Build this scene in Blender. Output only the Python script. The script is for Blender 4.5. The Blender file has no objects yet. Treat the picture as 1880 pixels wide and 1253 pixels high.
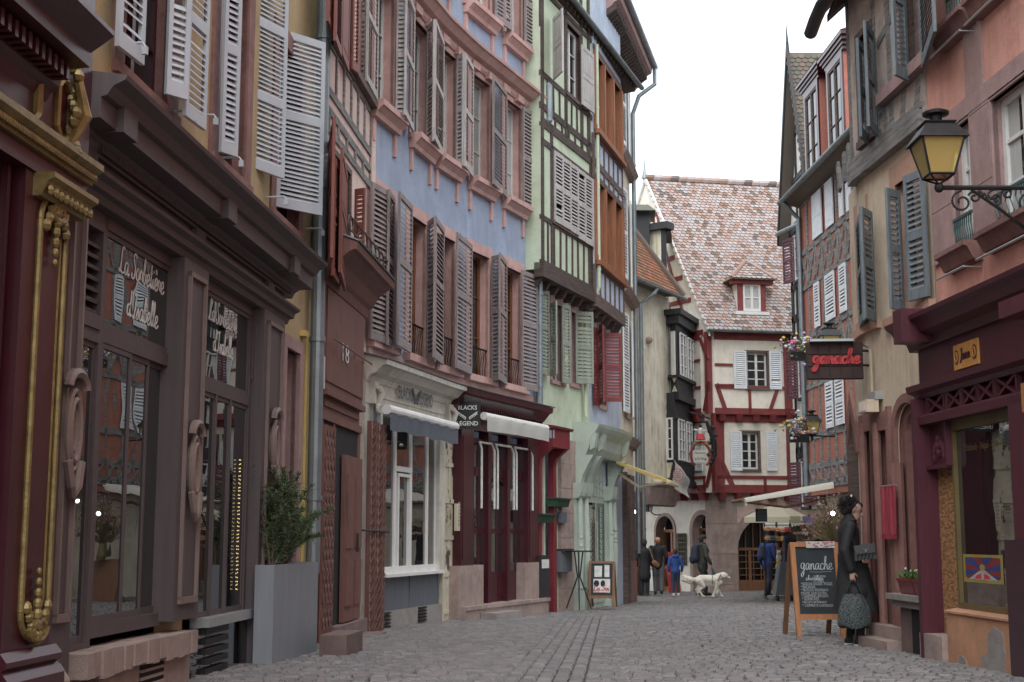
import bpy, math, random
from mathutils import Vector
PI = math.pi
RN = random.Random(11)
SC = bpy.context.scene
COL = SC.collection
# ---------------------------------------------------------------- camera
FPX, PIT, CZ = 2470.0, math.radians(8.26), 0.95
cd = bpy.data.cameras.new('camera'); cam = bpy.data.objects.new('camera', cd); COL.objects.link(cam)
cd.sensor_width = 36; cd.lens = 36*FPX/1880; cd.clip_end = 2000; cd.clip_start = .05
cam.location = (0, 0, CZ); cam.rotation_euler = (PI/2+PIT, 0, 0); SC.camera = cam
# ---------------------------------------------------------------- world: bright overcast with thin blue gaps
w = bpy.data.worlds.new('World'); SC.world = w; w.use_nodes = True
nt = w.node_tree; nt.nodes.clear(); N = nt.nodes.new; L = nt.links.new
out = N('ShaderNodeOutputWorld'); bg = N('ShaderNodeBackground')
sky = N('ShaderNodeTexSky'); sky.sky_type = 'NISHITA'; sky.sun_disc = False
sky.sun_elevation = math.radians(48); sky.sun_rotation = math.radians(150); sky.air_density = 1.5; sky.dust_density = 3
tc = N('ShaderNodeTexCoord'); mp = N('ShaderNodeMapping'); mp.inputs['Scale'].default_value = (1.2, 1.2, 3.0)
no = N('ShaderNodeTexNoise'); no.inputs['Scale'].default_value = 1.6; no.inputs['Detail'].default_value = 5
cr = N('ShaderNodeValToRGB'); cr.color_ramp.elements[0].position = .3; cr.color_ramp.elements[0].color = (.74, .74, .74, 1)
cr.color_ramp.elements[1].position = .6; cr.color_ramp.elements[1].color = (.97, .97, .97, 1)
mx = N('ShaderNodeMix'); mx.data_type = 'RGBA'; cl = N('ShaderNodeMix'); cl.data_type = 'RGBA'; n2 = N('ShaderNodeTexNoise'); n2.inputs['Scale'].default_value = 2.3; n2.inputs['Detail'].default_value = 6
r2 = N('ShaderNodeValToRGB'); r2.color_ramp.elements[0].position = .40; r2.color_ramp.elements[1].position = .62; L(mp.outputs[0], n2.inputs['Vector']); L(n2.outputs[0], r2.inputs[0]); L(r2.outputs[0], cl.inputs[0])
cl.inputs[6].default_value = (6.3, 6.95, 7.6, 1); cl.inputs[7].default_value = (10.9, 11.6, 12.3, 1); L(cl.outputs[2], mx.inputs[7])
L(tc.outputs['Generated'], mp.inputs[0]); L(mp.outputs[0], no.inputs['Vector']); L(no.outputs[0], cr.inputs[0])
L(cr.outputs[0], mx.inputs[0]); L(sky.outputs[0], mx.inputs[6]); L(mx.outputs[2], bg.inputs[0])
bg.inputs[1].default_value = .10; L(bg.outputs[0], out.inputs[0])
# ---------------------------------------------------------------- soft overcast sun
sl = bpy.data.lights.new('sun', 'SUN'); sl.energy = 1.3; sl.angle = math.radians(60); sl.color = (1, .985, .97)
so = bpy.data.objects.new('sun', sl); COL.objects.link(so); so.location = (0, 0, 40)
so.rotation_euler = (math.radians(44), 0, math.radians(-14))
SC.view_settings.view_transform = 'Standard'; SC.view_settings.look = 'None'
SC.view_settings.exposure = 1.1; SC.view_settings.gamma = 1
SC.cycles.max_bounces = 7; SC.cycles.diffuse_bounces = 4; SC.cycles.glossy_bounces = 3
# ---------------------------------------------------------------- helpers
def G(y): return -.0193*y
def ray(px, py):
    a, b = px-940.0, 626.5-py
    return a, FPX*math.cos(PIT)-b*math.sin(PIT), FPX*math.sin(PIT)+b*math.cos(PIT)
def at(px, py, y):
    a, b, c = ray(px, py); return (a/b*y, y, CZ+c/b*y)
def gnd(px, py):
    a, b, c = ray(px, py); y = CZ/(-c/b-.0193); return (a/b*y, y, G(y))
class Fa:
    """a facade: plan polyline, u along it, w out of the wall, z up"""
    def __init__(s, pts, side=1):
        s.p = [Vector(q) for q in pts]; s.c = [0]; s.side = side; sn = []
        for a, b in zip(s.p, s.p[1:]):
            d = (b-a); s.c.append(s.c[-1]+d.length); d.normalize(); sn.append(Vector((d.y, -d.x))*side)
        s.n = [sn[0]]+[(x+y).normalized() for x, y in zip(sn, sn[1:])]+[sn[-1]]
        s.L = s.c[-1]
    def seg(s, u):
        i = 0
        while i < len(s.c)-2 and u > s.c[i+1]: i += 1
        return i, (u-s.c[i])/(s.c[i+1]-s.c[i])
    def P(s, u, w=0, z=0):
        i, t = s.seg(u); q = s.p[i].lerp(s.p[i+1], t)
        tn = min(max(t, 0), 1); n = (s.n[i]*(1-tn)+s.n[i+1]*tn).normalized()
        return (q.x+n.x*w, q.y+n.y*w, z)
    def hit(s, px, py, w=0):
        a, b, c = ray(px, py); best = None
        V = [p+n*w for p, n in zip(s.p, s.n)]; m = len(V)-1
        for i in range(m):
            p, q = V[i], V[i+1]; d = q-p
            den = a*d.y-b*d.x
            if abs(den) < 1e-9: continue
            t = (b*p.x-a*p.y)/den
            lo = -9 if i == 0 else -1e-6; hi = 9 if i == m-1 else 1+1e-6
            if lo <= t <= hi:
                pt = p+d*t; k = pt.y/b
                if k > 0 and (best is None or (0 <= t <= 1 and not best[2])): best = (s.c[i]+t*(s.c[i+1]-s.c[i]), CZ+c*k, 0 <= t <= 1)
        if best is None: raise ValueError('no hit %s %s' % (px, py))
        return best[0], best[1]
    def u(s, px, py=800, w=0): return s.hit(px, py, w)[0]
    def z(s, px, py, w=0): return s.hit(px, py, w)[1]
    def rect(s, xl, xr, yt, yb, w=0):
        ym = (yt+yb)/2; xm = (xl+xr)/2
        return (s.u(xl, ym, w), s.u(xr, ym, w), s.z(xm, yb, w), s.z(xm, yt, w))
def rootloc(o):
    while o.parent: o = o.parent
    return Vector(o.location)
class MB:
    def __init__(s): s.v = []; s.f = []; s.m = []; s.r = []; s.c = []
    def cut(s): s.c.append((len(s.v), len(s.f)))
    def face(s, pts, m=0, r=None):
        k = len(s.v); s.v += [tuple(p) for p in pts]; s.f.append(tuple(range(k, k+len(pts)))); s.m.append(m); s.r.append(RN.random() if r is None else r)
    def hexa(s, q, m=0, r=None):
        """q: 4 bottom + 4 top corners, counter-clockwise"""
        k = len(s.v); s.v += [tuple(p) for p in q]
        if r is None: r = RN.random()
        for f in ((3, 2, 1, 0), (4, 5, 6, 7), (0, 1, 5, 4), (1, 2, 6, 5), (2, 3, 7, 6), (3, 0, 4, 7)):
            s.f.append(tuple(k+i for i in f)); s.m.append(m); s.r.append(r)
        return s
    def box(s, F, u0, u1, z0, z1, w0, w1, m=0, step=1.2):
        n = max(1, int(math.ceil(abs(u1-u0)/step))) if len(F.p) > 2 else 1
        for i in range(n):
            a = u0+(u1-u0)*i/n; b = u0+(u1-u0)*(i+1)/n
            s.hexa([F.P(a, w0, z0), F.P(a, w1, z0), F.P(b, w1, z0), F.P(b, w0, z0), F.P(a, w0, z1), F.P(a, w1, z1), F.P(b, w1, z1), F.P(b, w0, z1)], m)
        return s
    def prism(s, F, poly, w0, w1, m=0):
        """poly in (u,z) extruded from w0 to w1"""
        k = len(s.v); n = len(poly); r = RN.random()
        s.v += [F.P(u, w0, z) for u, z in poly]+[F.P(u, w1, z) for u, z in poly]
        s.f.append(tuple(range(k+n-1, k-1, -1))); s.f.append(tuple(range(k+n, k+2*n)))
        for i in range(n):
            j = (i+1) % n; s.f.append((k+i, k+j, k+n+j, k+n+i))
        s.m += [m]*(n+2); s.r += [r]*(n+2); return s
    def beam(s, F, a, b, wd, w0, w1, m=0):
        dx, dz = b[0]-a[0], b[1]-a[1]; l = math.hypot(dx, dz) or 1; nx, nz = -dz/l*wd/2, dx/l*wd/2
        j = [RN.uniform(-.06, .06)*wd for _ in range(4)]
        return s.prism(F, [(a[0]-nx+j[0], a[1]-nz), (b[0]-nx+j[1], b[1]-nz+j[2]), (b[0]+nx, b[1]+nz), (a[0]+nx+j[3], a[1]+nz)], w0, w1, m)
    def mould(s, F, u0, u1, prof, m=0, ends=True, slope=0):
        """prof: list of (w,z) closed, swept along u"""
        us = [u0]; 
        if len(F.p) > 2:
            n = max(1, int(abs(u1-u0)/.5)); us = [u0+(u1-u0)*i/n for i in range(n)]
        us.append(u1); k = len(s.v); n = len(prof)
        for u in us: s.v += [F.P(u, a, b+slope*(u-u0)) for a, b in prof]
        for i in range(len(us)-1):
            for j in range(n):
                q = (j+1) % n; s.f.append((k+i*n+j, k+(i+1)*n+j, k+(i+1)*n+q, k+i*n+q)); s.m.append(m); s.r.append(.5)
        if ends:
            s.f.append(tuple(k+j for j in range(n))); s.f.append(tuple(k+(len(us)-1)*n+j for j in range(n-1, -1, -1))); s.m += [m, m]; s.r += [.5, .5]
        return s
    def tube(s, pts, rad, n=8, m=0, cap=True):
        pts = [Vector(p) for p in pts]; k = len(s.v); r = RN.random()
        if not hasattr(rad, '__len__'): rad = [rad]*len(pts)
        prev = None
        for i, p in enumerate(pts):
            d = (pts[min(i+1, len(pts)-1)]-pts[max(i-1, 0)]).normalized()
            if prev is None:
                a = d.cross(Vector((0, 0, 1)))
                if a.length < .1: a = d.cross(Vector((0, 1, 0)))
            else: a = prev-d*prev.dot(d)
            a.normalize(); prev = a; b = d.cross(a)
            for j in range(n):
                t = 2*PI*j/n; q = p+(a*math.cos(t)+b*math.sin(t))*rad[i]; s.v.append(tuple(q))
        for i in range(len(pts)-1):
            for j in range(n):
                q = (j+1) % n; s.f.append((k+i*n+j, k+i*n+q, k+(i+1)*n+q, k+(i+1)*n+j)); s.m.append(m); s.r.append(r)
        if cap:
            s.f.append(tuple(k+j for j in range(n-1, -1, -1))); s.f.append(tuple(k+(len(pts)-1)*n+j for j in range(n))); s.m += [m, m]; s.r += [r, r]
        return s
    def lathe(s, c, prof, n=16, m=0):
        """prof (radius, z) about vertical axis at c"""
        k = len(s.v); r = RN.random()
        for a, b in prof:
            for j in range(n):
                t = 2*PI*j/n; s.v.append((c[0]+a*math.cos(t), c[1]+a*math.sin(t), c[2]+b))
        for i in range(len(prof)-1):
            for j in range(n):
                q = (j+1) % n; s.f.append((k+i*n+j, k+i*n+q, k+(i+1)*n+q, k+(i+1)*n+j)); s.m.append(m); s.r.append(r)
        s.f.append(tuple(k+j for j in range(n-1, -1, -1))); s.f.append(tuple(k+(len(prof)-1)*n+j for j in range(n))); s.m += [m, m]; s.r += [r, r]
        return s
    def ell(s, c, r, n=10, m=0, k2=6):
        prof = [(math.sin(PI*i/k2), -math.cos(PI*i/k2)) for i in range(k2+1)]; prof[0] = (.02, -1); prof[-1] = (.02, 1)
        k = len(s.v); s.lathe((0, 0, 0), prof, n, m)
        for i in range(k, len(s.v)):
            q = s.v[i]; s.v[i] = (c[0]+q[0]*r[0], c[1]+q[1]*r[1], c[2]+q[2]*r[2])
        return s
    def grid(s, fn, nu, nv, m=0, closed=False):
        """fn(i/nu, j/nv) -> point"""
        k = len(s.v); s.v += [tuple(fn(i/nu, j/nv)) for i in range(nu+1) for j in range(nv+1)]
        for i in range(nu):
            for j in range(nv):
                a = k+i*(nv+1)+j; s.f.append((a, a+nv+1, a+nv+2, a+1)); s.m.append(m); s.r.append(RN.random())
        return s
    def build(s, name, mats, parent=None, loc=None, smooth=False, label=None):
        if s.c:                                  # several like pieces: one object each
            cs = s.c+[(len(s.v), len(s.f))]; s.c = []; pv = pf = 0; first = None
            for cv, cf in cs:
                if cf == pf: continue
                q = MB(); q.v = s.v[pv:cv]; q.f = [tuple(i-pv for i in f) for f in s.f[pf:cf]]; q.m = s.m[pf:cf]; q.r = s.r[pf:cf]
                o = q.build(name, mats, parent, loc, smooth, label); first = first or o; pv, pf = cv, cf
            return first
        me = bpy.data.meshes.new(name)
        if parent is not None: o0 = rootloc(parent)
        elif loc is not None: o0 = Vector(loc)
        else: o0 = Vector((0, 0, 0))
        me.from_pydata([(a-o0.x, b-o0.y, c-o0.z) for a, b, c in s.v], [], s.f)
        if not isinstance(mats, (list, tuple)): mats = [mats]
        for q in mats: me.materials.append(q)
        if len(mats) > 1: me.polygons.foreach_set('material_index', s.m)
        at_ = me.attributes.new('rnd', 'FLOAT', 'FACE'); at_.data.foreach_set('value', s.r)
        if smooth: me.polygons.foreach_set('use_smooth', [True]*len(me.polygons))
        me.update()
        o = bpy.data.objects.new(name, me); COL.objects.link(o)
        if parent is not None: o.parent = parent
        else: o.location = o0
        if label: o['label'] = label
        return o
def thing(name, label, cat, loc=(0, 0, 0), group=None, rz=0):
    o = bpy.data.objects.new(name, None); COL.objects.link(o); o.location = loc; o.rotation_euler = (0, 0, rz)
    o.empty_display_size = .2; o['label'] = label; o['category'] = cat
    if group: o['group'] = group
    return o
def tag(o, label, cat, group=None):
    o['label'] = label; o['category'] = cat
    if group: o['group'] = group
    return o
def dup(root, loc, rz=0, label=None):
    r = root.copy(); COL.objects.link(r); r.location = loc; r.rotation_euler = (0, 0, rz)
    if label: r['label'] = label
    for ch in list(root.children):
        c = ch.copy(); COL.objects.link(c); c.parent = r
        for g in list(ch.children):
            d = g.copy(); COL.objects.link(d); d.parent = c
    return r
# ---------------------------------------------------------------- materials
def lin(c): return tuple((x/12.92 if x <= .04045 else ((x+.055)/1.055)**2.4) for x in c)
def mat(name, col, rough=.8, var=.18, scale=2.5, bump=.25, bscale=45, streak=0, kind=None, metal=0, dirt=None, spec=.5, cols=None, base=0):
    m = bpy.data.materials.new(name); m.use_nodes = True; t = m.node_tree; N = t.nodes.new; L = t.links.new
    b = t.nodes['Principled BSDF']; b.inputs['Roughness'].default_value = rough; b.inputs['Metallic'].default_value = metal
    b.inputs['Specular IOR Level'].default_value = spec
    tc = N('ShaderNodeTexCoord'); src = tc.outputs['Object']
    def noise(sc, det=4, stretch=(1, 1, 1)):
        mp = N('ShaderNodeMapping'); mp.inputs['Scale'].default_value = stretch; L(src, mp.inputs[0])
        n = N('ShaderNodeTexNoise'); n.inputs['Scale'].default_value = sc; n.inputs['Detail'].default_value = det; n.inputs['Roughness'].default_value = .65
        L(mp.outputs[0], n.inputs['Vector']); return n.outputs[0]
    def mix(f, a, c, bt='MIX'):
        x = N('ShaderNodeMix'); x.data_type = 'RGBA'; x.blend_type = bt
        for k, q in ((0, f), (6, a), (7, c)):
            if hasattr(q, 'links'): L(q, x.inputs[k])
            else: x.inputs[k].default_value = q if k == 0 else (*q, 1)
        return x.outputs[2]
    def ramp(i, a, c, e0=(0, 0, 0, 1), e1=(1, 1, 1, 1)):
        r = N('ShaderNodeValToRGB'); r.color_ramp.elements[0].position = a; r.color_ramp.elements[1].position = c
        r.color_ramp.elements[0].color = e0; r.color_ramp.elements[1].color = e1; L(i, r.inputs[0]); return r.outputs[0]
    lm = .3*col[0]+.6*col[1]+.1*col[2]; col = tuple(lm+(x-lm)*.86 for x in col)
    if cols: cols = [(p_, tuple(q_)) for p_, q_ in cols]
    lo = tuple(x*(1-var) for x in col); hi = tuple(min(1, x*(1+var)) for x in col)
    st = (1, 1, 1)
    if kind == 'wood': st = (6, 6, .5)
    if kind == 'woodh': st = (.7, .7, 8)
    n1 = noise(scale, 5, st); c = mix(ramp(n1, .3, .7), lo, hi)
    if cols:
        an = N('ShaderNodeAttribute'); an.attribute_name = 'rnd'
        r = N('ShaderNodeValToRGB'); r.color_ramp.interpolation = 'CONSTANT'
        e = r.color_ramp.elements
        while len(e) < len(cols): e.new(.5)
        for i, (p, q) in enumerate(cols): e[i].position = p; e[i].color = (*q, 1)
        L(an.outputs['Fac'], r.inputs[0]); c = mix(ramp(n1, .3, .75), r.outputs[0], tuple(x*.72 for x in col))
        if base: c = mix(base, r.outputs[0], c)
    if streak:
        s1 = noise(5, 4, (1.5, 1.5, .12)); s2 = noise(1.1, 2)
        f = N('ShaderNodeMath'); f.operation = 'MULTIPLY'; L(ramp(s1, .40, .66), f.inputs[0]); L(ramp(s2, .35, .65), f.inputs[1])
        g = N('ShaderNodeMath'); g.operation = 'MULTIPLY'; L(f.outputs[0], g.inputs[0]); g.inputs[1].default_value = streak
        c = mix(g.outputs[0], c, dirt or tuple(x*.45 for x in col))
        pt = N('ShaderNodeMath'); pt.operation = 'MULTIPLY'; L(ramp(noise(.9, 9), .515, .535), pt.inputs[0]); pt.inputs[1].default_value = .22; c = mix(pt.outputs[0], c, tuple(min(1, x*1.25+.02) for x in col))
        ck = N('ShaderNodeMath'); ck.operation = 'MULTIPLY'; L(ramp(noise(1.7, 10), .495, .5, (0, 0, 0, 1), (1, 1, 1, 1)), ck.inputs[0]); k2 = N('ShaderNodeMath'); k2.operation = 'SUBTRACT'; k2.inputs[0].default_value = 1
        L(ramp(noise(1.7, 10), .5, .505), k2.inputs[1]); L(k2.outputs[0], ck.inputs[1]); c3 = N('ShaderNodeMath'); c3.operation = 'MULTIPLY'; L(ck.outputs[0], c3.inputs[0]); c3.inputs[1].default_value = .35; c = mix(c3.outputs[0], c, tuple(x*.4 for x in col))
    if kind == 'peel':
        p = ramp(noise(3.2, 7, (1, 1, .6)), .54, .57); c = mix(p, c, dirt or (.09, .07, .06))
    if kind == 'osb':
        v = N('ShaderNodeTexVoronoi'); v.inputs['Scale'].default_value = 22
        mp = N('ShaderNodeMapping'); mp.inputs['Scale'].default_value = (1, 1, 2.5); L(src, mp.inputs[0]); L(mp.outputs[0], v.inputs['Vector'])
        c = mix(ramp(v.outputs['Color'], .2, .8), tuple(x*.6 for x in col), tuple(min(1, x*1.5) for x in col))
    L(c, b.inputs['Base Color'])
    if bump:
        bn = noise(bscale, 5, st if kind in ('wood', 'woodh') else (1, 1, 1)); bp = N('ShaderNodeBump'); bp.inputs['Strength'].default_value = bump; bp.inputs['Distance'].default_value = .02
        L(bn, bp.inputs['Height']); L(bp.outputs[0], b.inputs['Normal'])
    return m
def emis(name, col, s):
    m = bpy.data.materials.new(name); m.use_nodes = True; b = m.node_tree.nodes['Principled BSDF']
    b.inputs['Base Color'].default_value = (*col, 1); b.inputs['Emission Color'].default_value = (*col, 1); b.inputs['Emission Strength'].default_value = s
    return m
def glassm(name, col=(.012, .012, .014), ior=1.75, rough=.03, wob=.02):
    m = bpy.data.materials.new(name); m.use_nodes = True; t = m.node_tree; b = t.nodes['Principled BSDF']
    b.inputs['Base Color'].default_value = (*col, 1); b.inputs['Roughness'].default_value = rough; b.inputs['IOR'].default_value = ior
    n = t.nodes.new('ShaderNodeTexNoise'); n.inputs['Scale'].default_value = 2.2; n.inputs['Detail'].default_value = 1
    tc = t.nodes.new('ShaderNodeTexCoord'); t.links.new(tc.outputs['Object'], n.inputs['Vector'])
    bp = t.nodes.new('ShaderNodeBump'); bp.inputs['Strength'].default_value = wob; bp.inputs['Distance'].default_value = .3
    t.links.new(n.outputs[0], bp.inputs['Height']); t.links.new(bp.outputs[0], b.inputs['Normal'])
    return m
def leafm(name, col, col2):
    return mat(name, col, .7, .3, 8, .1, 60, cols=[(0, col), (.5, col2), (.8, tuple(x*.6 for x in col))], base=.2)
M = {}
# plaster, stone
M['yellow'] = mat('yellow_plaster', (.42, .31, .15), .9, .15, 2, .3, 60, streak=.35)
M['blue'] = mat('blue_plaster', (.275, .325, .435), .9, .10, 2, .35, 50, streak=.5, dirt=(.17, .2, .3))
M['green'] = mat('green_plaster', (.47, .54, .385), .9, .12, 2, .3, 50, streak=.35, dirt=(.22, .25, .15))
M['cream'] = mat('cream_plaster', (.70, .63, .49), .9, .10, 2, .3, 50, streak=.75, dirt=(.22, .19, .10))
M['creamw'] = mat('offwhite_plaster', (.78, .71, .60), .9, .07, 3, .2, 60, streak=.25)
M['pinkish'] = mat('pale_pink_plaster', (.62, .44, .38), .9, .12, 3, .3, 50, streak=.3)
M['salmon'] = mat('salmon_plaster', (.66, .30, .225), .9, .14, 2.5, .35, 50, streak=.5, dirt=(.33, .13, .09))
M['beige'] = mat('beige_plaster', (.62, .495, .35), .9, .12, 1.6, .35, 40, streak=.5, dirt=(.28, .2, .14))
M['brownpl'] = mat('weathered_brown_plaster', (.42, .33, .285), .95, .3, 4, .5, 30, streak=.4)
M['orange'] = mat('orange_red_plaster', (.42, .135, .085), .9, .15, 3, .3, 50, streak=.3)
M['whitepl'] = mat('white_plaster', (.63, .60, .55), .9, .10, 3, .3, 50, streak=.4)
M['bluepanel'] = mat('pale_blue_plaster', (.42, .48, .60), .9, .12, 3, .3, 50, streak=.3)
M['pinkstone'] = mat('pink_sandstone', (.50, .285, .25), .85, .14, 4, .4, 70, streak=.35, dirt=(.27, .13, .11))
M['redstone'] = mat('red_sandstone', (.26, .125, .105), .85, .28, 5, .5, 70, streak=.4)
M['mauvestone'] = mat('mauve_sandstone', (.37, .225, .21), .85, .18, 4, .5, 90, streak=.3)
M['stone'] = mat('grey_pink_stone', (.33, .235, .20), .85, .25, 4, .5, 60, streak=.3)
M['greystone'] = mat('grey_stone', (.27, .235, .215), .85, .25, 4, .5, 60, streak=.2)
# woods and paints
M['tdark'] = mat('old_dark_timber', (.075, .05, .042), .85, .5, 3, .8, 30, kind='woodh')
M['tgrey'] = mat('weathered_grey_timber', (.23, .215, .205), .9, .5, 3, .8, 30, kind='woodh')
M['tbrown'] = mat('brown_timber', (.13, .085, .07), .85, .4, 3, .7, 30, kind='woodh')
M['tblack'] = mat('black_painted_timber', (.022, .022, .026), .6, .3, 3, .3, 30, kind='wood')
M['tred'] = mat('oxblood_painted_timber', (.21, .028, .026), .6, .25, 3, .35, 40)
M['tochre'] = mat('ochre_brown_wood', (.27, .085, .022), .6, .3, 3, .4, 30, kind='wood')
M['maroon'] = mat('maroon_gloss_paint', (.058, .008, .015), .3, .25, 2, .08, 30)
M['mauve'] = mat('dull_mauve_paint', (.088, .066, .068), .55, .15, 3, .15, 40, kind='wood')
M['mauvel'] = mat('tan_mauve_moulding', (.20, .14, .12), .55, .15, 3, .15, 40)
M['gold'] = mat('gilt_paint', (.24, .17, .045), .38, .35, 9, .25, 40, metal=.35)
M['rust'] = mat('rust_red_paint', (.17, .066, .05), .6, .25, 4, .25, 40, kind='wood', streak=.4)
M['rustsh'] = mat('red_brown_shutter_paint', (.20, .045, .028), .55, .25, 4, .25, 40, kind='wood')
M['crimson'] = mat('crimson_paint', (.20, .012, .022), .5, .25, 3, .2, 40, kind='wood')
M['plum'] = mat('plum_paint', (.085, .013, .026), .45, .2, 3, .12, 40, kind='wood')
M['white'] = mat('white_paint', (.66, .65, .62), .5, .08, 4, .12, 40)
M['oldwhite'] = mat('flaking_white_paint', (.52, .49, .42), .7, .15, 5, .4, 30, streak=.5, dirt=(.2, .17, .13))
M['peel'] = mat('peeling_cream_paint', (.52, .46, .33), .7, .15, 5, .4, 30, kind='peel')
M['shgrey'] = mat('light_grey_shutter_paint', (.42, .46, .50), .5, .06, 4, .08, 40)
M['shwhite'] = mat('pale_blue_white_shutter', (.70, .73, .76), .6, .1, 4, .15, 40)
M['shold'] = mat('weathered_shutter_wood', (.25, .20, .195), .85, .4, 5, .6, 40, kind='wood')
M['sholdl'] = mat('pale_weathered_shutter', (.42, .385, .37), .85, .35, 5, .6, 40, kind='wood')
M['shbrown'] = mat('purple_brown_shutter', (.15, .10, .105), .8, .35, 5, .5, 40, kind='wood')
M['shgreen'] = mat('sage_shutter', (.24, .26, .20), .8, .25, 5, .5, 40, kind='wood')
M['shred'] = mat('dark_red_shutter', (.19, .022, .022), .6, .25, 5, .3, 40)
M['shblue'] = mat('slate_blue_shutter', (.155, .185, .205), .8, .35, 5, .6, 40, kind='wood')
M['shplum'] = mat('plum_shutter', (.12, .04, .06), .7, .25, 5, .3, 40)
M['sage'] = mat('pale_sage_paint', (.37, .43, .36), .55, .12, 3, .2, 40)
M['slate'] = mat('slate_grey_paint', (.105, .12, .14), .6, .2, 3, .2, 40, kind='wood')
M['stepst'] = mat('step_sandstone', (.20, .13, .12), .85, .25, 4, .5, 60, streak=.3)
M['planter'] = mat('grey_composite', (.22, .245, .275), .5, .10, 2, .08, 40, kind='wood')
M['zinc'] = mat('zinc', (.22, .26, .28), .45, .2, 3, .15, 20, metal=.6)
M['iron'] = mat('wrought_iron', (.016, .016, .018), .5, .3, 8, .2, 40, metal=.3)
M['steelb'] = mat('galvanised_arm', (.42, .44, .44), .4, .1, 8, .1, 40, metal=.5)
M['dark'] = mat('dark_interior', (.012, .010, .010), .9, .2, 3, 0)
M['canvasw'] = mat('white_canvas', (.70, .69, .64), .85, .07, 2, .15, 30)
M['canvasy'] = mat('cream_canvas', (.62, .56, .40), .85, .07, 2, .15, 30)
M['canvasg'] = mat('grey_canvas', (.085, .095, .12), .85, .15, 2, .2, 30)
M['yellowm'] = mat('yellow_painted_metal', (.50, .36, .08), .5, .15, 2, .1, 30)
M['osb'] = mat('strand_board', (.30, .14, .045), .75, .3, 3, .2, 60, kind='osb')
M['terra'] = mat('orange_plaster_plinth', (.46, .215, .105), .85, .18, 3, .3, 40, streak=.4)
M['bench'] = mat('brownish_stone', (.15, .10, .085), .85, .25, 4, .5, 40)
M['wood'] = mat('orange_pine', (.42, .16, .045), .5, .2, 4, .15, 40, kind='wood')
M['woodd'] = mat('brown_wood', (.20, .085, .035), .5, .2, 4, .15, 40, kind='wood')
M['chalkb'] = mat('blackboard', (.022, .028, .034), .75, .25, 4, .05, 40)
M['chalk'] = mat('chalk', (.42, .43, .43), .95, .3, 30, 0)
M['glass'] = glassm('window_glass')
M['glassm'] = glassm('shop_glass', (.012, .011, .012), 3.0, .006, .005)
M['curtain'] = mat('pale_curtain', (.42, .42, .40), .9, .1, 6, 0, kind='wood')
M['tile'] = mat('mixed_beaver_tail_tiles', (.40, .27, .22), .85, .25, 6, .35, 50, base=.45,
    cols=[(0, (.37, .26, .225)), (.2, (.39, .355, .35)), (.44, (.38, .30, .275)), (.58, (.33, .20, .155)), (.66, (.33, .31, .32)), (.76, (.20, .125, .085)), (.87, (.115, .095, .085)), (.94, (.43, .37, .35))])
M['tileo'] = mat('old_orange_tiles', (.28, .12, .07), .9, .3, 4, .4, 40, base=.5,
    cols=[(0, (.36, .13, .07)), (.3, (.28, .10, .055)), (.55, (.42, .18, .10)), (.75, (.20, .11, .06)), (.9, (.15, .13, .07))])
M['tilem'] = mat('mossy_brown_tiles', (.16, .12, .09), .9, .3, 4, .4, 40, base=.5,
    cols=[(0, (.12, .098, .08)), (.3, (.09, .082, .07)), (.5, (.15, .118, .095)), (.7, (.10, .10, .075)), (.88, (.17, .105, .078))])
M['cobble'] = mat('worn_setts', (.20, .165, .165), .62, .28, 7, .5, 26, base=.45,
    cols=[(0, (.185, .172, .168)), (.2, (.145, .136, .134)), (.42, (.215, .2, .193)), (.62, (.192, .170, .160)), (.78, (.160, .155, .157)), (.9, (.245, .23, .222))])
M['joint'] = mat('sett_joints', (.060, .052, .048), .95, .3, 20, .4, 60)
M['leaf'] = leafm('rosemary_leaf', (.055, .085, .035), (.085, .12, .06))
M['leafg'] = leafm('green_leaf', (.06, .13, .03), (.12, .2, .06))
M['skin'] = mat('skin', (.46, .26, .19), .55, .08, 10, .05, 60)
M['hair'] = mat('dark_hair', (.022, .015, .013), .5, .3, 30, .6, 60, kind='wood')
for n_, c_ in dict(black=(.014, .014, .016), navy=(.016, .02, .045), bluecoat=(.012, .06, .25), bluecoat2=(.010, .035, .17), jean=(.025, .035, .07), olive=(.045, .045, .032), tan=(.28, .12, .035),
        red=(.35, .02, .03), pink=(.5, .12, .22), lilac=(.33, .28, .55), yel=(.6, .42, .05), signred=(.50, .022, .03), choc=(.038, .016, .013), signyel=(.62, .27, .03), sole=(.6, .58, .54), fur=(.66, .60, .50), clothred=(.32, .025, .045), bottle=(.02, .06, .03), lime=(.35, .45, .1), offw=(.6, .6, .56), teal=(.02, .07, .09), brown=(.12, .06, .035), purple=(.13, .02, .035)).items():
    M[n_] = mat(n_+'_material', c_, .75, .2, 8, .15, 60)
M['leather'] = mat('black_leather', (.010, .010, .011), .5, .2, 8, .2, 60)
def lampglass(name, col):
    m = glassm(name, col, 1.5, .15, .05); b = m.node_tree.nodes['Principled BSDF']; b.inputs['Transmission Weight'].default_value = .5; return m
M['lampglass'] = lampglass('amber_lamp_glass', (.62, .48, .16))
def translucent(m, f=.45):
    t = m.node_tree; b = t.nodes['Principled BSDF']; o = t.nodes['Material Output']; tr = t.nodes.new('ShaderNodeBsdfTranslucent'); mx = t.nodes.new('ShaderNodeMixShader')
    tr.inputs[0].default_value = (.9, .87, .76, 1); mx.inputs[0].default_value = f; t.links.new(b.outputs[0], mx.inputs[1]); t.links.new(tr.outputs[0], mx.inputs[2]); t.links.new(mx.outputs[0], o.inputs[0])
translucent(M['canvasw']); translucent(M['canvasy'])
M['bulb'] = emis('lit_bulb', (1, .96, .88), 14)
M['led'] = emis('warm_string_light', (.8, .6, .25), .5)
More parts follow.
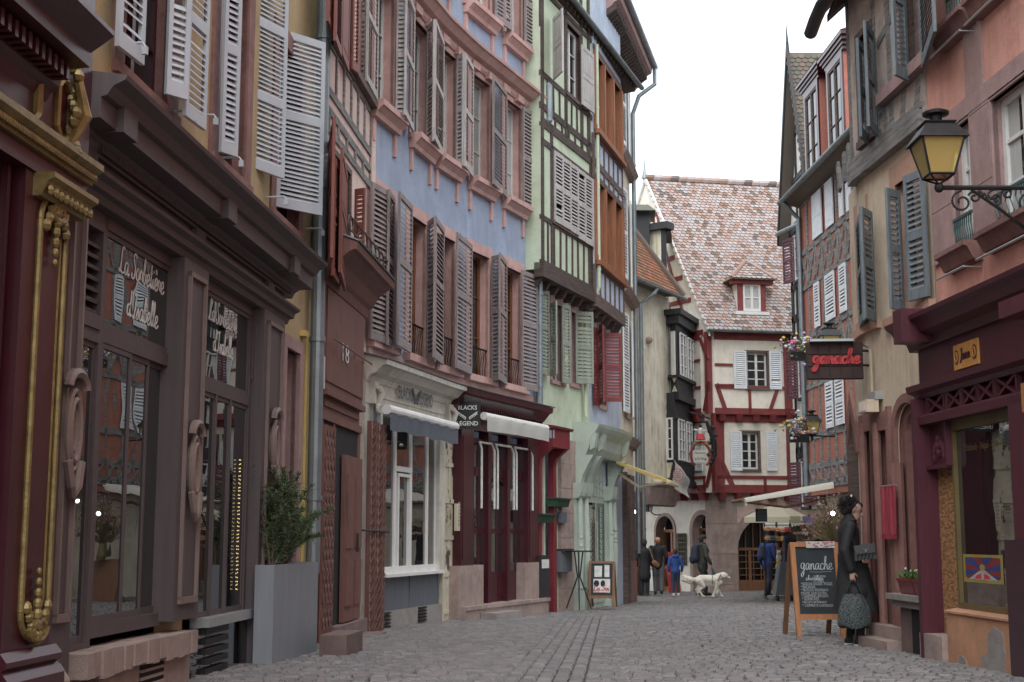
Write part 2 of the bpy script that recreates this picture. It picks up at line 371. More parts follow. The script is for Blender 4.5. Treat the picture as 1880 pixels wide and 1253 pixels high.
# ---------------------------------------------------------------- architectural kit
def wallmb(mb, F, u0, u1, z0, z1, holes, m=0, step=.8, w=0, depth=.22, wob=0, rv=0):
    us = {u0, u1}; zs = {z0, z1}
    n = int((u1-u0)/step)+1
    for i in range(1, n): us.add(u0+(u1-u0)*i/n)
    hs = [(max(a, u0), min(b, u1), max(c, z0), min(d, z1)) for a, b, c, d in holes if b > u0 and a < u1 and d > z0 and c < z1]
    for a, b, c, d in hs: us |= {a, b}; zs |= {c, d}
    for c in F.c[1:-1]:
        if u0 < c < u1: us.add(c)
    us = sorted(us); zs = sorted(zs)
    us = [us[0]]+[b for a, b in zip(us, us[1:]) if b-a > 1e-4]; zs = [zs[0]]+[b for a, b in zip(zs, zs[1:]) if b-a > 1e-4]
    for a, b in zip(us, us[1:]):
        for c, d in zip(zs, zs[1:]):
            x, y = (a+b)/2, (c+d)/2
            if any(h[0] < x < h[1] and h[2] < y < h[3] for h in hs): continue
            mb.face([F.P(a, w, c), F.P(b, w, c), F.P(b, w, d), F.P(a, w, d)], m)
    return mb
def house(name, label, F, u0, u1, z1, holes, mt, back=5, w=0, cat='house', zb=None, group=None, u0b=None, u1b=None):
    c = F.P((u0+u1)/2, w); t = thing(name, label, cat, (c[0], c[1], G(c[1])), group)
    zb = G(F.P(u1, 0)[1])-.4 if zb is None else zb
    mb = MB(); wallmb(mb, F, u0, u1, zb, z1, holes, w=w)
    e = .02
    A0, A1 = F.P(u0+e, w), F.P(u1-e, w); B0, B1 = F.P(u0+e, -back), F.P(u1-e, -back)
    q = lambda p, z: (p[0], p[1], z)
    for a, b in ((A0, B0), (B0, B1), (B1, A1)): mb.face([q(a, zb), q(b, zb), q(b, z1), q(a, z1)])
    mb.build('wall', mt, t)
    return t
def opening(t, F, r, mt, w=0, depth=.22, sur=.12, proud=.025, name='window', lint=None, sill=True, arch=False, skip=()):
    """reveal + stone surround round a hole; returns the part object"""
    a, b, c, d = r; mb = MB(); k = w-depth; s = sur; lint = s if lint is None else lint
    P = F.P
    mb.face([P(a, w, c), P(a, k, c), P(a, k, d), P(a, w, d)]); mb.face([P(b, w, c), P(b, w, d), P(b, k, d), P(b, k, c)])
    mb.face([P(a, w, d), P(a, k, d), P(b, k, d), P(b, w, d)]); mb.face([P(a, w, c), P(b, w, c), P(b, k, c), P(a, k, c)])
    if s > 0:
        mb.box(F, a-s, a, c, d, w-.05, w+proud); mb.box(F, b, b+s, c, d, w-.05, w+proud)
        mb.box(F, a-s, b+s, d, d+lint, w-.05, w+proud)
        if sill: mb.box(F, a-s, b+s, c-.09, c, w-.05, w+proud+.03)
    return mb.build(name, mt, t)
def sash(p, F, r, w, fm, cols=2, rows=3, fw=.05, glass=None, curtain=False, bar=.022, pane='pane', mull=True):
    a, b, c, d = r; mb = MB(); o = fw
    mb.box(F, a, a+o, c, d, w-.03, w+.03); mb.box(F, b-o, b, c, d, w-.03, w+.03)
    mb.box(F, a+o, b-o, c, c+o*1.2, w-.03, w+.03); mb.box(F, a+o, b-o, d-o, d, w-.03, w+.03)
    if cols >= 2 and mull:
        m = (a+b)/2; mb.box(F, m-o*.7, m+o*.7, c+o*1.2, d-o, w-.03, w+.034)
    elif cols >= 2:
        for i in range(1, cols): m = a+(b-a)*i/cols; mb.box(F, m-bar/2, m+bar/2, c+o, d-o, w-.02, w+.02)
    for i in range(1, rows):
        z = c+(d-c)*i/rows; mb.box(F, a+o, b-o, z-bar/2, z+bar/2, w-.022, w+.022)
    mb.build('frame', fm, p)
    g = MB(); g.box(F, a+o*.5, b-o*.5, c+o*.5, d-o*.5, w-.012, w-.004); g.build(pane, glass or M['glass'], p)
    if curtain:
        g = MB(); L_ = b-a
        for s0, s1 in ((a+.06, a+.06+L_*.25), (b-.06-L_*.25, b-.06)):
            g.box(F, s0, s1, c+.08, d-.06, w-.0035, w-.0015)
        g.build('curtain', M['curtain'], p)
def leaf(t, P0, P1, z0, z1, mt, rail=.09, stile=.055, th=.035, pitch=.058, mid=(.5,), zs=0, name='shutter', solid=False, tilt=.75):
    """louvred shutter leaf between plan points P0,P1 (x,y); front = left of P0->P1 rotated"""
    F = Fa([P0[:2], P1[:2]], 1); L_ = F.L; mb = MB()
    z0 += RN.uniform(-.008, .008); st = min(stile, L_*.2)
    mb.box(F, 0, st, z0, z1, -th/2, th/2); mb.box(F, L_-st, L_, z0, z1, -th/2, th/2)
    zz = [z0]+[z0+(z1-z0)*k for k in mid]+[z1]
    mb.box(F, st, L_-st, z0, z0+rail*1.2, -th/2, th/2); mb.box(F, st, L_-st, z1-rail, z1, -th/2, th/2)
    lo = z0+rail*1.2
    for i, k in enumerate(zz[1:]):
        hi = (k-rail/2) if i < len(mid) else z1-rail
        if solid:
            mb.box(F, st, L_-st, lo, hi, -th*.2, th*.2)
            mb.box(F, st+.04, L_-st-.04, lo+.05, hi-.05, -th*.35, th*.35)
        else:
            n = max(2, int((hi-lo)/pitch)); dz = (hi-lo)/n
            for j in range(n):
                if RN.random() < .012: continue
                zc = lo+dz*(j+.5)+RN.uniform(-.003, .003); h = dz*.5*tilt; tk = .006
                j0 = RN.uniform(-.004, .004)
                mb.hexa([F.P(st, th*.45, zc-h), F.P(st, th*.45, zc-h-tk), F.P(L_-st, th*.45, zc-h-tk+j0), F.P(L_-st, th*.45, zc-h+j0),
                         F.P(st, -th*.45, zc+h), F.P(st, -th*.45, zc+h-tk), F.P(L_-st, -th*.45, zc+h-tk+j0), F.P(L_-st, -th*.45, zc+h+j0)][0:8])
        if i < len(mid): mb.box(F, st, L_-st, k-rail/2, k+rail/2, -th/2, th/2); lo = k+rail/2
    return mb.build(name, mt, t)
def fleaf(t, F, xl, xr, yt, yb, mt, w0=.07, w1=None, **k):
    """leaf lying on / ajar from a facade, given by pixels of the photo's measurement"""
    if w1 is None: w1 = w0
    ym = (yt+yb)/2; xm = (xl+xr)/2
    ua = F.u(xl, ym, w0); ub = F.u(xr, ym, w1); wm = (w0+w1)/2
    z1 = F.z(xm, yt, wm); z0 = F.z(xm, yb, wm)
    return leaf(t, F.P(ua, w0), F.P(ub, w1), z0, z1, mt, **k)
def gutter(t, F, u0, u1, z, w, r=.07, mt=None, name='gutter', slope=0):
    mb = MB(); prof = [(w+r*math.cos(a), z+r*math.sin(a)) for a in [PI+PI*i/8 for i in range(9)]]+[(w+r*.82*math.cos(a), z+.01+r*.82*math.sin(a)) for a in [2*PI-PI*i/8 for i in range(9)]]
    mb.mould(F, u0, u1, prof, slope=slope); return mb.build(name, mt or M['zinc'], t, smooth=False)
def pipe(t, pts, r=.05, mt=None, name='drainpipe', collars=True):
    mb = MB(); mb.tube(pts, r, 12)
    if collars:
        for a, b in zip(pts, pts[1:]):
            a, b = Vector(a), Vector(b); l = (b-a).length
            if l > 1.5:
                d = (b-a)/l
                for i in range(1, int(l/1.9)+1):
                    q = a+d*(i*1.9-.4); mb.tube([q-d*.03, q+d*.03], r*1.18, 12)
    return mb.build(name, mt or M['zinc'], t, smooth=False)
def rail(p, F, r, w, mt, n=7, name='railing'):
    a, b, c, d = r; mb = MB(); mb.box(F, a, b, d-.03, d, w-.012, w+.012); mb.box(F, a, b, c, c+.025, w-.012, w+.012)
    for i in range(n):
        u = a+(b-a)*(i+.5)/n; s = (b-a)/n*.32
        mb.tube([F.P(u, w, c+.02), F.P(u-s, w, c+(d-c)*.3), F.P(u+s, w, c+(d-c)*.65), F.P(u, w, d-.02)], .008, 4)
    return mb.build(name, mt, p)
def chaikin(p, n=2):
    for _ in range(n):
        q = [p[0]]
        for a, b in zip(p, p[1:]): q += [(a[0]*.75+b[0]*.25, a[1]*.75+b[1]*.25), (a[0]*.25+b[0]*.75, a[1]*.25+b[1]*.75)]
        q.append(p[-1]); p = q
    return p
GL = {
 'a': (.56, [[(.42,.42),(.25,.52),(.08,.4),(.05,.18),(.15,.0),(.3,.06),(.42,.42)], [(.43,.5),(.4,.12),(.48,.0),(.6,.12)]]),
 'n': (.54, [[(0,.1),(.08,.5),(.11,.4),(.1,0)], [(.1,.22),(.25,.52),(.38,.42),(.38,.1),(.45,0),(.56,.12)]]),
 'c': (.44, [[(.4,.38),(.3,.53),(.1,.42),(.05,.2),(.16,0),(.32,.02),(.46,.14)]]),
 'h': (.54, [[(0,.1),(.2,.6),(.28,1.0),(.16,1.08),(.1,.8),(.1,0)], [(.1,.22),(.25,.52),(.38,.4),(.38,.1),(.45,0),(.56,.12)]]),
 'e': (.46, [[(0,.12),(.3,.25),(.37,.42),(.25,.55),(.08,.4),(.06,.16),(.18,0),(.34,.03),(.5,.16)]]),
 'g': (.56, [[(.42,.45),(.22,.56),(.05,.4),(.06,.18),(.18,.06),(.34,.15),(.42,.45)], [(.45,.52),(.4,0),(.34,-.42),(.16,-.55),(.06,-.38),(.3,-.1),(.6,.12)]]),
 'o': (.48, [[(.22,.52),(.05,.38),(.06,.12),(.22,0),(.38,.12),(.38,.38),(.22,.52),(.34,.42),(.5,.42)]]),
 'l': (.28, [[(0,.1),(.18,.6),(.22,1.0),(.1,1.05),(.08,.8),(.08,.15),(.16,0),(.3,.12)]]),
 't': (.3, [[(.12,.95),(.1,.15),(.18,0),(.32,.12)], [(-.02,.6),(.28,.62)]]),
 's': (.36, [[(0,.1),(.2,.54),(.28,.3),(.22,.03),(.04,.03)]]),
 'r': (.38, [[(0,.1),(.1,.54),(.2,.44),(.32,.46),(.26,.1),(.44,.08)]]),
 'b': (.42, [[(0,.1),(.16,.6),(.2,1.0),(.1,1.05),(.06,.7),(.06,.1),(.2,0),(.34,.15),(.3,.42),(.16,.42),(.42,.42)]]),
 'i': (.26, [[(0,.1),(.1,.5),(.08,.12),(.16,0),(.28,.12)], [(.09,.68),(.11,.74)]]),
 'è': (.46, [[(0,.12),(.3,.25),(.37,.42),(.25,.55),(.08,.4),(.06,.16),(.18,0),(.34,.03),(.5,.16)], [(.14,.86),(.25,.68)]]),
 'ï': (.26, [[(0,.1),(.1,.5),(.08,.12),(.16,0),(.28,.12)], [(.02,.68),(.04,.74)], [(.17,.68),(.19,.74)]]),
 'd': (.56, [[(.38,.42),(.22,.5),(.05,.36),(.06,.12),(.2,0),(.36,.15),(.42,.5)], [(.44,1.05),(.38,.15),(.46,0),(.58,.12)]]),
 "'": (.18, [[(.1,1),(.05,.82)]]), ' ': (.3, []),
 'L': (.58, [[(.5,.95),(.35,1.08),(.2,.85),(.2,.3),(.1,0),(0,.1),(.1,.16),(.35,0),(.6,.08)]]),
 'S': (.52, [[(.5,.85),(.38,1.05),(.16,.94),(.16,.7),(.4,.5),(.42,.2),(.22,-.02),(.0,.08),(.06,.22)]]),
 'I': (.44, [[(.1,.9),(.3,1.02),(.48,1)], [(.33,1),(.24,.2),(.1,-.02),(0,.1)]]),
 'J': (.46, [[(.1,.9),(.3,1.02),(.52,1)], [(.38,1),(.3,-.1),(.15,-.28),(.05,-.12)]]),
 'm': (.74, [[(0,.1),(.08,.5),(.1,0)], [(.1,.22),(.24,.52),(.34,.4),(.33,0)], [(.34,.22),(.48,.52),(.58,.4),(.58,.1),(.65,0),(.76,.12)]]),
}
def ribbon(mb, P, pts, t, d, m=0, cal=.45):
    """flat brush stroke; P(a,b,depth) maps to world"""
    n = len(pts); Lf = []; Rt = []
    for i in range(n):
        a = pts[max(i-1, 0)]; b = pts[min(i+1, n-1)]; dx, dy = b[0]-a[0], b[1]-a[1]; l = math.hypot(dx, dy) or 1
        k = t*(1-cal+cal*abs(dy/l))*(.7 if i in (0, n-1) else 1)/2
        Lf.append((pts[i][0]-dy/l*k, pts[i][1]+dx/l*k)); Rt.append((pts[i][0]+dy/l*k, pts[i][1]-dx/l*k))
    for i in range(n-1):
        mb.hexa([P(*Lf[i], 0), P(*Rt[i], 0), P(*Rt[i+1], 0), P(*Lf[i+1], 0), P(*Lf[i], d), P(*Rt[i], d), P(*Rt[i+1], d), P(*Lf[i+1], d)], m, .5)
def script(mb, P, text, x, y, h, t, d=.004, sl=.12, wid=1.0, fit=None, m=0):
    W = sum(GL[c][0] for c in text)
    if fit: wid = fit/(W*h)
    for c in text:
        g = GL[c]
        for st in g[1]:
            ribbon(mb, P, [(x+(a+b*sl)*h*wid, y+b*h) for a, b in chaikin(st, 2)], t, d, m)
        x += g[0]*h*wid
    return x
def block(mb, P, text, x, y, h, d=.004, fit=None, m=0, bold=.0, align='LEFT', bev=0):
    """plain lettering from Blender's own font, mapped on a surface by P"""
    cu = bpy.data.curves.new('t', 'FONT'); cu.body = text; cu.size = 1; cu.extrude = 0; cu.offset = bold; cu.resolution_u = 2
    o = bpy.data.objects.new('t', cu); COL.objects.link(o); bpy.context.view_layer.update()
    me = bpy.data.meshes.new_from_object(o.evaluated_get(bpy.context.evaluated_depsgraph_get()))
    xs = [v.co.x for v in me.vertices]; x0, x1 = min(xs), max(xs); sc = h/.7; sx = (fit/(x1-x0)) if fit else sc
    if align == 'CENTER': x -= (x1-x0)*sx/2
    k = len(mb.v)
    mb.v += [tuple(P(x+(v.co.x-x0)*sx, y+v.co.y*sc, d)) for v in me.vertices]
    for p in me.polygons: mb.f.append(tuple(k+i for i in p.vertices)); mb.m.append(m); mb.r.append(.5)
    bpy.data.objects.remove(o); bpy.data.meshes.remove(me); bpy.data.curves.remove(cu)
    return x+(x1-x0)*sx
def on(F, w): return lambda u, z, d: F.P(u, w+d, z)
def onr(F, w): return lambda u, z, d: F.P(-u, w+d, z)     # for facades whose u runs right to left as seen
def roof_tiles(mb, O, U, V, nu, nv, tw, ex, th=.018, keep=None, bell=None):
    """beaver-tail tiles: O eave corner, U along, V up the slope (unit vectors)"""
    O, U, V = Vector(O), Vector(U), Vector(V); Nn = U.cross(V).normalized()
    if Nn.z < 0: Nn = -Nn
    for j in range(nv):
        for i in range(nu+1):
            a = (i-(.5 if j % 2 else 0))*tw; b = j*ex
            if keep and not keep(a+tw/2, b+ex/2): continue
            g = tw*.03; jz = RN.uniform(0, .006); Lh = ex*1.25
            shp = [(g, ex*.42), (tw*.2, ex*.12), (tw*.5, 0), (tw*.8, ex*.12), (tw-g, ex*.42), (tw-g, Lh), (g, Lh)]
            def Q(x, y, h):
                lift = (th*1.6+jz)*(1-y/Lh)+.004
                q = O+U*(a+x)+V*(b+y)+Nn*(lift+h)
                if bell: q = q+bell(b+y)
                return tuple(q)
            k = len(mb.v); n = len(shp)
            mb.v += [Q(x, y, 0) for x, y in shp]+[Q(x, y, -th) for x, y in shp[:5]]
            r = RN.random(); mb.f.append(tuple(range(k, k+n)))
            for q in range(4): mb.f.append((k+q+1, k+q, k+n+q, k+n+q+1))
            mb.m += [0]*5; mb.r += [r]*5
# ---------------------------------------------------------------- facade lines
LA = Fa([(-3.7+.0768*-8, -8), (-3.7+.0768*16.35, 16.35)], 1)
LD = Fa([(-2.444, 16.35), (-2.16, 19.8)], 1)
LE = Fa([(-2.16, 19.8), (-1.83, 21.0), (-1.38, 22.68), (-.913, 24.0), (-.29, 25.45), (.49, 27.3)], 1)
LF = Fa([(.49, 27.3), (1.77, 30.5)], 1)
LG = Fa([(1.77, 30.5), (2.75, 33.8)], 1)
LH = Fa([(2.75, 33.8), (3.28, 36.5)], 1)
LI = Fa([(3.95, 42.6), (5.35, 45.2)], 1)
RR = Fa([(5.9, -8), (4.5, 14.5), (4.36, 16.4), (4.44, 17.3)], -1)
RK = Fa([(8.75, 27), (8.35, 38.0)], -1)
# ---------------------------------------------------------------- ground
def ground():
    mb = MB(); ys = [-30, 5, 60, 80, 200, 900]
    for y0, y1 in zip(ys, ys[1:]):
        z = lambda y: G(min(y, 80))-.085
        mb.face([(-400, y0, z(y0)), (400, y0, z(y0)), (400, y1, z(y1)), (-400, y1, z(y1))])
    o = mb.build('ground', M['joint']); o['kind'] = 'structure'
    mb = MB()
    def lx(y):
        if y < 16.35: return -3.75+.0768*y
        if y < 19.8: return -2.5+.08*(y-16.35)
        if y < 27.3: return -2.2+.36*(y-19.8)-.3
        if y < 33: return .5+.38*(y-27.3)-.4
        return 2.6+.2*(y-33.8)-.6
    def rx(y):
        if y < 17.5: return 5.5-.05*y
        return 10 if y < 41 else 17
    # setts laid in rows across the street, a lengthwise strip down the middle
    y = 8.5; j = 0
    def sett(x0, x1, y0, y1):
        g = .009; h = RN.uniform(-.006, .006); c = .012
        def Z(x, yy, d=0): 
            dish = .05*math.exp(-((x-cx(yy))/1.6)**2)
            return G(yy)-dish+h-d
        t0, t1, s0, s1 = x0+g+c, x1-g-c, y0+g+c, y1-g-c
        k = len(mb.v)
        tl = [RN.uniform(-.003, .003) for _ in range(4)]
        mb.v += [(t0, s0, Z(t0, s0)+tl[0]), (t1, s0, Z(t1, s0)+tl[1]), (t1, s1, Z(t1, s1)+tl[2]), (t0, s1, Z(t0, s1)+tl[3]),
                 (x0+g, y0+g, Z(x0, y0, .034)), (x1-g, y0+g, Z(x1, y0, .034)), (x1-g, y1-g, Z(x1, y1, .034)), (x0+g, y1-g, Z(x0, y1, .034))]
        r = RN.random()
        for f in ((0, 1, 2, 3), (4, 5, 1, 0), (5, 6, 2, 1), (6, 7, 3, 2), (7, 4, 0, 3)): mb.f.append(tuple(k+i for i in f)); mb.m.append(0); mb.r.append(r)
    def cx(yy): return .35+.075*(yy-12) if yy < 26 else 1.4+.2*(yy-26)
    while y < 49:
        d = RN.uniform(.10, .122); off = RN.uniform(-.1, 0)
        cc = cx(y)
        for a, b in ((lx(y), cc-.42), (cc+.42, rx(y))):
            x = a+off
            while x < b-.05:
                wd = RN.uniform(.11, .19); sett(x, min(x+wd, b), y, y+d); x += wd
        y += d; j += 1
    y = 8.5; 
    for c in range(6):
        y = 8.5+RN.uniform(0, .2)
        while y < 49:
            d = RN.uniform(.15, .26); a = cx(y)-.42+c*.14; sett(a, a+.14, y, y+d); y += d
    o = mb.build('street_paving', M['cobble']); o['kind'] = 'structure'
ground()
# ---------------------------------------------------------------- near-left: yellow house over two shop fronts
def near_left():
    F = LA
    uY0, uY1 = F.u(-260, 600), F.L-.03
    zc = F.z(300, 235, .3)                       # top of the mauve cornice
    win = []
    for xl, xr in ((272, 312), (388, 412), (520, 552)):
        a = F.u(xl, 100); b = F.u(xr, 100); win.append((a, b))
    a0 = F.u(272, 100); a1 = F.u(300, 100)
    zS = F.z(292, 190); 
    holes = [(a0-.55, a1+.15, zS, zS+2.0), (F.u(396, 200), F.u(450, 200), zS, zS+2.0), (F.u(505, 300), F.u(548, 300), zS, zS+2.0)]
    door = F.rect(513, 538, 640, 1230, 0)
    t = house('yellow_house', 'yellow plastered house with light grey louvred shutters above the dull mauve shop front', F, uY0, uY1, 12.5, holes+[door, (F.u(145, 800, .14)+.02, F.u(328, 800, .14)-.02, F.z(190, 1150, .14)-.2, F.z(320, 457, .2)), (F.u(374, 800, .14)+.02, F.u(480, 800, .14)-.02, F.z(190, 1150, .14)-.2, F.z(320, 457, .2))], M['yellow'], back=6)
    ib = MB(); ib.box(F, F.u(145), F.u(480), -.3, F.z(320, 457, .2), -.5, -.4); ib.build('dark_backing', M['dark'], t)  # near-black board; the shade inside the shop is put into its colour
    for h in holes:
        o = opening(t, F, h, M['redstone'], sur=.2, depth=.2); sash(o, F, h, -.15, M['maroon'], rows=4)
    o = opening(t, F, door, M['mauvestone'], sur=.14, proud=.05, depth=.3, name='doorway')
    d = MB(); d.box(F, door[0], door[1], door[2], door[3], -.29, -.25); d.build('door', M['dark'], o)
    for i in range(3):
        r2 = (holes[i][0], holes[i][1], zS+3.1, zS+4.9)
    # shutters
    mg = M['shgrey']
    zb = F.z(292, 165, .1)+.0
    fleaf(t, F, 222, 270, -300, 112, mg, .12, .16, mid=(.5,))
    fleaf(t, F, 313, 352, -350, 188, mg, .14, .26, mid=(.5,), rail=.1)
    fleaf(t, F, 347, 385, -330, 235, mg, .20, .24, mid=(.33, .68))
    fleaf(t, F, 413, 443, -300, 294, mg, .10, .20, mid=(.33, .68))
    def free(xl, yl, xr, yr, zt, zbp, P0w, xw):
        pass
    p0 = (-3.7+.0768*13.36, 13.36); p1 = (-2.36+.0, 13.97)
    k0 = at(440, 301, 13.36); leaf(t, (k0[0], 13.36), (at(520, 330, 13.97)[0], 13.97), k0[2], k0[2]+2.35, mg, mid=(.34, .68), pitch=.05)
    k0 = at(505, 380, 14.8); k1 = at(590, 398, 15.25); zt = at(550, 65, 15.0)[2]
    leaf(t, (k0[0], 14.8), (k1[0], 15.25), k0[2], zt, mg, mid=(.52,), pitch=.052)
    hg = MB()
    for px_, py_ in ((420, 290), (505, 362), (575, 420), (330, 205), (238, 80), (372, 212)):
        u, z = F.hit(px_, py_, .1); hg.tube([F.P(u, 0, z), F.P(u, .2, z), F.P(u, .22, z-.03)], .012, 5); hg.box(F, u-.015, u+.015, z-.09, z-.03, .2, .24); hg.cut()
    hg.build('shutter_stay', M['shgrey'], t)
    # plaster step and cable trunking
    c = MB(); u, z = F.hit(557, 615, .03); c.box(F, u-.05, u+.12, z-.02, z+.05, 0, .07); c.box(F, F.u(563, 800, .03)-.03, F.u(563, 800, .03)+.0, -.3+CZ-.9, z, 0, .03)
    zz = F.z(550, 490, .04); c.box(F, F.u(530, 480), F.L-.1, zz-.04, zz+.0, 0, .06)
    c.build('cable_trunking', M['yellowm'], t)
    # big drainpipe
    up = F.u(583, 600, .12); b = F.P(up, .12)
    pipe(t, [(b[0], b[1], 12.4), (b[0], b[1], CZ+(985-1050)/150)], .085)
    # ------------------------------------------------------------ mauve shop front
    s = thing('ice_cream_shop', 'dull mauve ice cream shop front with wide cornice and big glass panes', 'shop', (F.P(F.u(330, 900))[0], F.P(F.u(330, 900))[1], G(12)), None)
    W = .14
    u0, u1 = F.u(146, 700, W), F.u(518, 700, W)
    zL = F.z(320, 457, .2); zl2 = F.z(320, 417, .2)                     # lintel moulding bottom/top
    zF = F.z(430, 375, W)                    # frieze top
    zC = F.z(399, 302, .55)                  # cornice top edge
    zC0 = F.z(545, 470, .5)
    # entablature
    fr = MB(); fr.box(F, u0-.3, u1, zl2, zC-.2, 0, W, step=2); fr.build('frieze', M['mauve'], s)
    mo = MB(); mo.mould(F, u0-.3, u1+.06, [(0, zL), (W+.03, zL), (W+.05, zL+.05), (W+.1, zL+.06), (W+.11, zL+.11), (W+.16, zL+.13), (W+.17, zl2-.02), (W+.02, zl2+.03), (0, zl2+.03)]); mo.build('lintel_moulding', M['mauve'], s)
    co = MB(); h = zC
    co.mould(F, u0-.5, u1+.2, [(0, h-.36), (W+.04, h-.36), (W+.07, h-.3), (W+.12, h-.27), (W+.26, h-.26), (W+.26, h-.12), (W+.30, h-.11), (W+.34, h-.05), (W+.42, h-.01), (W+.43, h+.02), (0, h+.1)])
    nb = int((u1-u0)/.035)
    for i in range(nb):
        u = u0+(u1-u0)*(i+.5)/nb; co.box(F, u-.011, u+.011, h-.345, h-.29, W+.05, W+.085)
    co.build('cornice', M['mauve'], s)
    bl = MB()
    for px_ in (205, 405, 530):
        u = F.u(px_, 350, W+.2); bl.box(F, u-.13, u+.13, h-.275, h-.1, W, W+.315); bl.box(F, u-.12, u+.12, zl2+.03, h-.36, W-.01, W+.05); bl.cut()
    bl.build('console_block', M['mauve'], s)
    # pilasters with oval medallions
    zs = F.z(190, 1150, W)                   # bottom of the glazing
    for k, (xa, xb) in enumerate(((103, 145), (328, 374), (480, 518))):
        a, b = F.u(xa, 800, W+.05), F.u(xb, 800, W+.05); zb_ = (zs-.05) if k != 0 else -.4
        if k == 2: zb_ = G(14)-.1
        pm = MB(); pm.box(F, a, b, zb_, zL, 0, W+.05)
        m2 = MB(); i0, i1 = a+.03+(b-a)*.12, b-.03-(b-a)*.12; pr = W+.05
        for q in ((i0, i0+.025, zs+.12, zL-.1), (i1-.025, i1, zs+.12, zL-.1), (i0, i1, zL-.14, zL-.1), (i0, i1, zs+.08, zs+.13)):
            m2.box(F, q[0], q[1], q[2], q[3], pr, pr+.03)
        zc_ = F.z((xa+xb)/2, (815, 885, 845)[k]-25, pr); uc = (a+b)/2
        for rr, dd in ((.17, .06), (.13, .075), (.09, .05)):
            pts = [F.P(uc+rr*.62*math.cos(x*PI/10), pr+dd*.6, zc_+rr*1.5*math.sin(x*PI/10)) for x in range(21)]
            m2.tube(pts, .022 if rr > .1 else .012, 6, cap=False)
        m2.prism(F, [(uc+.1*math.cos(x*PI/8), zc_+.22*math.sin(x*PI/8)) for x in range(16)], pr-.01, pr+.03)
        pts = [F.P(uc+.14*math.cos(x*PI/10), pr+.05, zc_+.27+.1*math.sin(x*PI/10)) for x in range(11)]
        m2.tube(pts, .035, 6)
        for sg in (-1, 1): m2.tube([F.P(uc+sg*.1, pr+.05, zc_-.2), F.P(uc+sg*.05, pr+.06, zc_-.36), F.P(uc, pr+.05, zc_-.43)], [.035, .03, .02], 6)
        p = pm.build('pilaster', M['mauve'], s); m2.build('medallion', M['mauvel'], p)
    # bay 1
    A = F.u(145, 800, W); B = F.u(328, 800, W); um = F.u(193, 800, W); Wf = .08
    ztr = F.z(265, 640, Wf)
    fr = MB(); 
    for q in ((A, A+.04, zs-.15, zL), (um-.04, um+.04, zs-.15, zL), (B-.05, B, zs, zL), (um+.04, B-.05, ztr-.07, ztr+.03), (A+.04, um-.04, F.z(167, 612, Wf)-.05, F.z(167, 612, Wf)+.04), (A, B, zL-.09, zL+.01), (um+.04, B-.05, zs-.08, zs+.02), (A+.04, um-.04, zs-.25, zs-.1)):
        fr.box(F, q[0], q[1], q[2], q[3], Wf-.08, Wf)
    fr.build('window_frame', M['mauve'], s)
    def vent(a, b, c, d, n):
        v = MB(); v.box(F, a, a+.03, c, d, Wf-.1, Wf+.015); v.box(F, b-.03, b, c, d, Wf-.1, Wf+.015); v.box(F, a+.03, b-.03, d-.05, d, Wf-.1, Wf+.015); v.box(F, a+.03, b-.03, c, c+.1, Wf-.1, Wf+.015)
        for i in range(n):
            z = c+.12+(d-c-.2)*i/n
            v.hexa([F.P(a+.03, Wf, z), F.P(a+.03, Wf-.005, z-.02), F.P(b-.03, Wf-.005, z-.02), F.P(b-.03, Wf, z), F.P(a+.03, Wf-.09, z+.06), F.P(a+.03, Wf-.09, z+.04), F.P(b-.03, Wf-.09, z+.04), F.P(b-.03, Wf-.09, z+.06)])
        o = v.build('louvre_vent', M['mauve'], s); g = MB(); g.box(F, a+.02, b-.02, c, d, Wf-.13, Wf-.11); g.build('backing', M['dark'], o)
    zv = F.z(167, 612, Wf)
    vent(A+.04, um-.04, zv+.04, zL-.09, 7)
    def pane(a, b, c, d, w=.05, fm=None, name='window'):
        o = MB(); 
        for q in ((a, a+.028, c, d), (b-.028, b, c, d), (a+.028, b-.028, c, c+.05), (a+.028, b-.028, d-.04, d)): o.box(F, q[0], q[1], q[2], q[3], w-.02, w+.014)
        o = o.build(name, fm or M['mauve'], s); g = MB(); g.box(F, a+.02, b-.02, c+.03, d-.03, w-.012, w); g.build('pane', M['glassm'], o); return o
    pane(um+.04, B-.05, ztr+.03, zL-.09)
    pane(A+.04, um-.04, zs-.1, zv-.05, .045, name='door')
    c1 = um+.04+(B-.05-um-.04)*.36; c2 = um+.04+(B-.05-um-.04)*.62
    pane(um+.04, c1+.06, zs+.02, ztr-.07, .06); pane(c1+.06, c2+.1, zs+.02, ztr-.07, .045); pane(c2+.1, B-.05, zs+.02, ztr-.07, .02)
    # bay 2
    A2, B2 = F.u(374, 800, W), F.u(480, 800, W); zq = F.z(420, 715, Wf); uv = F.u(457, 800, Wf)
    zbt = F.z(420, 1125, Wf)
    fr = MB()
    for q in ((A2, A2+.04, zbt, zL), (uv-.03, uv+.03, zbt, zL), (B2-.04, B2, zbt, zL), (A2+.04, uv-.03, zq-.09, zq), (A2, B2, zL-.09, zL+.01)): fr.box(F, q[0], q[1], q[2], q[3], Wf-.08, Wf)
    for px_ in (393, 420): u = F.u(px_, 900, Wf); fr.box(F, u-.02, u+.02, zbt, zq-.09, Wf-.08, Wf)
    fr.build('window_frame', M['mauve'], s)
    pane(A2+.03, uv-.03, zq, zL-.09); pane(A2+.03, uv-.03, zbt, zq-.09, .05)
    vent(uv+.03, B2-.04, F.z(468, 700, Wf), zL-.09, 7); pane(uv+.03, B2-.04, zbt, F.z(468, 700, Wf)-.02, .05)
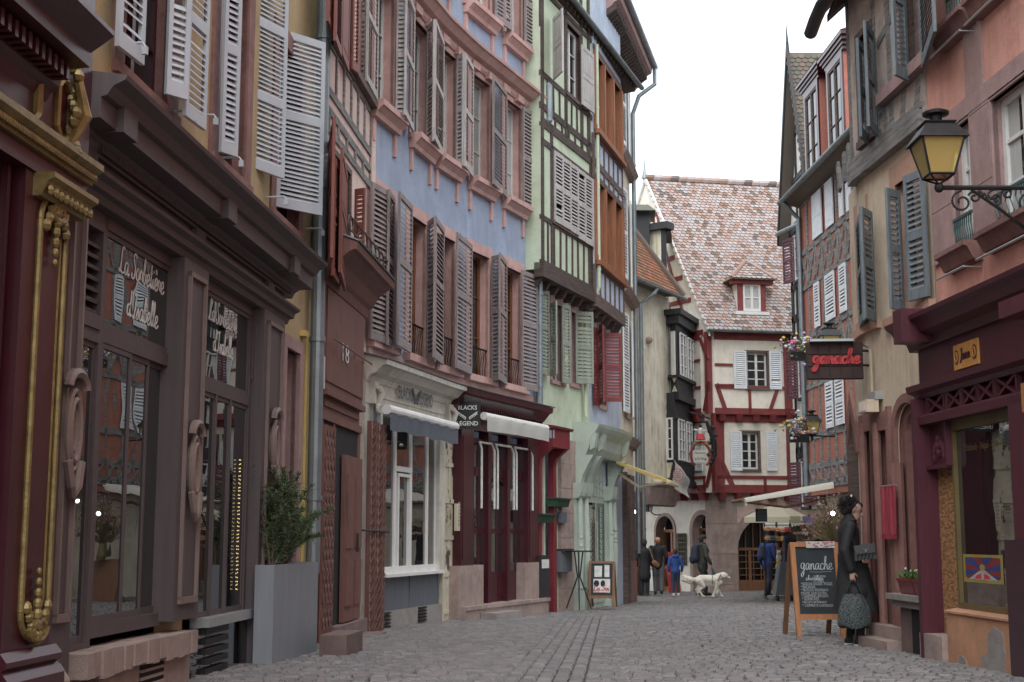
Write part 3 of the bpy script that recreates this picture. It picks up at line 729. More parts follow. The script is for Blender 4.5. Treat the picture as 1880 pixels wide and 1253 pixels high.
    # lettering
    for (xa, xb, ya, yb) in ((215, 318, 500, 590), (383, 448, 625, 680)):
        a, b = F.u(xa, 540, .05), F.u(xb, 540, .05); z1 = F.z((xa+xb)/2, (528 if xa < 300 else 607), .03); z2 = F.z((xa+xb)/2+5, (600 if xa < 300 else 660), .03)
        lt = MB(); h1 = .2
        P = on(F, .0535)
        script(lt, P, 'La Sorbetière', a, z1, h1, .018, .003, fit=(b-a)*.8); script(lt, P, "d'Isabelle", a+(b-a)*.15, z2, h1, .018, .003, fit=(b-a)*.56)
        lt.build('lettering', M['offw'], s)
    # string lights inside the glass edge
    st = MB(); u = F.u(430, 950, .04)
    for i in range(34):
        for du in (0, .045): z = F.z(430, 845, .04)-i*.037; q = F.P(u+du+RN.uniform(-.006, .006), .075, z+RN.uniform(-.006, .006)); st.ell(q, (.0045, .0045, .006), 6, 0, 4)
    st.build('string_lights', M['led'], s)
    # stone sill and plinth
    sl_ = MB(); z0 = zs-.13
    n = 16; 
    for i in range(n):
        a, b = F.u(172, 1150, .3)+(B-F.u(172, 1150, .3)+.25)*i/n, F.u(172, 1150, .3)+(B-F.u(172, 1150, .3)+.25)*(i+1)/n
        j = RN.uniform(-.02, .02); sl_.box(F, a, b, z0-.17+RN.uniform(-.03, .01), z0-.01+RN.uniform(-.004, .004), 0, .26+j)
    sl_.build('sill', M['stone'], s)
    pl = MB(); pl.box(F, um-.05, B+.3, -.5, z0-.17, 0, .2); pl.box(F, A-.3, um-.05, -.5, zs-.5, 0, .16)
    u = F.u(150, 1240, .3)
    pl.build('plinth', M['stone'], s)
    bo = MB(); bo.ell(F.P(F.u(100, 1235, .25), .2, G(9)+.12), (.16, .2, .26), 10); bo.build('bollard_stone', M['stone'], s)
    gr = MB(); a, b = F.u(256, 1230, .2), F.u(300, 1230, .2); z = F.z(280, 1232, .2)
    gr.box(F, a, b, z-.12, z+.1, .2, .204, 1)
    for i in range(4): gr.box(F, a, b, z-.1+i*.055, z-.08+i*.055, .2, .22, 0)
    gr.build('vent_grille', [M['stone'], M['dark']], s)
    # glossy dark panel under bay 2, with slatted cellar opening
    bp = MB(); bp.box(F, B+.32, B2, -.5, zbt-.08, 0, .1); bp.build('stall_riser', M['glassm'], s)
    bs = MB(); bs.box(F, F.u(374, 1150, .14)+.05, B2, zbt-.08, zbt, .0, .17); bs.build('metal_sill', M['steelb'], s)
    sv = MB()
    a, b = F.u(370, 1200, .11)+.0, F.u(413, 1200, .11)
    for i in range(7): sv.box(F, a+.02, b, -.32+i*.085, -.27+i*.085, .1, .14)
    sv.build('cellar_grille', M['iron'], s)
    # ------------------------------------------------------------ maroon and gilt shop front
    t2 = thing('ornate_shop', 'glossy maroon shop front with gilt mouldings at the left edge', 'shop', (F.P(F.u(60, 900))[0], F.P(F.u(60, 900))[1], G(8.5)))
    W = .32
    a, b = F.u(22, 800, W), F.u(108, 800, W); zt = F.z(90, 330, W); zb = F.z(60, 1195, W)
    far = 5.6
    bd = MB(); bd.box(F, a, b, -.4, zt+.02, 0, W); bd.box(F, a-far, a, -.4, zt+2, 0, .05); bd.build('pilaster', M['maroon'], t2)
    rv = MB()
    for i in range(5): u = a-.08-i*.05; rv.box(F, u-.02, u+.02, -.4, zt+.05, .05, W-.06-.04*i)
    rv.box(F, a-1.35, a-.4, .3, zt, .06, .08); rv.build('door_reveal', M['maroon'], t2)
    ba = MB(); 
    ba.mould(F, a-.05, b+.06, [(0, zb+.02), (W+.02, zb+.02), (W+.06, zb-.03), (W+.06, zb-.06), (W+.03, zb-.08), (W+.08, zb-.14), (W+.08, -.5), (0, -.5)]); ba.build('base_moulding', M['maroon'], t2)
    zc = F.z(140, 365, W+.05)
    go = MB(); zg0 = zb+.08; zg1 = F.z(95, 372, W+.03); i0, i1 = a+.2, b-.07
    wd = .02
    for q in (i0, i1): go.tube([F.P(q, W+.01, zg0+.15), F.P(q, W+.01, zg1-.12)], wd, 8); go.tube([F.P(q+(.05 if q == i0 else -.05), W+.0, zg0+.15), F.P(q+(.05 if q == i0 else -.05), W, zg1-.12)], wd*.5, 6)
    mid = (i0+i1)/2; hw = (i1-i0)/2
    go.tube([F.P(mid-hw*math.cos(x*PI/12), W+.01, zg1-.12+.16*math.sin(x*PI/12)) for x in range(13)], wd, 8)
    go.tube([F.P(mid-hw*math.cos(x*PI/12), W+.01, zg0+.15-.16*math.sin(x*PI/12)) for x in range(13)], wd, 8)
    for zz, sg in ((zg0, 1), (zg1+.02, -1)):
        for k in range(7): r_ = .055-.005*k; go.ell(F.P(mid, W+.03, zz+sg*(.0+.062*k)), (r_*.7, r_*.9, r_), 8, 0, 5)
        for sg2 in (-1, 1):
            sp = [F.P(mid+sg2*(.03+.1*x/16)*math.cos(x*.42), W+.04, zz+sg*.05+(.02+.07*x/16)*math.sin(x*.42)) for x in range(16)]
            go.tube(sp, .018, 6)
            for k in range(4): go.ell(F.P(mid+sg2*(.05+.03*k), W+.03, zz+sg*(.02+.05*k)), (.03, .035, .04), 7, 0, 4)
    go.build('gilt_frame', M['gold'], t2)
    ca = MB(); z = F.z(100, 350, W+.06)
    ca.mould(F, a+.1, b+.13, [(W-.02, z-.07), (W+.05, z-.07), (W+.09, z+.02), (W+.13, z+.04), (W+.13, z+.07), (W-.02, z+.07)])
    for k in range(9): ca.ell(F.P(a+.14+(b-a)*k/8.5, W+.09, z-.03), (.02, .03, .035), 7, 0, 4)
    ca.build('gilt_capital', M['gold'], t2)
    zd = F.z(100, 275, W+.06); e1 = b+.22
    en = MB(); en.box(F, a-far, e1-.02, z+.07, zd+2.0, 0, W+.02); en.build('entablature', M['maroon'], t2)
    gd = MB(); gd.mould(F, a-far, e1, [(W, zd-.06), (W+.05, zd-.06), (W+.07, zd+.0), (W+.12, zd+.03), (W+.12, zd+.07), (W, zd+.09)])
    for k in range(130): u = e1-.03-k*.031; gd.ell(F.P(u, W+.08, zd-.02), (.010, .022, .026), 6, 0, 4)
    gd.build('gilt_moulding', M['gold'], t2)
    # gilt framed panels of the frieze
    zp0 = F.z(70, 228, W+.04); ur = F.u(72, 180, W+.04); zp1 = zp0+F.z(72, 120, W+.04)-F.z(72, 228, W+.04)
    def gframe(a_, b_, c_, d_, r_=.03):
        g = MB(); cr_ = .06
        pts = [(a_+cr_, c_), (b_-cr_, c_), (b_, c_+cr_), (b_, d_-cr_), (b_-cr_, d_), (a_+cr_, d_), (a_, d_-cr_), (a_, c_+cr_), (a_+cr_, c_)]
        g.tube([F.P(x, W+.03, y) for x, y in pts], r_, 6); g.build('gilt_panel_frame', M['gold'], t2)
    zp1 = F.z(30, 85, W+.03); gframe(ur-1.9, ur, zp0, zp1, .035)
    gframe(F.u(97, 200, W), F.u(120, 200, W), F.z(108, 258, W), F.z(108, 148, W), .022)
    ga = MB(); uu = F.u(132, 220, W+.05)
    for k in range(12):
        zz = F.z(135, 285, W+.05)+k*.048; ga.ell(F.P(uu+.03*math.sin(k), W+.06+.03*math.cos(k*1.3), zz), (.035, .05, .045), 7, 0, 4)
    ga.tube([F.P(uu, W+.05, F.z(135, 285, W)+.02), F.P(uu+.03, W+.12, F.z(135, 285, W)+.2), F.P(uu-.02, W+.07, F.z(135, 285, W)+.5), F.P(uu-.03, W+.05, F.z(135, 285, W)+.62)], [.03, .045, .025, .01], 7)
    ga.build('gilt_console', M['gold'], t2)
    zk = F.z(215, 66, W+.42); e2 = F.u(210, 66, W+.42)
    ck = MB(); ck.mould(F, a-far, e2, [(0, zk-.42), (W+.02, zk-.42), (W+.05, zk-.36), (W+.10, zk-.33), (W+.12, zk-.22), (W+.28, zk-.21), (W+.28, zk-.12), (W+.34, zk-.08), (W+.42, zk-.02), (W+.42, zk+.01), (0, zk+.1)])
    for k in range(60): u = e2-.12-k*.085; ck.box(F, u-.02, u+.02, zk-.32, zk-.23, W+.1, W+.2)
    ck.build('cornice', M['maroon'], t2)
    # window of the maroon shop
    return t
near_left()
# planter with rosemary
def planter():
    a = gnd(500, 1218); y = 13.2; 
    F = Fa([(a[0], y), (at(583, 1100, 15.0)[0], 15.0)], 1)
    zt = CZ+(F.z(540, 1035)-CZ); L_ = F.L; mb = MB(); g0, g1 = G(13)-.02, G(15)
    c = F.P(L_/2, -.2); t = thing('planter', 'tall light grey rectangular planter beside the mauve shop front', 'planter', (c[0], c[1], G(14)))
    mb.box(F, 0, L_, g0-.15, zt, -.19, -.16); mb.box(F, 0, L_, g0-.15, zt, -.03, 0); mb.box(F, 0, .03, g0-.15, zt, -.16, -.03); mb.box(F, L_-.03, L_, g0-.15, zt, -.16, -.03)
    mb.build('box', M['planter'], t)
    so_ = MB(); so_.box(F, .03, L_-.03, zt-.12, zt-.06, -.16, -.03); so_.build('soil', M['joint'], t)
    b = thing('rosemary_bush', 'feathery dark green rosemary bush growing in the tall grey planter', 'bush', F.P(L_*.4, -.1, zt-.06))
    st = MB(); lf = MB(); rn = random.Random(4)
    for i in range(75):
        u0 = rn.uniform(.08, L_-.5); w0 = rn.uniform(-.14, -.06)
        if i < 50: tip = (rn.gauss(.55, .32), rn.gauss(-.12, .13), zt+rn.uniform(.45, 1.0)*(1 if rn.random() < .8 else .7))
        else: tip = (rn.uniform(.7, 2.1), rn.gauss(-.05, .18), zt+rn.uniform(.2, .62))
        p0 = Vector(F.P(u0*.6+.1, w0, zt-.06)); p3 = Vector(F.P(tip[0], tip[1], tip[2])); mid_ = p0.lerp(p3, .5)+Vector((rn.gauss(0, .06), rn.gauss(0, .06), .08))
        pts = [p0, p0.lerp(mid_, .5)+Vector((0, 0, .03)), mid_, mid_.lerp(p3, .5)+Vector((0, 0, .03)), p3]
        st.tube(pts, [.012, .009, .007, .005, .003], 5)
        for s in range(4):
            for q in range(75):
                tt = rn.random(); p = pts[s].lerp(pts[s+1], tt)
                if p.z < zt+.02: continue
                d = Vector((rn.gauss(0, 1), rn.gauss(0, 1), rn.gauss(.6, .6))).normalized()*rn.uniform(.03, .075)
                sd = d.cross(Vector((rn.gauss(0, 1), rn.gauss(0, 1), rn.gauss(0, 1)))).normalized()*.0048
                lf.face([p-sd, p+sd, p+d+sd*.5, p+d-sd*.5])
    st.build('stem', M['tbrown'], b); lf.build('foliage', leafm('rosemary', (.05, .085, .03), (.10, .14, .06)), b)
planter()
# ---------------------------------------------------------------- rust-red house (D)
def timber_wall(t, F, parts, mt, w0, w1, name='timber_frame'):
    mb = MB()
    for p in parts: mb.beam(F, p[0], p[1], p[2] if len(p) > 2 else .14, w0, w1)
    return mb.build(name, mt, t)
def lattice(mb, F, a, b, z0, z1, w, nu, thick=.008, dep=.03):
    """accordion steel gate: upright bars and a diamond trellis"""
    for i in range(nu+1):
        u = a+(b-a)*i/nu; mb.box(F, u-thick, u+thick, z0, z1, w, w+dep)
    st = (b-a)/nu; n = int((z1-z0)/(st*1.5)); dz = (z1-z0)/n
    for j in range(n):
        z = z0+dz*j
        for i in range(0, nu, 1):
            u = a+st*i; s = 1 if (i+j) % 2 else -1
            mb.beam(F, (u, z if s > 0 else z+dz), (u+st, z+dz if s > 0 else z), thick*1.6, w+dep, w+dep+.006)
def houseD():
    F = LD; L_ = F.L
    zc = F.z(640, 535, .45)
    h1 = (F.u(606, 400)-.0, F.u(640, 400), F.z(625, 520), F.z(625, 300))
    h2 = (F.u(608, 60), F.u(645, 60), F.z(628, 108), F.z(628, 108)+1.9)
    dr = (F.u(625, 900), F.u(655, 900), G(18)-.1, F.z(640, 765))
    t = house('half_timbered_house', 'narrow pale pink half timbered house with red brown shutters above the rust red shop', F, 0, L_-.02, 12, [h1, h2, dr], M['pinkish'], back=5)
    for h in (h1, h2):
        o = opening(t, F, h, M['tbrown'], sur=.08, depth=.15); sash(o, F, h, -.1, M['rustsh'], rows=4)
    TB = []
    for z in (F.z(625, 200), F.z(625, 235), F.z(625, 268), F.z(628, 118)): TB.append(((0, z), (L_, z), .11))
    zA, zB_ = F.z(625, 200), F.z(628, 118)
    for i in range(8): TB.append(((L_*i/7, zB_), (L_*i/7, zA), .07))
    for i in range(7): TB.append(((L_*i/6, F.z(625, 235)), (L_*i/6, F.z(625, 268)), .09))
    timber_wall(t, F, TB, M['tgrey'], -.02, .025)
    hb = MB()
    for z in (F.z(628, 118)+.03,): hb.box(F, 0, L_, z, z+.1, .03, .12)
    hb.build('sill_beam', M['tbrown'], t)
    rs = M['rustsh']
    for xl, xr, yt, yb, w0, w1, sd in ((600, 611, 245, 500, .1, .5, 0), (612, 622, 298, 515, .35, .3, 0), (625, 635, 295, 520, .4, .2, 1), (651, 669, 345, 512, .1, .25, 0),
                                   (603, 616, -200, 60, .3, .25, 1), (617, 628, -200, 95, .35, .3, 0), (629, 642, -200, 120, .3, .25, 1), (648, 660, -200, 135, .15, .2, 0)):
        fleaf(t, F, xl, xr, yt, yb, rs, w0, w1, solid=bool(sd), mid=(.55,), stile=.06)
    # shop front
    c = F.P(L_/2, .3); s = thing('gated_shop', 'rust red shop front with lattice steel gates and a deep flared cornice', 'shop', (c[0], c[1], G(18)))
    W = .1; a, b = F.u(596, 700, W)-.05, F.u(666, 700, W); g = G(18.5)-.1
    zt = F.z(640, 545, W); zf = F.z(635, 735, W); zd = F.z(640, 790, W)
    bd = MB(); bd.box(F, a, b, zf, zt+.1, 0, W)
    bd.box(F, a+.06, b-.06, zf+.12, zt-.12, W, W+.02); bd.box(F, a, b, zd+.1, zf, 0, W-.04)
    bd.box(F, a+.15, b-.12, zd+.2, zf-.12, W-.04, W-.015); bd.build('frieze', M['rust'], s)
    co = MB()
    co.mould(F, a-.1, b+.18, [(0, zt-.1), (W+.02, zt-.1), (W+.05, zt+.02), (W+.1, zt+.06), (W+.18, zt+.2), (W+.34, zt+.32), (W+.4, zt+.33), (W+.42, zt+.42), (0, zt+.62)])
    co.build('cornice', M['rust'], s)
    ld = MB(); ld.mould(F, a-.12, b+.2, [(0, zt+.63), (W+.44, zt+.425), (W+.45, zt+.44), (0, zt+.66)]); ld.build('lead_flashing', M['zinc'], s)
    ir = MB()
    for i in range(9):
        u = a+(b-a)*i/8; cc = [F.P(u+.15*math.cos(x*.5), W+.3, zt+.68+.1*math.sin(x*.5)) for x in range(13)]; ir.tube(cc, .01, 4)
    ir.tube([F.P(a, W+.32, zt+.75), F.P(b+.1, W+.32, zt+.72)], .012, 5); ir.tube([F.P(a, W+.32, zt+.58), F.P(b+.1, W+.32, zt+.56)], .012, 5)
    ir.build('iron_scrollwork', M['tbrown'], s)
    pm = MB()
    for x0, x1 in ((0, .13), (.72, .82), (b-a-.14, b-a)):
        pm.box(F, a+x0, a+x1, g, zd+.1, 0, W-.02)
    pm.box(F, a, b, zd+.02, zd+.12, 0, W); pm.box(F, a, b, zf-.06, zf+.02, 0, W+.05); pm.build('frame', M['rust'], s)
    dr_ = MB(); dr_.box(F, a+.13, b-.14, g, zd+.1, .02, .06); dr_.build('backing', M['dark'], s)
    do = MB(); u0, u1 = a+1.25, b-.14; do.box(F, u0, u1, g+.3, zd-.35, .08, .14)
    for k in range(2):
        m_ = u0+(u1-u0)*k/2; do.box(F, m_+.08, m_+(u1-u0)/2-.08, g+.5, g+1.1, .14, .165); do.box(F, m_+.08, m_+(u1-u0)/2-.08, g+1.25, zd-.6, .14, .165)
    do = do.build('door', M['rust'], s); hn = MB(); hn.tube([F.P((u0+u1)/2, .2, g+1.2), F.P((u0+u1)/2, .2, g+1.45)], .015, 6); hn.build('handle', M['iron'], do)
    lt = MB(); lattice(lt, F, a+.0, a+.62, g+.02, zd-.05, W, 7, .012); lt.build('folding_gate', M['rust'], s)
    lb = MB()
    for i in range(1, 7):
        z = g+.1
        while z < zd-.15: lb.ell(F.P(a+.62*i/7+.045, W+.02, z), (.008, .008, .03), 5, 0, 3); z += .1
    lb.build('gate_rivets', M['steelb'], s)
    nm = MB(); P = on(F, W+.021); block(nm, P, '18', F.u(625, 640, W), F.z(634, 668, W), .24, .01, fit=.42); nm.build('house_number', M['offw'], s)
    ru = MB(); z = F.z(635, 648, W)
    ru.tube([F.P(a, W+.12, z), F.P(b+.05, W+.12, z)], .012, 5)
    for k in (.25, .5, .75): u = a+(b-a)*k; ru.tube([F.P(u+.06*math.cos(x*.6)*(1-x/14), W+.12, z-.07+.06*math.sin(x*.6)*(1-x/14)) for x in range(12)], .007, 4)
    ru.build('iron_rod', M['rust'], s)
    stp = MB(); stp.box(F, a+.62, b+.1, g-.2, g+.28, .0, W+.1); stp.box(F, a+.62, b+.05, g-.2, g+.1, W+.1, W+.38); stp.build('step', M['stepst'], s)
    bx = MB(); bx.box(F, a-.12, a-.02, zf+.0, zf+.4, W-.1, W+.02); bx.build('white_box', M['oldwhite'], s)
    # second folding gate between the rust and white shop
    g2 = thing('folding_gate', 'folded rust red lattice gate between the rust red and white shop fronts', 'gate', LE.P(.2, .2, G(19.8)))
    m2 = MB(); ua, ub = LE.u(676, 950, .25), LE.u(703, 950, .25); z1 = LE.z(690, 775, .25)
    for i in range(5):
        u = ua+(ub-ua)*i/4
        m2.box(LE, u-.018, u+.018, G(20)-.05, z1+RN.uniform(-.03, .03), .22+.03*(i % 2), .28+.03*(i % 2))
    n = 22
    for j in range(n):
        z = G(20)+(z1-G(20))*j/n
        for i in range(4): u = ua+(ub-ua)*i/4; m2.beam(LE, (u, z), (u+(ub-ua)/4, z+.12), .02, .29, .3); 
    m2.build('bars', M['rust'], g2)
    m3 = MB(); m3.tube([LE.P(ua-.35, .3, G(20)+1.42), LE.P(ub+.05, .33, G(20)+1.4)], .014, 5); m3.build('chain', M['iron'], g2)
    # loose stone step on the pavement
    a0 = gnd(585, 1203); 
    Fs = Fa([(a0[0]+.29, a0[1]), (a0[0]+.37, a0[1]+.8)], 1)
    q = MB(); gz = G(a0[1]); q.box(Fs, 0, Fs.L, gz-.05, gz+.2, -.29, .0)
    o = q.build('stone_step', M['bench'], None, (a0[0]+.2, a0[1]+.6, gz)); tag(o, 'loose red sandstone step block in front of the rust red shop', 'step')
houseD()
# ---------------------------------------------------------------- blue house (E)
def houseE():
    F = LE; L_ = F.L
    R1 = []; # first floor openings: sill/top given at the centre
    row1 = [(684, 717, 345, 612), (757, 780, 402, 655), (813, 833, 437, 675), (866, 896, 470, 702), (930, 955, 500, 705)]
    row2 = [(690, 723, -40, 195), (757, 787, 12, 250), (813, 836, 80, 300), (868, 898, 155, 348), (930, 956, 203, 386)]
    row3 = [(868, 900, -160, 22), (932, 962, -100, 80)]
    z1b = F.z(881, 702); z1t = F.z(881, 470); z2b = F.z(843+38, 346); z2t = F.z(881, 160); z3b = F.z(945, 80)
    H = []
    for k, rw in enumerate((row1, row2)):
        for xl, xr, yt, yb in rw:
            ym = (yt+yb)/2; d = .0
            a, b = F.u(xl, ym), F.u(xr, ym)
            if k == 0 and xl == 684: pass
            else: a = b-.86 if b-a < .86 else a
            xm = (xl+xr)/2
            H.append((a, b, F.z(xm, yb), F.z(xm, yt)))
    # level the rows from the best measured windows
    zb1 = sum(h[2] for h in H[1:5])/4; zt1 = sum(h[3] for h in H[1:5])/4; zb2 = sum(h[2] for h in H[5:])/5; zt2 = sum(h[3] for h in H[7:])/3
    print('E rows', zb1, zt1, zb2, zt2, [round(h[2], 2) for h in H], [round(h[3], 2) for h in H], 'widths', [round(h[1]-h[0], 2) for h in H])
    H = [(h[0], h[1], zb1, zt1) for h in H[:5]]+[(h[0], h[1], zb2, zt2) for h in H[5:]]
    H3 = [(F.u(868, 0)-.3, F.u(900, 0), z3b, z3b+1.9), (F.u(930, 60)-.1, F.u(957, 60), z3b, z3b+1.9), (F.u(800, 0)-.5, F.u(820, 0), z3b, z3b+1.9)]
    zsh = F.z(760, 720, .5)
    shopH = [(F.u(703, 900, .1), F.u(805, 900, .1), G(21)-.1, zsh-.5), (F.u(850, 900, .1), F.u(982, 900, .1), G(25)-.1, F.z(920, 740, .3)-.2)]
    t = house('blue_house', 'curved sky blue plastered house with pink window surrounds and weathered brown shutters', F, .02, L_, 13.5, H+H3+shopH, M['blue'], back=5)
    ps = M['pinkstone']
    for i, h in enumerate(H+H3):
        o = opening(t, F, h, ps, sur=.17, depth=.26, lint=.2, proud=.03)
        r = h
        fm = M['white'] if i >= 5 else M['tochre']
        sash(o, F, r, -.2, fm, rows=3, curtain=(i in (8, 9)))
        if i >= 5:
            sb = MB(); hh = .2
            sb.mould(F, h[0]-.13, h[1]+.13, [(0, h[2]-hh-.05), (.10, h[2]-hh-.05), (.12, h[2]-hh+.02), (.2, h[2]-.1), (.23, h[2]-.09), (.23, h[2]), (0, h[2]+.02)])
            o2 = sb.build('sill', ps, o)
            pn = MB()
            for u in (h[0]-.05, h[1]+.05): pn.box(F, u-.045, u+.045, h[2]-hh-.42, h[2]-hh-.02, 0, .05); pn.cut()
            pn.build('sill_pendant', ps, o)
        else:
            sb = MB(); sb.box(F, h[0]-.2, h[1]+.2, h[2]-.12, h[2]-.0, 0, .13); sb.build('sill', ps, o)
            if i > 0: rail(o, F, (h[0], h[1], h[2]+.0, h[2]+.55), -.03, M['iron'], 8)
    # cornice band
    zc = F.z(985, 165, .35)
    zl = F.z(978, 198, .1)
    bd = MB(); bd.box(F, .02, L_, zl, zc-.1, 0, .03, step=.6); bd.build('frieze_band', ps, t)
    cm = MB(); cm.mould(F, .0, L_+.1, [(0, zc-.22), (.08, zc-.22), (.1, zc-.15), (.2, zc-.12), (.3, zc-.02), (.34, zc-.01), (.35, zc+.04), (0, zc+.12)]); cm.build('cornice', ps, t)
    cm = MB(); cm.mould(F, .0, L_+.05, [(0, zl-.05), (.06, zl-.05), (.1, zl), (.1, zl+.03), (0, zl+.06)])
    for k in range(10):
        u = L_-.35-k*.72; cm.box(F, u-.16, u+.16, zl-.1, zl+.04, 0, .13); cm.box(F, u-.03, u+.03, zl+.04, zc-.2, .03, .045)
    cm.build('string_course', ps, t)
    qn = MB()
    for k in range(16): z = zsh+.1+k*.6; qn.box(F, .02, .17, z, z+.595, 0, .035)
    qn.build('quoins', M['pinkish'], t)
    # pink stone belt under first floor windows
    bt = MB(); bt.box(F, .1, L_, zb1-.55, zb1-.12, 0, .02, step=.6); bt.build('stone_belt', ps, t)
    so_, sl_ = M['shold'], M['sholdl']
    h = zt1-zb1
    def L(xl, xr, row, w0, w1, mt, ov=.03, mid=(.5,)):
        ym = (540, 300)[row]; zb, zt = ((zb1, zt1), (zb2, zt2))[row]
        a, b = F.u(xl, ym, w0), F.u(xr, ym, w1)
        leaf(t, F.P(a, w0), F.P(b, w1), zb-ov+RN.uniform(-.03, 0), zt+ov, mt, mid=mid, pitch=.075, stile=.05)
    for a in ((680, 713, .12, .16), (711, 722, .2, .08), (731, 755, .32, .2), (785, 799, .1, .35), (797, 814, .35, .18), (838, 866, .30, .16), (903, 918, .08, .3), (917, 930, .36, .12), (958, 986, .10, .16)):
        L(a[0], a[1], 0, a[2], a[3], so_, mid=(.55,))
    for a in ((657, 668, .1, .2), (670, 690, .3, .12), (725, 743, .1, .25), (742, 758, .3, .12), (783, 795, .08, .3), (797, 813, .32, .12), (838, 850, .08, .25), (853, 868, .28, .14), (905, 930, .3, .12), (960, 985, .1, .14)):
        L(a[0], a[1], 1, a[2], a[3], sl_ if a[0] < 900 else so_)
    for xl, xr in ((912, 934), (966, 992)):
        a, b = F.u(xl, 60, .15), F.u(xr, 60, .15); leaf(t, F.P(a, .12), F.P(b, .2), z3b, z3b+1.9, so_, pitch=.075)
    # drainpipe at the seam with the green house
    ue = L_-.12; e = lambda w, z, du=0: F.P(ue+du, w, z)
    zk = F.z(1000, 140, .5)
    pipe(t, [e(.12, 13), e(.12, zk+.25), e(.36, zk), e(.36, zk-.75), e(.14, zk-1.0), e(.12, zb1-.9)], .07)
    # ------------------------------------------------------------ white shop
    u0, u1 = F.u(668, 760, .12), F.u(835, 800, .1); c = F.P((u0+u1)/2)
    t0_ = t; s = thing('clothes_shop', 'white painted shop front with a grey rolled up awning and tall white window frames', 'shop', (c[0], c[1], G(21.5)))
    ow = M['oldwhite']; zC = F.z(760, 680, .4); zF = F.z(760, 760, .2); gd = G(21.5)-.1
    fz = MB(); fz.box(F, u0, u1, zF, zC-.15, 0, .14, step=.6); fz.build('frieze', ow, s)
    cm = MB(); cm.mould(F, u0, u1+.1, [(0, zC-.3), (.16, zC-.3), (.2, zC-.22), (.3, zC-.18), (.4, zC-.08), (.46, zC-.07), (.47, zC), (0, zC+.12)]); cm.build('cornice', ow, s)
    fl = MB(); fl.mould(F, u0-.05, u1+.14, [(0, zC+.13), (.48, zC+.005), (.49, zC+.02), (0, zC+.15)]); fl.build('lead_flashing', M['zinc'], s)
    pf = MB(); pf.box(F, F.u(700, 740, .14), F.u(815, 740, .14), zF+.12, zC-.38, .14, .155, step=.6); 
    for px_ in (683, 822):
        u = F.u(px_, 720, .14); pf.box(F, u-.09, u+.09, zF-.0, zC-.3, .14, .22)
        pf.tube([F.P(u-.06, .26, zC-.38), F.P(u+.04, .28, zC-.45), F.P(u+.03, .24, zC-.62), F.P(u-.03, .25, zC-.7)], [.04, .05, .04, .02], 6)
        pf.tube([F.P(u+.06*math.cos(x*.6), .25, zF-.08+.06*math.sin(x*.6)) for x in range(11)], .03, 6); pf.cut()
    pf.build('console_bracket', ow, s)
    lt = MB(); P = on(F, .16); ua = F.u(728, 730, .16); ub = F.u(791, 730, .16); zt_ = F.z(760, 740, .16)
    W_ = ub-ua; block(lt, P, 'BLACKS', ua, zt_, .2, .035, fit=W_*.4, bold=.01); block(lt, P, 'LEGEND', ua+W_*.6, zt_, .2, .035, fit=W_*.4, bold=.01)
    for sg in (-1, 1):
        for k in range(5): x_ = ua+W_*.5+sg*(.03+.035*k); lt.ell(F.P(x_, .19, zt_+.02+.045*k), (.02, .012, .035), 6, 0, 4); lt.ell(F.P(x_+sg*.03, .19, zt_+.0+.05*k), (.02, .012, .03), 6, 0, 4)
    lt.build('raised_lettering', M['slate'], s)
    pi = MB(); pi.box(F, u0, F.u(682, 900, .12), gd, zF, 0, .13); pi.cut(); pi.box(F, F.u(802, 900, .1), F.u(812, 900, .1), gd+.9, zF, 0, .15); pi.build('pilaster', ow, s)
    a, b = F.u(701, 950, .1), F.u(803, 950, .1); zw = F.z(740, 1048, .1); zt_ = F.z(760, 790, .1)
    wn = MB(); fw = .07
    mk = [a, F.u(728, 920, .1), F.u(757, 920, .1), F.u(787, 920, .1), b]
    for x_ in mk: wn.box(F, x_-fw*.6, x_+fw*.6, zw, zt_+.2, -.02, .08)
    wn.box(F, a, b, zw-.04, zw+.07, -.015, .1); zs_ = F.z(742, 862, .1); wn.box(F, mk[1], mk[2], zs_-.04, zs_+.04, -.015, .085)
    wn.box(F, mk[1]+.08, mk[1]+.13, zw+.07, zs_-.1, .0, .1); wn.box(F, mk[2]-.13, mk[2]-.08, zw+.07, zs_-.1, .0, .1); wn.box(F, mk[1]+.08, mk[2]-.08, zs_-.12, zs_-.07, 0, .1)
    wn = wn.build('window', M['white'], s); gl = MB(); gl.box(F, a, b, zw, zt_+.3, .04, .052, step=.6); gl.build('pane', M['glassm'], wn)
    ws = MB(); ws.box(F, a-.02, b+.1, zw-.08, zw-.035, 0, .2); ws.build('sill', M['white'], s)
    rs = MB(); rs.box(F, a-.05, b+.15, gd+.35, zw-.08, 0, .07, step=.6)
    for x_ in (mk[0]+.05, mk[2], b+.1): rs.box(F, x_-.03, x_+.03, gd+.3, zw-.09, .07, .085)
    rs.build('stall_riser', M['slate'], s)
    pb = MB(); pb.box(F, a-.1, b+.25, gd-.2, gd+.35, 0, .1, step=.6); pb.build('plinth', M['greystone'], s)
    vg = MB()
    for x_ in (F.u(707, 1140, .12), F.u(775, 1120, .12)):
        for k in range(5): vg.box(F, x_-.15, x_+.2, gd+.12+k*.05, gd+.145+k*.05, .1, .14)
        vg.cut()
    vg.build('vent_grille', M['iron'], s)
    wv = MB(); ra, rb = F.u(706, 760, .35), F.u(833, 785, .35); zr = F.z(770, 768, .35)
    wv.tube([F.P(ra+(rb-ra)*i/6, .38, zr) for i in range(7)], .075, 12); aw = wv.build('awning_roller', M['white'], s)
    vl = MB(); n = 40
    vl.grid(lambda i, j: F.P(ra+.03+(rb-ra-.05)*i, .43+.012*math.sin(i*40)+.05*(1-j)*0, zr-.03-.27*j-.012*math.sin(i*23)*j), n, 3); vl.build('valance', M['canvasg'], s)
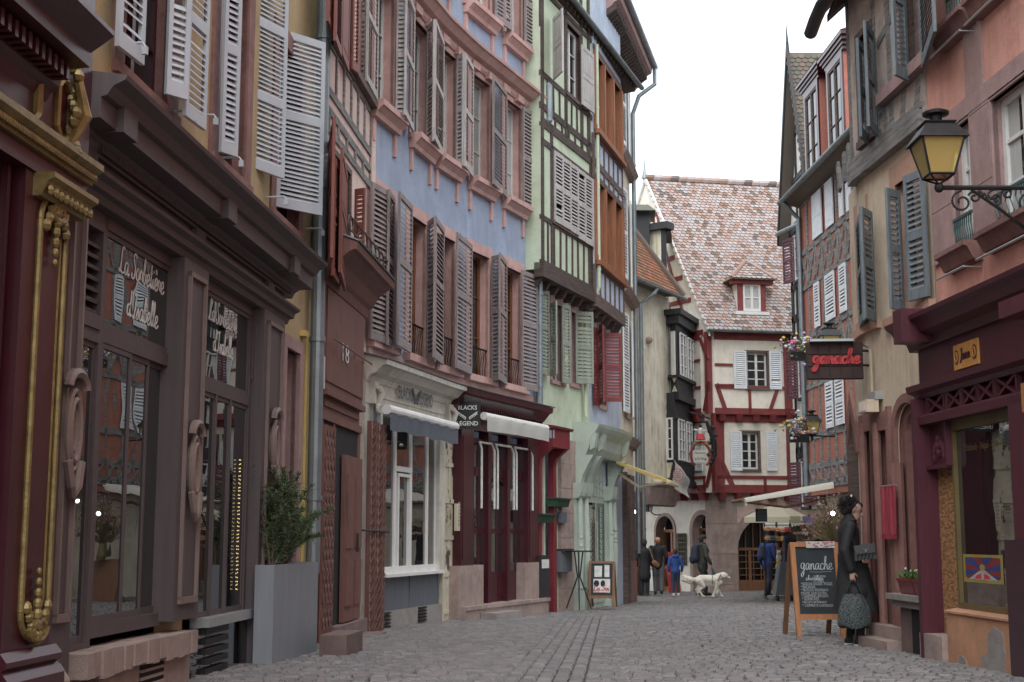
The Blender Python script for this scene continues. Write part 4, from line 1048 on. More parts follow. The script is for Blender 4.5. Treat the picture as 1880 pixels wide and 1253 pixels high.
    # cream peeling narrow door
    a, b = F.u(813, 950, .1), F.u(836, 950, .1); zt_ = F.z(824, 790, .1)
    d = t0_
    db = MB(); db.box(F, a, b, G(24)-.1, zt_, 0, .08); db.box(F, a, a+.05, G(24), zt_, .08, .11); db.box(F, b-.05, b, G(24), zt_, .08, .11)
    m_ = (a+b)/2; db.box(F, m_-.02, m_+.02, G(24), zt_-.5, .08, .1)
    for k in range(5): z = G(24)+.15+k*.62; db.box(F, a+.05, b-.05, z-.035, z+.035, .08, .105)
    db = db.build('door', M['peel'], d, label='narrow cream door with badly peeling paint')
    fr = MB(); fr.box(F, a, b, zt_, zC-.5, 0, .09); fr.build('transom_panel', ow, d)
    ic = thing('intercom_panel', 'tall beige intercom box on the maroon pilaster', 'intercom', F.P(F.u(841, 950, .3), .3, F.z(841, 975, .3)))
    im = MB(); ua = F.u(837, 950, .27); im.box(F, ua, ua+.12, F.z(841, 975, .3), F.z(841, 925, .3), .24, .3)
    im = im.build('case', M['canvasy'], ic); bt = MB()
    for k in range(7): z = F.z(841, 970, .3)+.05+k*.06; bt.box(F, ua+.03, ua+.09, z, z+.03, .3, .308)
    bt.build('buttons', M['steelb'], ic)
    # ------------------------------------------------------------ maroon shop
    u0, u1 = F.u(843, 950, .25), F.u(986, 900, .2); c = F.P((u0+u1)/2)
    s = thing('glazed_door_shop', 'dark maroon shop front with three glazed doors and a white rolled awning', 'shop', (c[0], c[1], G(25.5)))
    cr_ = M['maroon']; gd = G(26); zC = F.z(920, 728, .45); zF = F.z(930, 800, .2)
    fz = MB(); fz.box(F, u0-.1, u1, zF, zC-.2, 0, .2, step=.6); fz.build('frieze', cr_, s)
    cm = MB(); cm.mould(F, u0-.2, u1+.15, [(0, zC-.42), (.22, zC-.42), (.24, zC-.3), (.3, zC-.26), (.42, zC-.12), (.48, zC-.1), (.5, zC), (0, zC+.1)])
    for k in range(40): u = u0+(u1-u0)*k/40; cm.box(F, u, u+.05, zC-.29, zC-.22, .26, .33)
    cm.build('cornice', cr_, s)
    fl = MB(); fl.mould(F, u0-.25, u1+.2, [(0, zC+.105), (.52, zC+.003), (.53, zC+.02), (0, zC+.13)]); fl.build('lead_flashing', M['zinc'], s)
    pi = MB(); base = gd+.95
    for xa, xb in ((843, 866), (966, 985)):
        a, b = F.u(xa, 900, .2), F.u(xb, 900, .2); pi.box(F, a, b, base, zF, 0, .24); pi.box(F, a+.06, b-.06, base+.1, zF-.15, .24, .255); pi.cut()
    for px_ in (895, 930): u = F.u(px_, 900, .15); pi.box(F, u-.07, u+.07, gd+.1, zF, 0, .2); pi.cut()
    pi.build('pilaster', cr_, s)
    st = MB()
    for xa, xb in ((840, 886), (962, 1000)): st.box(F, F.u(xa, 1050, .25), F.u(xb, 1050, .25), gd-.3, base, 0, .27); 
    st.box(F, u0, u1+.15, gd-.3, gd+.2, 0, .38, step=.6); st.box(F, u0, u1+.18, gd+.2, gd+.26, 0, .41, step=.6); st.build('plinth', M['stone'], s)
    for k, (xa, xb) in enumerate(((868, 892), (898, 928), (933, 963))):
        a, b = F.u(xa, 900, .1), F.u(xb, 900, .1); z0 = gd+.26; z1 = zF-.12; d = MB()
        z2 = F.z(915, 868, .1)
        d.box(F, a, a+.07, z0, z1, .02, .1); d.box(F, b-.07, b, z0, z1, .02, .1); d.box(F, a+.07, b-.07, z0, z0+.55, .02, .09); d.box(F, a+.07, b-.07, z1-.06, z1, .02, .1)
        d.box(F, a+.07, b-.07, z2-.1, z2+.06, .02, .11); m_ = (a+b)/2; d.box(F, m_-.03, m_+.03, z0+.55, z1-.06, .02, .095)
        d.box(F, a+.07, b-.07, z0+1.25, z0+1.33, .02, .095); d.box(F, a+.1, m_-.05, z0+.1, z0+.48, .09, .105); d.box(F, m_+.05, b-.1, z0+.1, z0+.48, .09, .105)
        if k == 1:
            pts = [F.P(m_+(b-a-.1)*.5*math.cos(PI-x*PI/10), .1, z2-.35+.22*math.sin(x*PI/10)) for x in range(11)]; d.tube(pts, .03, 6)
        o = d.build('door', cr_, s); g = MB(); g.box(F, a+.03, b-.03, z0+.5, z1-.03, .07, .08); g.build('pane', M['glassm'], o)
        h = MB(); h.tube([F.P(b-.05, .13, z0+1.05), F.P(b-.05, .13, z0+1.3)], .015, 6); h.build('handle', M['gold'], o)
        w_ = MB(); zt_ = F.z(915, 828, .3); zb_ = F.z(915, 935, .3); a2, b2 = a-.0, b+.0
        w_.tube([F.P(a2, .27, zb_), F.P(a2, .27, zt_), F.P(a2+.02, .22, zt_+.12), F.P(b2-.02, .22, zt_+.12), F.P(b2, .27, zt_), F.P(b2, .27, zb_)], .022, 6); w_.build('awning_arm', M['offw'], s)
    ra, rb = F.u(885, 780, .45), F.u(1000, 790, .45); zr = F.z(940, 775, .45)
    wv = MB(); wv.tube([F.P(ra+(rb-ra)*i/6, .48, zr) for i in range(7)], .07, 12)
    wv.build('awning_roller', M['white'], s)
    vl = MB(); vl.grid(lambda i, j: F.P(ra+(rb-ra)*i, .55+.01*math.sin(i*30), zr-.0-.27*j+.02*math.sin(i*3)*j), 30, 3); vl.build('valance', M['canvasw'], s)
    # stone block step
    a0 = gnd(912, 1121); q = MB(); Fs = Fa([(LE.P(LE.u(912, 1100, .7), .7)[0], LE.P(LE.u(912, 1100, .7), .7)[1]), (LE.P(LE.u(958, 1100, .7), .7)[0], LE.P(LE.u(958, 1100, .7), .7)[1])], 1)
    q.box(Fs, 0, Fs.L, G(26)-.1, G(26)+.13, -.3, .0); o = q.build('stone_step', M['greystone'], None, (*Fs.P(0, 0)[:2], G(26))); tag(o, 'low grey stone step before the maroon shop doors', 'step')
    # hanging sign
    u = F.u(845, 760, .2); zt_ = F.z(858, 742, .6)
    k = F.P(u, .1)[1]-.25
    q0, q1 = at(834.5, 788, k), at(882, 738, k)
    s = thing('hanging_sign', 'square black projecting sign with white laurel lettering over the maroon shop', 'hanging sign', (q1[0], k, q0[2]))
    Fs = Fa([(q0[0], k), (q1[0], k)], 1); m = MB(); m.box(Fs, 0, Fs.L, q0[2], q1[2], -.05, .0); m.build('board', M['black'], s)
    lt = MB(); P = on(Fs, .004); h = q1[2]-q0[2]; l = Fs.L
    block(lt, P, 'BLACKS', l*.13, q0[2]+h*.71, h*.155, .003, fit=l*.74, bold=.012); block(lt, P, 'LEGEND', l*.09, q0[2]+h*.13, h*.155, .003, fit=l*.82, bold=.012)
    for sg in (-1, 1):
        for i in range(6):
            x_ = l*.5+sg*l*(.05+.055*i); y_ = q0[2]+h*(.40+.035*i)
            for dy in (-1, 1):
                lt.prism(Fs, [(x_, y_), (x_+sg*l*.03, y_+dy*h*.055), (x_+sg*l*.07, y_+dy*h*.06+h*.02), (x_+sg*l*.045, y_+dy*h*.01)], .002, .006)
    lt.build('lettering', M['offw'], s)
    br = MB(); br.tube([Fs.P(l, -.025, q1[2]-.02), (F.P(u+.1, 0)[0]-.2, k-.02, q1[2]-.02)], .015, 6); br.build('bracket', M['iron'], s)
houseE()
def bracket(mb, F, u, z, wd=.14, h=.16, w0=0, w1=.4):
    mb.prism_w = None
    P = F.P; a, b = u-wd/2, u+wd/2
    mb.hexa([P(a, w0, z-h), P(a, w1*.6, z-h), P(b, w1*.6, z-h), P(b, w0, z-h), P(a, w0, z), P(a, w1, z), P(b, w1, z), P(b, w0, z)])
# ---------------------------------------------------------------- green half-timbered house (F)
def houseF():
    F = LF; L_ = F.L; J = .32
    zj = F.z(1040, 518, J)                      # underside of the jetty
    z1 = F.z(1008, 600)
    w1 = (F.u(1013, 640), F.u(1032, 640), F.z(1022, 700), F.z(1022, 560))
    w2 = (F.u(1048, 640), F.u(1060, 640), F.z(1053, 705), F.z(1053, 575))
    sh = (F.u(1001, 900), F.u(1022, 900), G(27.5)-.1, F.z(1010, 815))
    t = house('green_half_timbered_house', 'pale green house with dark timber frame, jettied upper floors and sage shutters', F, .0, L_-.01, zj+.05, [w1, w2, sh], M['green'], back=5)
    ua, ub = F.u(993, 450, J), F.u(1090, 450, J)
    zt = 14.4
    wA = (F.u(1014, 360, J), F.u(1083, 400, J), F.z(1048, 425, J), F.z(1048, 305, J))
    wB = (F.u(1040, 120, J), F.u(1064, 120, J), F.z(1052, 180, J), F.z(1052, 55, J))
    m = MB(); wallmb(m, F, ua, ub, zj, zt, [wA, wB], w=J)
    for q, s_ in ((ua, 1), (ub, -1)): m.face([F.P(q, J, zj), F.P(q, -3, zj), F.P(q, -3, zt), F.P(q, J, zt)])
    m.face([F.P(ua, J, zj), F.P(ub, J, zj), F.P(ub, -.1, zj), F.P(ua, -.1, zj)])
    m.build('upper_wall', M['green'], t)
    T = []; dz = lambda px, py: F.z(px, py, J)
    for z, wd in ((zj+.1, .2), (dz(1048, 432), .1), (dz(1048, 300), .12), (dz(1048, 262)-.06, .2), (dz(1048, 262)+.28, .15), (dz(1052, 187)+.0, .12), (dz(1052, 42), .1)):
        T.append(((ua, z), (ub, z), wd))
    for u in (ua+.07, ub-.22, F.u(1012, 360, J), wA[1]+.05): T.append(((u, zj), (u, dz(1048, 262)), .12))
    for u in (ua+.07, wB[0]-.08, wB[1]+.08, ub-.3): T.append(((u, dz(1048, 262)), (u, zt), .15))
    for i in range(1, 9): u = ua+(ub-ua)*i/9.; T.append(((u, zj+.2), (u+RN.uniform(-.03, .03), dz(1048, 432)), .055)); T.append(((u, dz(1048, 262)+.3), (u+RN.uniform(-.03, .03), dz(1052, 187)), .055))
    for i in range(1, 8): u = ua+(ub-ua)*i/8.; T.append(((u, dz(1048, 262)), (u, dz(1048, 262)+.3), .07))
    timber_wall(t, F, T, M['tdark'], J-.03, J+.03)
    bm = MB(); bm.box(F, ua, ub, zj-.16, zj+.14, J-.15, J+.06)
    for i in range(7): bracket(bm, F, ua+.15+(ub-ua-.3)*i/6, zj-.1, .13, .22, 0, J)
    bm.build('jetty_beam', M['tdark'], t)
    wd = M['tbrown']; sg = M['shgreen']
    for r in (w1, w2): o = opening(t, F, r, M['mauvestone'], sur=.13, depth=.2, lint=.18); sash(o, F, r, -.15, M['white'], rows=3)
    o = opening(t, F, wA, wd, w=J, sur=.08, depth=.12, name='window'); sash(o, F, wA, J-.1, wd)
    o = opening(t, F, wB, wd, w=J, sur=.1, depth=.18, name='window'); sash(o, F, wB, J-.12, M['white'], rows=3)
    n = 5
    for k in range(n):
        a = wA[0]+(wA[1]-wA[0])*k/n; b = wA[0]+(wA[1]-wA[0])*(k+1)/n-.02
        leaf(t, F.P(a, J+.05), F.P(b, J+.07), wA[2]-.03-.05*(k > 2), wA[3]+.02, M['sholdl'], pitch=.07, mid=(.5,))
    fleaf(t, F, 1016, 1033, 25, 140, M['sholdl'], J+.08, J+.45, solid=True, pitch=.07); fleaf(t, F, 1068, 1090, 92, 200, M['sholdl'], J+.1, J+.14, solid=True)
    fleaf(t, F, 987, 1008, 532, 688, sg, .08, .14, pitch=.07, mid=(.55,)); fleaf(t, F, 1012, 1022, 555, 690, sg, .12, .35, pitch=.07); fleaf(t, F, 1032, 1047, 560, 705, sg, .12, .2, pitch=.07, mid=(.5,))
    k = F.P(F.u(1057, 640), .05); y0 = k[1]; q0 = at(1057, 705, y0); q1 = at(1090, 712, y0+.12); zt_ = at(1072, 572, y0)[2]
    leaf(t, (q0[0], y0), (q1[0], y0+.12), q0[2], zt_, sg, pitch=.075, mid=(.5,))
    # eaves and gutter running along F and G
    z0 = F.z(1070, 12, .6); F2 = Fa([F.P(-.3, 0)[:2], LG.P(LG.L, 0)[:2]], 1)
    zg = F2.z(1177, 162, .62)
    print('gutter z', z0, zg)
    e = MB(); zz = (z0*.5+zg*.5)
    e.mould(F2, -.2, F2.L+.1, [(.1, zz+.15), (.56, zz-.02), (.58, zz+.02), (-2.2, zz+2.3), (-2.2, zz+1.9)], 0); e.build('roof', M['tilem'], t)
    sf = MB()
    n = 26
    for i in range(n): u = -.1+F2.L*i/n; sf.hexa([F2.P(u, .1, zz+.1), F2.P(u, .52, zz-.14), F2.P(u+.1, .52, zz-.14), F2.P(u+.1, .1, zz+.1), F2.P(u, .1, zz+.2), F2.P(u, .52, zz-.03), F2.P(u+.1, .52, zz-.03), F2.P(u+.1, .1, zz+.2)])
    sf.mould(F2, -.2, F2.L+.05, [(0, zz-.15), (.45, zz-.12), (.47, zz+.02), (0, zz+.2)])
    sf.build('eaves', M['tdark'], t)
    gutter(t, F2, -.25, F2.L+.15, zz, .62, .07)
    # light green pipe on the seam
    pipe(t, [F.P(ub+.04, J+.1, zz-.3), F.P(ub+.06, J+.1, zj+.2), F.P(ub+.0, .1, zj-.5), F.P(ub, .1, F.z(1085, 770))], .04, M['green'], 'thin_pipe')
    # red shop front on the green house
    u0, u1 = F.u(998, 900, .2), F.u(1032, 850, .3); c = F.P((u0+u1)/2)
    s = thing('shop_porch', 'small bright crimson shop porch with a boxed hood under the green house', 'porch', (c[0], c[1], G(28)))
    zr = F.z(1015, 785, .5); zb = F.z(1020, 820, .5); g = G(28)
    hd = MB(); hd.box(F, u0-.05, u1+.15, zb, zr, 0, .42); hd.mould(F, u0-.1, u1+.2, [(0, zr), (.47, zr), (.5, zr+.05), (0, zr+.12)])
    hd.mould(F, u0-.05, u0+.1, [(0, zb-.6), (.08, zb-.55), (.16, zb-.2), (.4, zb), (0, zb)]); hd.mould(F, u1, u1+.14, [(0, zb-.6), (.08, zb-.55), (.16, zb-.2), (.4, zb), (0, zb)]); hd.build('hood', M['crimson'], s)
    pi = MB(); pi.box(F, u0-.04, u0+.12, g-.1, zb, 0, .12); pi.cut(); pi.box(F, u1-.02, u1+.14, g-.1, zb, 0, .12); pi.build('pilaster', M['crimson'], s)
    d = MB(); d.box(F, u0+.12, u1-.02, g-.1, zb, -.12, -.06)
    for k in range(3): z = g+.15+k*.75; d.box(F, u0+.2, u1-.1, z, z+.6, -.06, -.03)
    d.build('door', M['crimson'], s)
    # stone piers
    st = MB(); a, b = F.u(1028, 900, .05), F.u(1056, 900, .05)
    for k in range(7): z = g-.1+k*.52; st.box(F, a, b-.03*(k % 2), z, z+.515, 0, .08+.006*(k % 2))
    st.build('stone_pier', M['stone'], t)
    pb = MB(); a, b = F.u(986, 950, .1), F.u(998, 950, .1)
    for k in range(6): z = g-.1+k*.55; pb.box(F, a, b, z, z+.545, 0, .1)
    pb.build('stone_quoins', M['stone'], t)
houseF()
# mailboxes, flower boxes, high table, A-board by the green house
def street_bits():
    F = LF
    for (xl, xr, yt, yb, lab, m_) in ((993, 1009, 1020, 1100, 'tall dark menu box with glass standing on the pavement beside the crimson porch', M['tblack']),):
        w = .3; a, b = F.u(xl, 1000, w), F.u(xr, 1000, w); z1 = F.z(1000, yt, w); z0 = G(27)
        t = thing('menu_case', lab, 'menu case', F.P((a+b)/2, w, z0)); m = MB(); m.box(F, a, b, z0, z1, w-.15, w); m.build('case', m_, t)
        p = MB(); p.box(F, a+.05, b-.05, z1-.25, z1-.08, w, w+.006); p.build('notice', M['offw'], t)
    for (xl, xr, yt, yb, lab) in ((993, 1018, 943, 958, 'small dark green flower box fixed low beside the maroon shop'), (1023, 1046, 914, 930, 'dark green flower box fixed on the stone pier right of the crimson porch')):
        w = .25; a, b = F.u(xl, 950, w), F.u(xr, 950, w); z1 = F.z(xl, yt, w); z0 = z1-.18
        t = thing('flower_box', lab, 'flower box', F.P((a+b)/2, w, z0))
        m = MB(); m.mould(F, a, b, [(w-.22, z0), (w-.03, z0), (w+.03, z1), (w-.22, z1)]); m.mould(F, a-.02, b+.02, [(w-.23, z1-.03), (w+.05, z1-.03), (w+.05, z1), (w-.23, z1)]); m.build('box', M['bottle'], t)
        s = MB(); s.box(F, a+.02, b-.02, z1-.001, z1+.004, w-.2, w); s.build('soil', M['joint'], t)
    w = .12; a, b = F.u(1023, 1000, w), F.u(1044, 1000, w)
    t = thing('dark_notice_box', 'grey slate wall box below the green flower box', 'wall box', F.P(a, w, F.z(1033, 1050, w)))
    m = MB(); m.box(F, a, b, F.z(1033, 1050, w), F.z(1033, 1012, w), .08, .2); m.build('case', M['slate'], t); q = MB(); q.box(F, a+.02, b-.02, F.z(1033, 1014, w), F.z(1033, 1008, w), .08, .24); q.build('lid', M['tblack'], t)
    m = MB(); a, b = F.u(1027, 950, .12), F.u(1038, 950, .12); m.box(F, a, b, F.z(1032, 960, .12), F.z(1032, 941, .12), .08, .16); o = m.build('meter_box', M['slate'], None, F.P(a, .1, F.z(1032, 960, .12))); tag(o, 'small grey metal mailbox on the stone pier', 'mailbox')
    m = MB(); q = at(1000, 805, 27.0); q2 = at(1018, 790, 27.0); Fs = Fa([(q[0], 27.0), (q2[0], 27.0)], 1); m.box(Fs, 0, Fs.L, q[2], q2[2], -.03, 0); o = m.build('blank_sign', M['zinc'], None, (q[0], 27, q[2])); tag(o, 'small plain grey projecting plate at the white awning end', 'sign')
    # high table
    y = 28.4; x = at(1063, 1105, y)[0]; zt = at(1063, 1011, y)[2]
    t = thing('high_table', 'round black high bistro table with splayed legs', 'table', (x, y, G(y)))
    m = MB(); m.lathe((x, y, zt-.03), [(.30, 0), (.31, .01), (.31, .025), (.3, .03)], 24); m.build('tabletop', M['tblack'], t)
    for k in range(3):
        a = k*2*PI/3+.5; l = MB(); l.tube([(x+.10*math.cos(a), y+.10*math.sin(a), zt-.03), (x+.03*math.cos(a), y+.03*math.sin(a), zt*.55+G(y)*.45), (x+.30*math.cos(a), y+.30*math.sin(a), G(y)+.01)], .016, 7); l.build('leg', M['tblack'], t)
    # A-board La Soi
    y = 29.4; p0, p1 = at(1080, 1104, y), at(1128, 1110, y-.12); zt = at(1104, 1031, y)[2]
    t = thing('sandwich_board', 'small wooden framed pavement sign with white poster reading La Soi', 'pavement sign', ((p0[0]+p1[0])/2, y, G(y)))
    Fs = Fa([(p0[0], y), (p1[0], y-.12)], 1); g = G(y); L_ = Fs.L
    fr = MB(); H = zt-g; tilt = .16
    def Pt(a, b, d): return Fs.P(a, -.02-tilt*(b/H)+d, g+b)
    def bx(mb, a0, a1, b0, b1, d0, d1): mb.hexa([Pt(a0, b0, d0), Pt(a0, b0, d1), Pt(a1, b0, d1), Pt(a1, b0, d0), Pt(a0, b1, d0), Pt(a0, b1, d1), Pt(a1, b1, d1), Pt(a1, b1, d0)])
    bx(fr, 0, .05, 0, H, 0, .03); bx(fr, L_-.05, L_, 0, H, 0, .03); bx(fr, .05, L_-.05, H-.05, H, 0, .03); bx(fr, .05, L_-.05, .2, .26, 0, .03)
    fr.build('frame', M['woodd'], t)
    lg = MB(); lg.hexa([Fs.P(0, -.5, g), Fs.P(0, -.47, g), Fs.P(.04, -.47, g), Fs.P(.04, -.5, g), Fs.P(0, -.2, zt-.03), Fs.P(0, -.17, zt-.03), Fs.P(.04, -.17, zt-.03), Fs.P(.04, -.2, zt-.03)])
    lg.hexa([Fs.P(L_-.04, -.5, g), Fs.P(L_-.04, -.47, g), Fs.P(L_, -.47, g), Fs.P(L_, -.5, g), Fs.P(L_-.04, -.2, zt-.03), Fs.P(L_-.04, -.17, zt-.03), Fs.P(L_, -.17, zt-.03), Fs.P(L_, -.2, zt-.03)]); lg.build('rear_leg', M['woodd'], t)
    po = MB(); bx(po, .05, L_-.05, .26, H-.05, .0, .012); po.build('panel', M['chalkb'], t)
    pp = MB(); bx(pp, .1, L_-.1, .32, H*.62, .012, .016); bx(pp, .12, L_*.5, H*.66, H*.9, .012, .015); bx(pp, L_*.6, L_-.12, H*.66, H*.92, .012, .016); pp.build('poster', [M['offw']], t)
    pe = MB()
    P = lambda a, b, d: Pt(a, b, .017+d)
    for sg in (-1, 1):
        pe.prism_ = 0
        for c_ in range(10):
            a = c_*.6; 
        k = L_*.42+sg*.07
        ring = [P(k+.05*math.cos(i*PI/6)*(1.2 if sg < 0 else 1), H*.52+.07*math.sin(i*PI/6), .002) for i in range(12)]
        pe.face(ring)
    pe.build('silhouettes', M['black'], t)
    lt = MB(); script(lt, P, 'La Soï', L_*.17, H*.37, .11, .02, .004, fit=L_*.62); ribbon(lt, P, [(L_*.18, H*.345), (L_*.5, H*.325), (L_*.8, H*.35)], .012, .004)
    lt.build('lettering', M['signred'], t)
street_bits()
# ---------------------------------------------------------------- sage carved shop front (between F and G)
def sage_shop():
    F = Fa([LF.P(LF.u(1056, 900))[:2], LF.P(LF.L)[:2], LG.P(LG.u(1150, 900))[:2]], 1)
    t0 = F.u(1056, 900, .1); t1 = F.u(1143, 850, .35); c = F.P((t0+t1)/2)
    s = thing('carved_shop', 'pale sage green carved shop front with heavy bracketed cornice', 'shop', (c[0], c[1], G(31)))
    sg = M['sage']; g = G(31)-.05
    zc = F.z(1110, 785, .6); zb = F.z(1110, 840, .4)
    m = MB(); m.mould(F, t0+.1, t1+.05, [(0, zb), (.3, zb), (.38, zb+.15), (.42, zc-.25), (.55, zc-.1), (.6, zc-.02), (.62, zc+.05), (0, zc+.12)]); m.build('cornice', sg, s)
    b = MB()
    for u in (t0+.2, t0+.75, t1-.2):
        b.mould(F, u-.12, u+.12, [(.05, zb-.75), (.16, zb-.7), (.24, zb-.45), (.4, zb-.15), (.5, zb), (.05, zb)])
        b.mould(F, u-.09, u+.09, [(.4, zb+.1), (.5, zb+.15), (.56, zc-.15), (.4, zc-.1)]); b.cut()
    b.build('console_bracket', sg, s)
    p = MB()
    for u, wd in ((t0+.12, .16), (t0+.55, .13), (t1-.6, .12), (t1-.15, .14)):
        p.box(F, u-wd, u+wd, g, zb-.6, 0, .12); p.tube([F.P(u, .13, g+.5), F.P(u, .17, g+1.2), F.P(u, .15, zb-.9)], [.09, .08, .065], 10)
        p.mould(F, u-wd-.04, u+wd+.04, [(0, zb-.95), (.2, zb-.93), (.26, zb-.82), (.28, zb-.6), (0, zb-.6)]); p.box(F, u-wd-.03, u+wd+.03, g, g+.45, 0, .2)
        for k in range(6): p.ell(F.P(u+RN.uniform(-.05, .05), .2, g+1.3+k*.09), (.05, .05, .05), 6, 0, 4)
        for k in range(5): p.ell(F.P(u+(k-2)*.05, .22, zb-.85), (.04, .05, .06), 6, 0, 4)
        p.cut()
    p.build('pilaster', sg, s)
    d = MB(); a, bb = t0+.68, t1-.72; d.box(F, a, bb, g, zb-.1, -.02, .04)
    m_ = (a+bb)/2
    for q0, q1 in ((a, m_-.02), (m_+.02, bb)): d.box(F, q0+.02, q1-.02, g+.9, zb-1.0, .04, .05, 1); d.box(F, q0+.05, q1-.05, g+.12, g+.75, .04, .06)
    d.build('door', [sg, M['glassm']], s)
    gr = MB()
    for q0, q1 in ((a, m_-.02), (m_+.02, bb)):
        for k in range(14):
            z = g+1.0+k*.12; 
            if z > zb-1.1: break
            u = (q0+q1)/2; gr.tube([F.P(u+.1*math.cos(x*.7)*(1-x/12), .07, z+.05*math.sin(x*.7)) for x in range(10)], .009, 4)
        for u in (q0+.05, q1-.05): gr.tube([F.P(u, .07, g+.9), F.P(u, .07, zb-1.0)], .012, 4)
    for k in range(18): u = a+(bb-a)*(k % 6+.5)/6; z = zb-.8+.18*(k//6); gr.tube([F.P(u+.06*math.cos(x*.8), .07, z+.07*math.sin(x*.8)) for x in range(9)], .011, 4)
    gr.build('door_grille', sg, s)
    pv = MB(); pv.box(F, t1-.55, t1-.3, g, zb-1.1, .02, .08); pv.build('side_panel', M['glassm'], s)
sage_shop()
# ---------------------------------------------------------------- brown and pale blue timber house (G)
def houseG():
    F = LG; L_ = F.L; J = .3; zj = F.z(1118, 570, J)
    wl = (F.u(1098, 680), F.u(1110, 680), F.z(1104, 745), F.z(1104, 600))
    t = house('brown_timber_house', 'narrow timber house with ochre brown window bays over pale blue panels and dark red shutters', F, 0, L_, zj+.05, [wl], M['bluepanel'], back=5)
    ua, ub = F.u(1091, 450, J), F.u(1143, 450, J); zt = 14.4
    rA = (ua+.08, ub-.05, F.z(1118, 500, J), F.z(1118, 358, J)); rB = (ua+.08, ub-.05, F.z(1120, 275, J), F.z(1120, 140, J))
    m = MB(); wallmb(m, F, ua, ub, zj, zt, [rA, rB], w=J)
    for q in (ua, ub): m.face([F.P(q, J, zj), F.P(q, -3, zj), F.P(q, -3, zt), F.P(q, J, zt)])
    m.face([F.P(ua, J, zj), F.P(ub, J, zj), F.P(ub, -.1, zj), F.P(ua, -.1, zj)]); m.build('upper_wall', M['bluepanel'], t)
    for r in (rA, rB):
        o = opening(t, F, r, M['tochre'], w=J, sur=.05, depth=.3, lint=.1)
        fr = MB(); n = 3
        for k in range(n+1): u = r[0]+(r[1]-r[0])*k/n; fr.box(F, u-.06, u+.06, r[2], r[3], J-.22, J+.06)
        fr.box(F, r[0], r[1], r[2], r[2]+.12, J-.2, J+.08); fr.box(F, r[0]-.05, r[1]+.05, r[2]-.1, r[2], J-.2, J+.14); fr.build('frame', M['tochre'], o)
        g = MB(); g.box(F, r[0], r[1], r[2], r[3], J-.21, J-.2); g.build('pane', M['glass'], o)
        b = MB()
        for k in range(n): u = r[0]+(r[1]-r[0])*(k+.5)/n; b.box(F, u-.2, u+.28, r[2]+.14, r[3], J-.19, J-.14)
        b.build('panelling', M['tochre'], o)
    T = []
    for z, wd in ((zj+.08, .16), (rA[2]-.12, .1), (rA[3]+.08, .12), (rB[2]-.14, .1), (rA[3]+.4, .16), (rB[3]+.1, .12)): T.append(((ua, z), (ub, z), wd))
    for i in range(7):
        u = ua+(ub-ua)*i/6; T.append(((u, zj+.1), (u, rA[2]-.1), .06)); T.append(((u, rA[3]+.4), (u, rB[2]-.1), .06)); T.append(((u, rA[3]), (u, rA[3]+.4), .08))
    timber_wall(t, F, T, M['tbrown'], J-.03, J+.03)
    bm = MB(); bm.box(F, ua, ub, zj-.14, zj+.1, J-.15, J+.05)
    for i in range(6): bracket(bm, F, ua+.1+(ub-ua-.2)*i/5, zj-.1, .12, .2, 0, J)
    bm.build('jetty_beam', M['tbrown'], t)
    o = opening(t, F, wl, M['mauvestone'], sur=.1, depth=.2); sash(o, F, wl, -.15, M['tbrown'])
    fleaf(t, F, 1090, 1098, 602, 745, M['shred'], .06, .12, pitch=.07); fleaf(t, F, 1100, 1108, 602, 742, M['shred'], .05, .3, pitch=.07)
    y0 = F.P(F.u(1108, 680))[1]; q0 = at(1109, 737, y0); q1 = at(1142, 740, y0+.1); zt_ = at(1125, 611, y0)[2]
    leaf(t, (q0[0], y0), (q1[0], y0+.1), q0[2], zt_, M['shred'], pitch=.075, mid=(.5,))
houseG()
